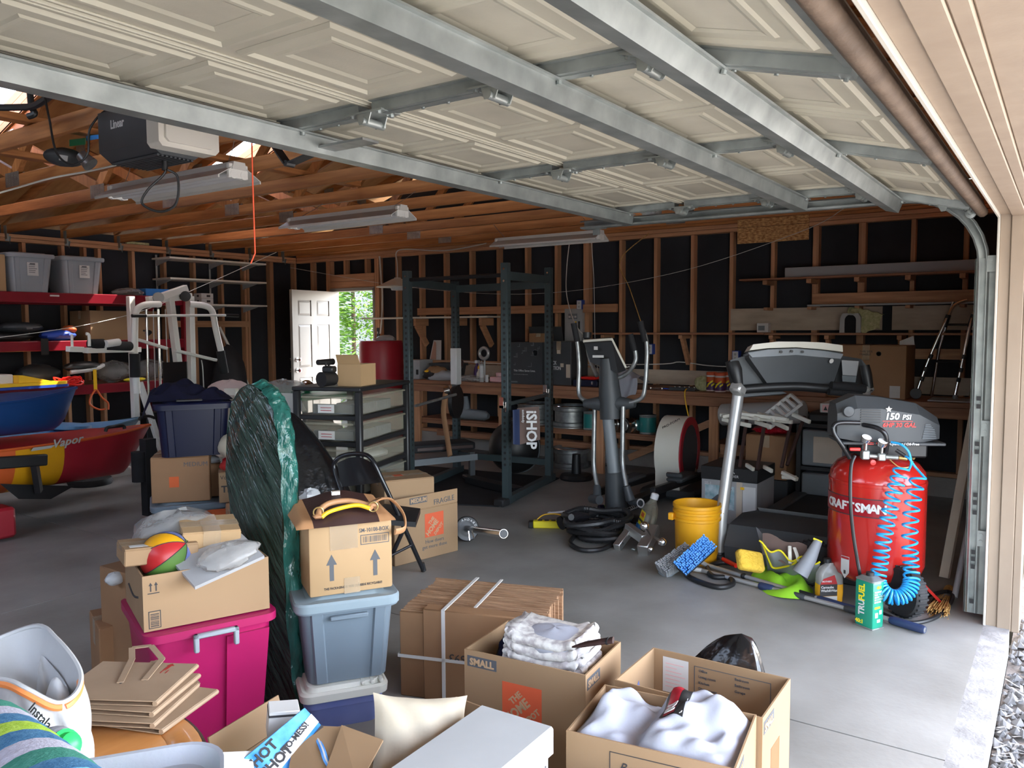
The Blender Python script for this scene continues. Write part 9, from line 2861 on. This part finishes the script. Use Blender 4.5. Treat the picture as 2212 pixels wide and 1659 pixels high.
wx.part('white_strip', MB().box(-0.068, -0.0385, 0.006, 0.028, -0.037, 0.033), 'paper')
cn = Thing('fuel_tin', 'green and silver fuel tin standing on the concrete', 'can', (4.199, 0.752, 0), rz=-2.05)
cn.o.location.x += 0.045
cn.o.location.y += 0.02
cn.part('can_body', MB().box(-0.054, -0.042, 0.002, 0.054, 0.042, 0.238, 0.012, 2), 'can_green')
m_ = MB()
loft(m_, [(rrect(0.108, 0.084, 0.012), 0.236), (rrect(0.109, 0.085, 0.012), 0.243), (rrect(0.10, 0.076, 0.012), 0.245), (rrect(0.07, 0.05, 0.012), 0.258)])
cn.part('metal_top', m_, 'galv')
cn.part('rim', MB().box(-0.055, -0.043, 0.0, 0.055, 0.043, 0.006, 0.002), 'galv')
cn.part('cap', MB().lathe([(0.019, 0.255), (0.019, 0.275), (0.0, 0.277)], 14), 'black')
cn.text('TRU', 0.046, 'white', (0.003, -0.0428, 0.062), (0, 0, 1), (-1, 0, 0), bold=0.03, sx=0.86)
cn.text('FUEL', 0.046, 'lemon', (0.003, -0.0428, 0.134), (0, 0, 1), (-1, 0, 0), bold=0.03, sx=0.86)
cn.text('40:1', 0.027, 'lemon', (-0.046, -0.0428, 0.020), (1, 0, 0), (0, 0, 1), bold=0.03)
cn.text('MIX', 0.014, 'lemon', (0.019, -0.0428, 0.020), (0, 0, 1), (-1, 0, 0)) if False else None
cn.text('40:1', 0.02, 'lemon', (0.0548, -0.018, 0.205), (0, 1, 0), (0, 0, 1), bold=0.03)
cn.text('PREMIXED\nFUEL + OIL\nREADY TO USE\nIN 2 CYCLE\nENGINES', 0.0125, 'white', (0.0548, -0.034, 0.185), (0, 1, 0), (0, 0, 1), bold=0.01)
cn.part('icon', MB().box(0.0541, -0.025, 0.06, 0.0548, -0.005, 0.085, 0.0).box(0.0541, 0.005, 0.075, 0.0548, 0.022, 0.095).box(0.0541, -0.01, 0.035, 0.0548, 0.012, 0.05), 'white')
cn.part('yellow_icon', MB().box(0.0541, -0.03, 0.105, 0.0548, 0.01, 0.115), 'lemon')
bro = Thing('straw_broom', 'worn straw hand broom on floor beside the door track', 'broom', (4.721, 0.501, -0), world=True)
q = MB()
hb_, ht_ = Vector((4.62, 0.505, 0.012)), Vector((5.143, 0.513, -0.032))
rr = random.Random(6)
for k in range(120):
    o = Vector((rr.uniform(-1, 1), rr.uniform(-1, 1), rr.uniform(-0.3, 0.6)))
    q.tube([ht_ + o * 0.018, hb_ + o * 0.050 + Vector((-0.02, 0, 0))], [0.004, 0.002], 4)
bro.part('bristles', q, 'straw', kind='stuff')
bro.part('binding', MB().tube([ht_ + Vector((0.0, 0, 0.02)), ht_ - (ht_ - hb_) * 0.25], [0.026, 0.034], 12), 'straw')
solo('wood_pole', MB().beam((5.319, 0.558, 0), (5.767, 0.434, 1.216), 0.05, 0.03), 'beige_cloth', 'weathered wooden board leaning behind the door track', 'board')
solo('gray_pole', MB().cyl((4.93, 0.465, 0.01), (5.49, 0.362, 0.958), 0.016, 10), 'silver_gray', 'thin gray metal pole leaning beside the wooden board', 'pole')
solo('white_rail', MB().beam((5.978, 0.488, 1.265), (6.128, 0.476, 1.503), 0.03, 0.03), 'silver_gray', 'short pale rail behind the door track top', 'rail') if False else None
sb_ = Thing('blaster_gun', 'green gray power tool and dark spray gun under the trusses', 'tool', (2.2, 4.6, 2.3), world=True)
sb_.part('body', MB().sph((2.352, 4.652, 2.459), (0.11, 0.09, 0.05), 16, 10, 0.05), 'charcoal')
sb_.part('label', MB().beam((2.283, 4.574, 2.438), (2.308, 4.536, 2.43), 0.004, 0.03), 'gray_light')
sb_.part('nozzle', MB().tube([(2.351, 4.476, 2.45), (2.378, 4.431, 2.396)], [0.03, 0.042], 14), 'galv_dark')
sb_.part('green_box', MB().box(-0.05, -0.05, 0, 0.05, 0.05, 0.07) if False else MB().hexa([(2.344, 4.582, 2.509), (2.367, 4.46, 2.507), (2.478, 4.658, 2.553), (2.453, 4.783, 2.554), (2.346, 4.583, 2.545), (2.369, 4.461, 2.543), (2.48, 4.659, 2.59), (2.455, 4.785, 2.592)]), 'sign_green')
solo('blue_tool_box', MB().hexa([(2.479, 4.659, 2.574), (2.482, 4.477, 2.566), (2.651, 4.771, 2.637), (2.644, 4.958, 2.644), (2.481, 4.66, 2.601), (2.483, 4.478, 2.589), (2.652, 4.772, 2.662), (2.646, 4.959, 2.672)]), 'sign_blue', 'small blue case resting on trusses left of the opener', 'case')
solo('truss_hose', MB().tube(smooth_path([(1.897, 4.447, 2.602), (1.962, 4.352, 2.601), (1.971, 4.161, 2.582), (1.967, 3.993, 2.604), (1.978, 3.979, 2.626), (1.945, 4.031, 2.654), (1.943, 3.855, 2.628), (1.971, 3.631, 2.572)], 8), 0.017, 8).tube(smooth_path([(1.962, 4.184, 2.667), (1.987, 4.227, 2.592), (1.994, 4.213, 2.557), (1.974, 4.24, 2.542)], 6), 0.015, 8), 'black', 'black hoses looped over the trusses left of the opener', 'hose')
cable('gray cable sagging along the truss under the opener', [(2.291, 5.428, 2.316), (2.373, 5.314, 2.355), (2.454, 5.026, 2.399), (2.544, 4.723, 2.425), (2.586, 4.311, 2.444)], 0.006, 'bone', 6)

# ================================================================ OUTSIDE
fc_ = Thing('yard_fence', 'weathered gray board fence outside the open walk door', 'fence', (11.5, 12.2, -0.16), world=True)
for k in range(26):
    y = 9.4 + k * 0.205
    fc_.part('board', MB().box(11.5, y, -0.16, 11.52, y + 0.195, 2.6 + 0.02 * (k % 3)), 'fence_gray')
fc_.part('rail', MB().box(11.44, 9.4, 1.75, 11.497, 14.6, 1.84), 'fence_gray')
tree = Thing('conifer', 'bright green feathery conifer seen through the open walk door', 'tree', (9.9, 9.95, -0.16), world=True)
tree.part('trunk', MB().tube([(9.95, 10.2, -0.16), (9.95, 10.2, 3.4)], [0.05, 0.02], 10), 'bark')
rr = random.Random(21)
for nm, m_, n_ in (('foliage', 'leaf_green', 3600), ('inner_foliage', 'leaf_dark', 1500)):
    q = MB()
    for k in range(n_):
        z = rr.uniform(0.1, 3.3)
        tier = 0.55 + 0.45 * math.sin(z * 7.0)
        R0 = (1.05 - 0.25 * z) * (0.55 + 0.45 * tier)
        a = rr.uniform(0, 2 * PI)
        r = R0 * rr.uniform(0.45, 1.0) * (0.7 if 'inner' in nm else 1)
        c = Vector((9.95 + r * math.cos(a), 9.98 + r * math.sin(a), z - 0.25 * r))
        d = Vector((math.cos(a + rr.uniform(-.7, .7)), math.sin(a + rr.uniform(-.7, .7)), rr.uniform(-0.35, 0.35))).normalized()
        s_ = d.cross(Vector((rr.uniform(-1, 1), rr.uniform(-1, 1), 1))).normalized()
        L = rr.uniform(0.10, 0.20)
        q.add([c, c + d * L * 0.5 + s_ * 0.022, c + d * L, c + d * L * 0.5 - s_ * 0.022], [(0, 1, 2, 3)])
    tree.part(nm, q, m_, kind='stuff', smooth=False)
# gravel beside the slab
q = MB()
rr = random.Random(8)
for k in range(1500):
    x, y = rr.uniform(2.6, 5.2), -0.55 + 0.73 * rr.random() ** 0.7
    s_ = rr.uniform(0.012, 0.032) 
    z = -0.158 + rr.uniform(0.0, 0.02)
    pts = [(x + s_ * rr.uniform(.6, 1.1) * math.cos(a), y + s_ * rr.uniform(.6, 1.1) * math.sin(a), z) for a in (0.3, 1.6, 2.9, 4.1, 5.3)]
    q.add(pts + [(x + rr.uniform(-.3, .3) * s_, y + rr.uniform(-.3, .3) * s_, z + s_ * 0.8)], [(0, 1, 5), (1, 2, 5), (2, 3, 5), (3, 4, 5), (4, 0, 5)])
g_ = solo('gravel', q, 'pebble', 'loose gray gravel along the slab outside the right jamb', 'gravel', kind='stuff', smooth=False)
q = MB()
for k in range(900):
    x, y = rr.uniform(1.8, 4.2), rr.uniform(-0.5, 0.17)
    a, L = rr.uniform(0, PI), rr.uniform(0.015, 0.045)
    z = -0.150 + rr.uniform(0, .03)
    d, e = (math.cos(a) * L, math.sin(a) * L), (-math.sin(a) * .006, math.cos(a) * .006)
    q.add([(x - d[0] - e[0], y - d[1] - e[1], z), (x + d[0] - e[0], y + d[1] - e[1], z + .008), (x + d[0] + e[0], y + d[1] + e[1], z + .010), (x - d[0] + e[0], y - d[1] + e[1], z + .004)], [(0, 1, 2, 3)])
solo('bark_chips', q, 'fence_gray', 'scattered dry bark chips on the dirt outside the slab', 'bark chips', kind='stuff', smooth=False)
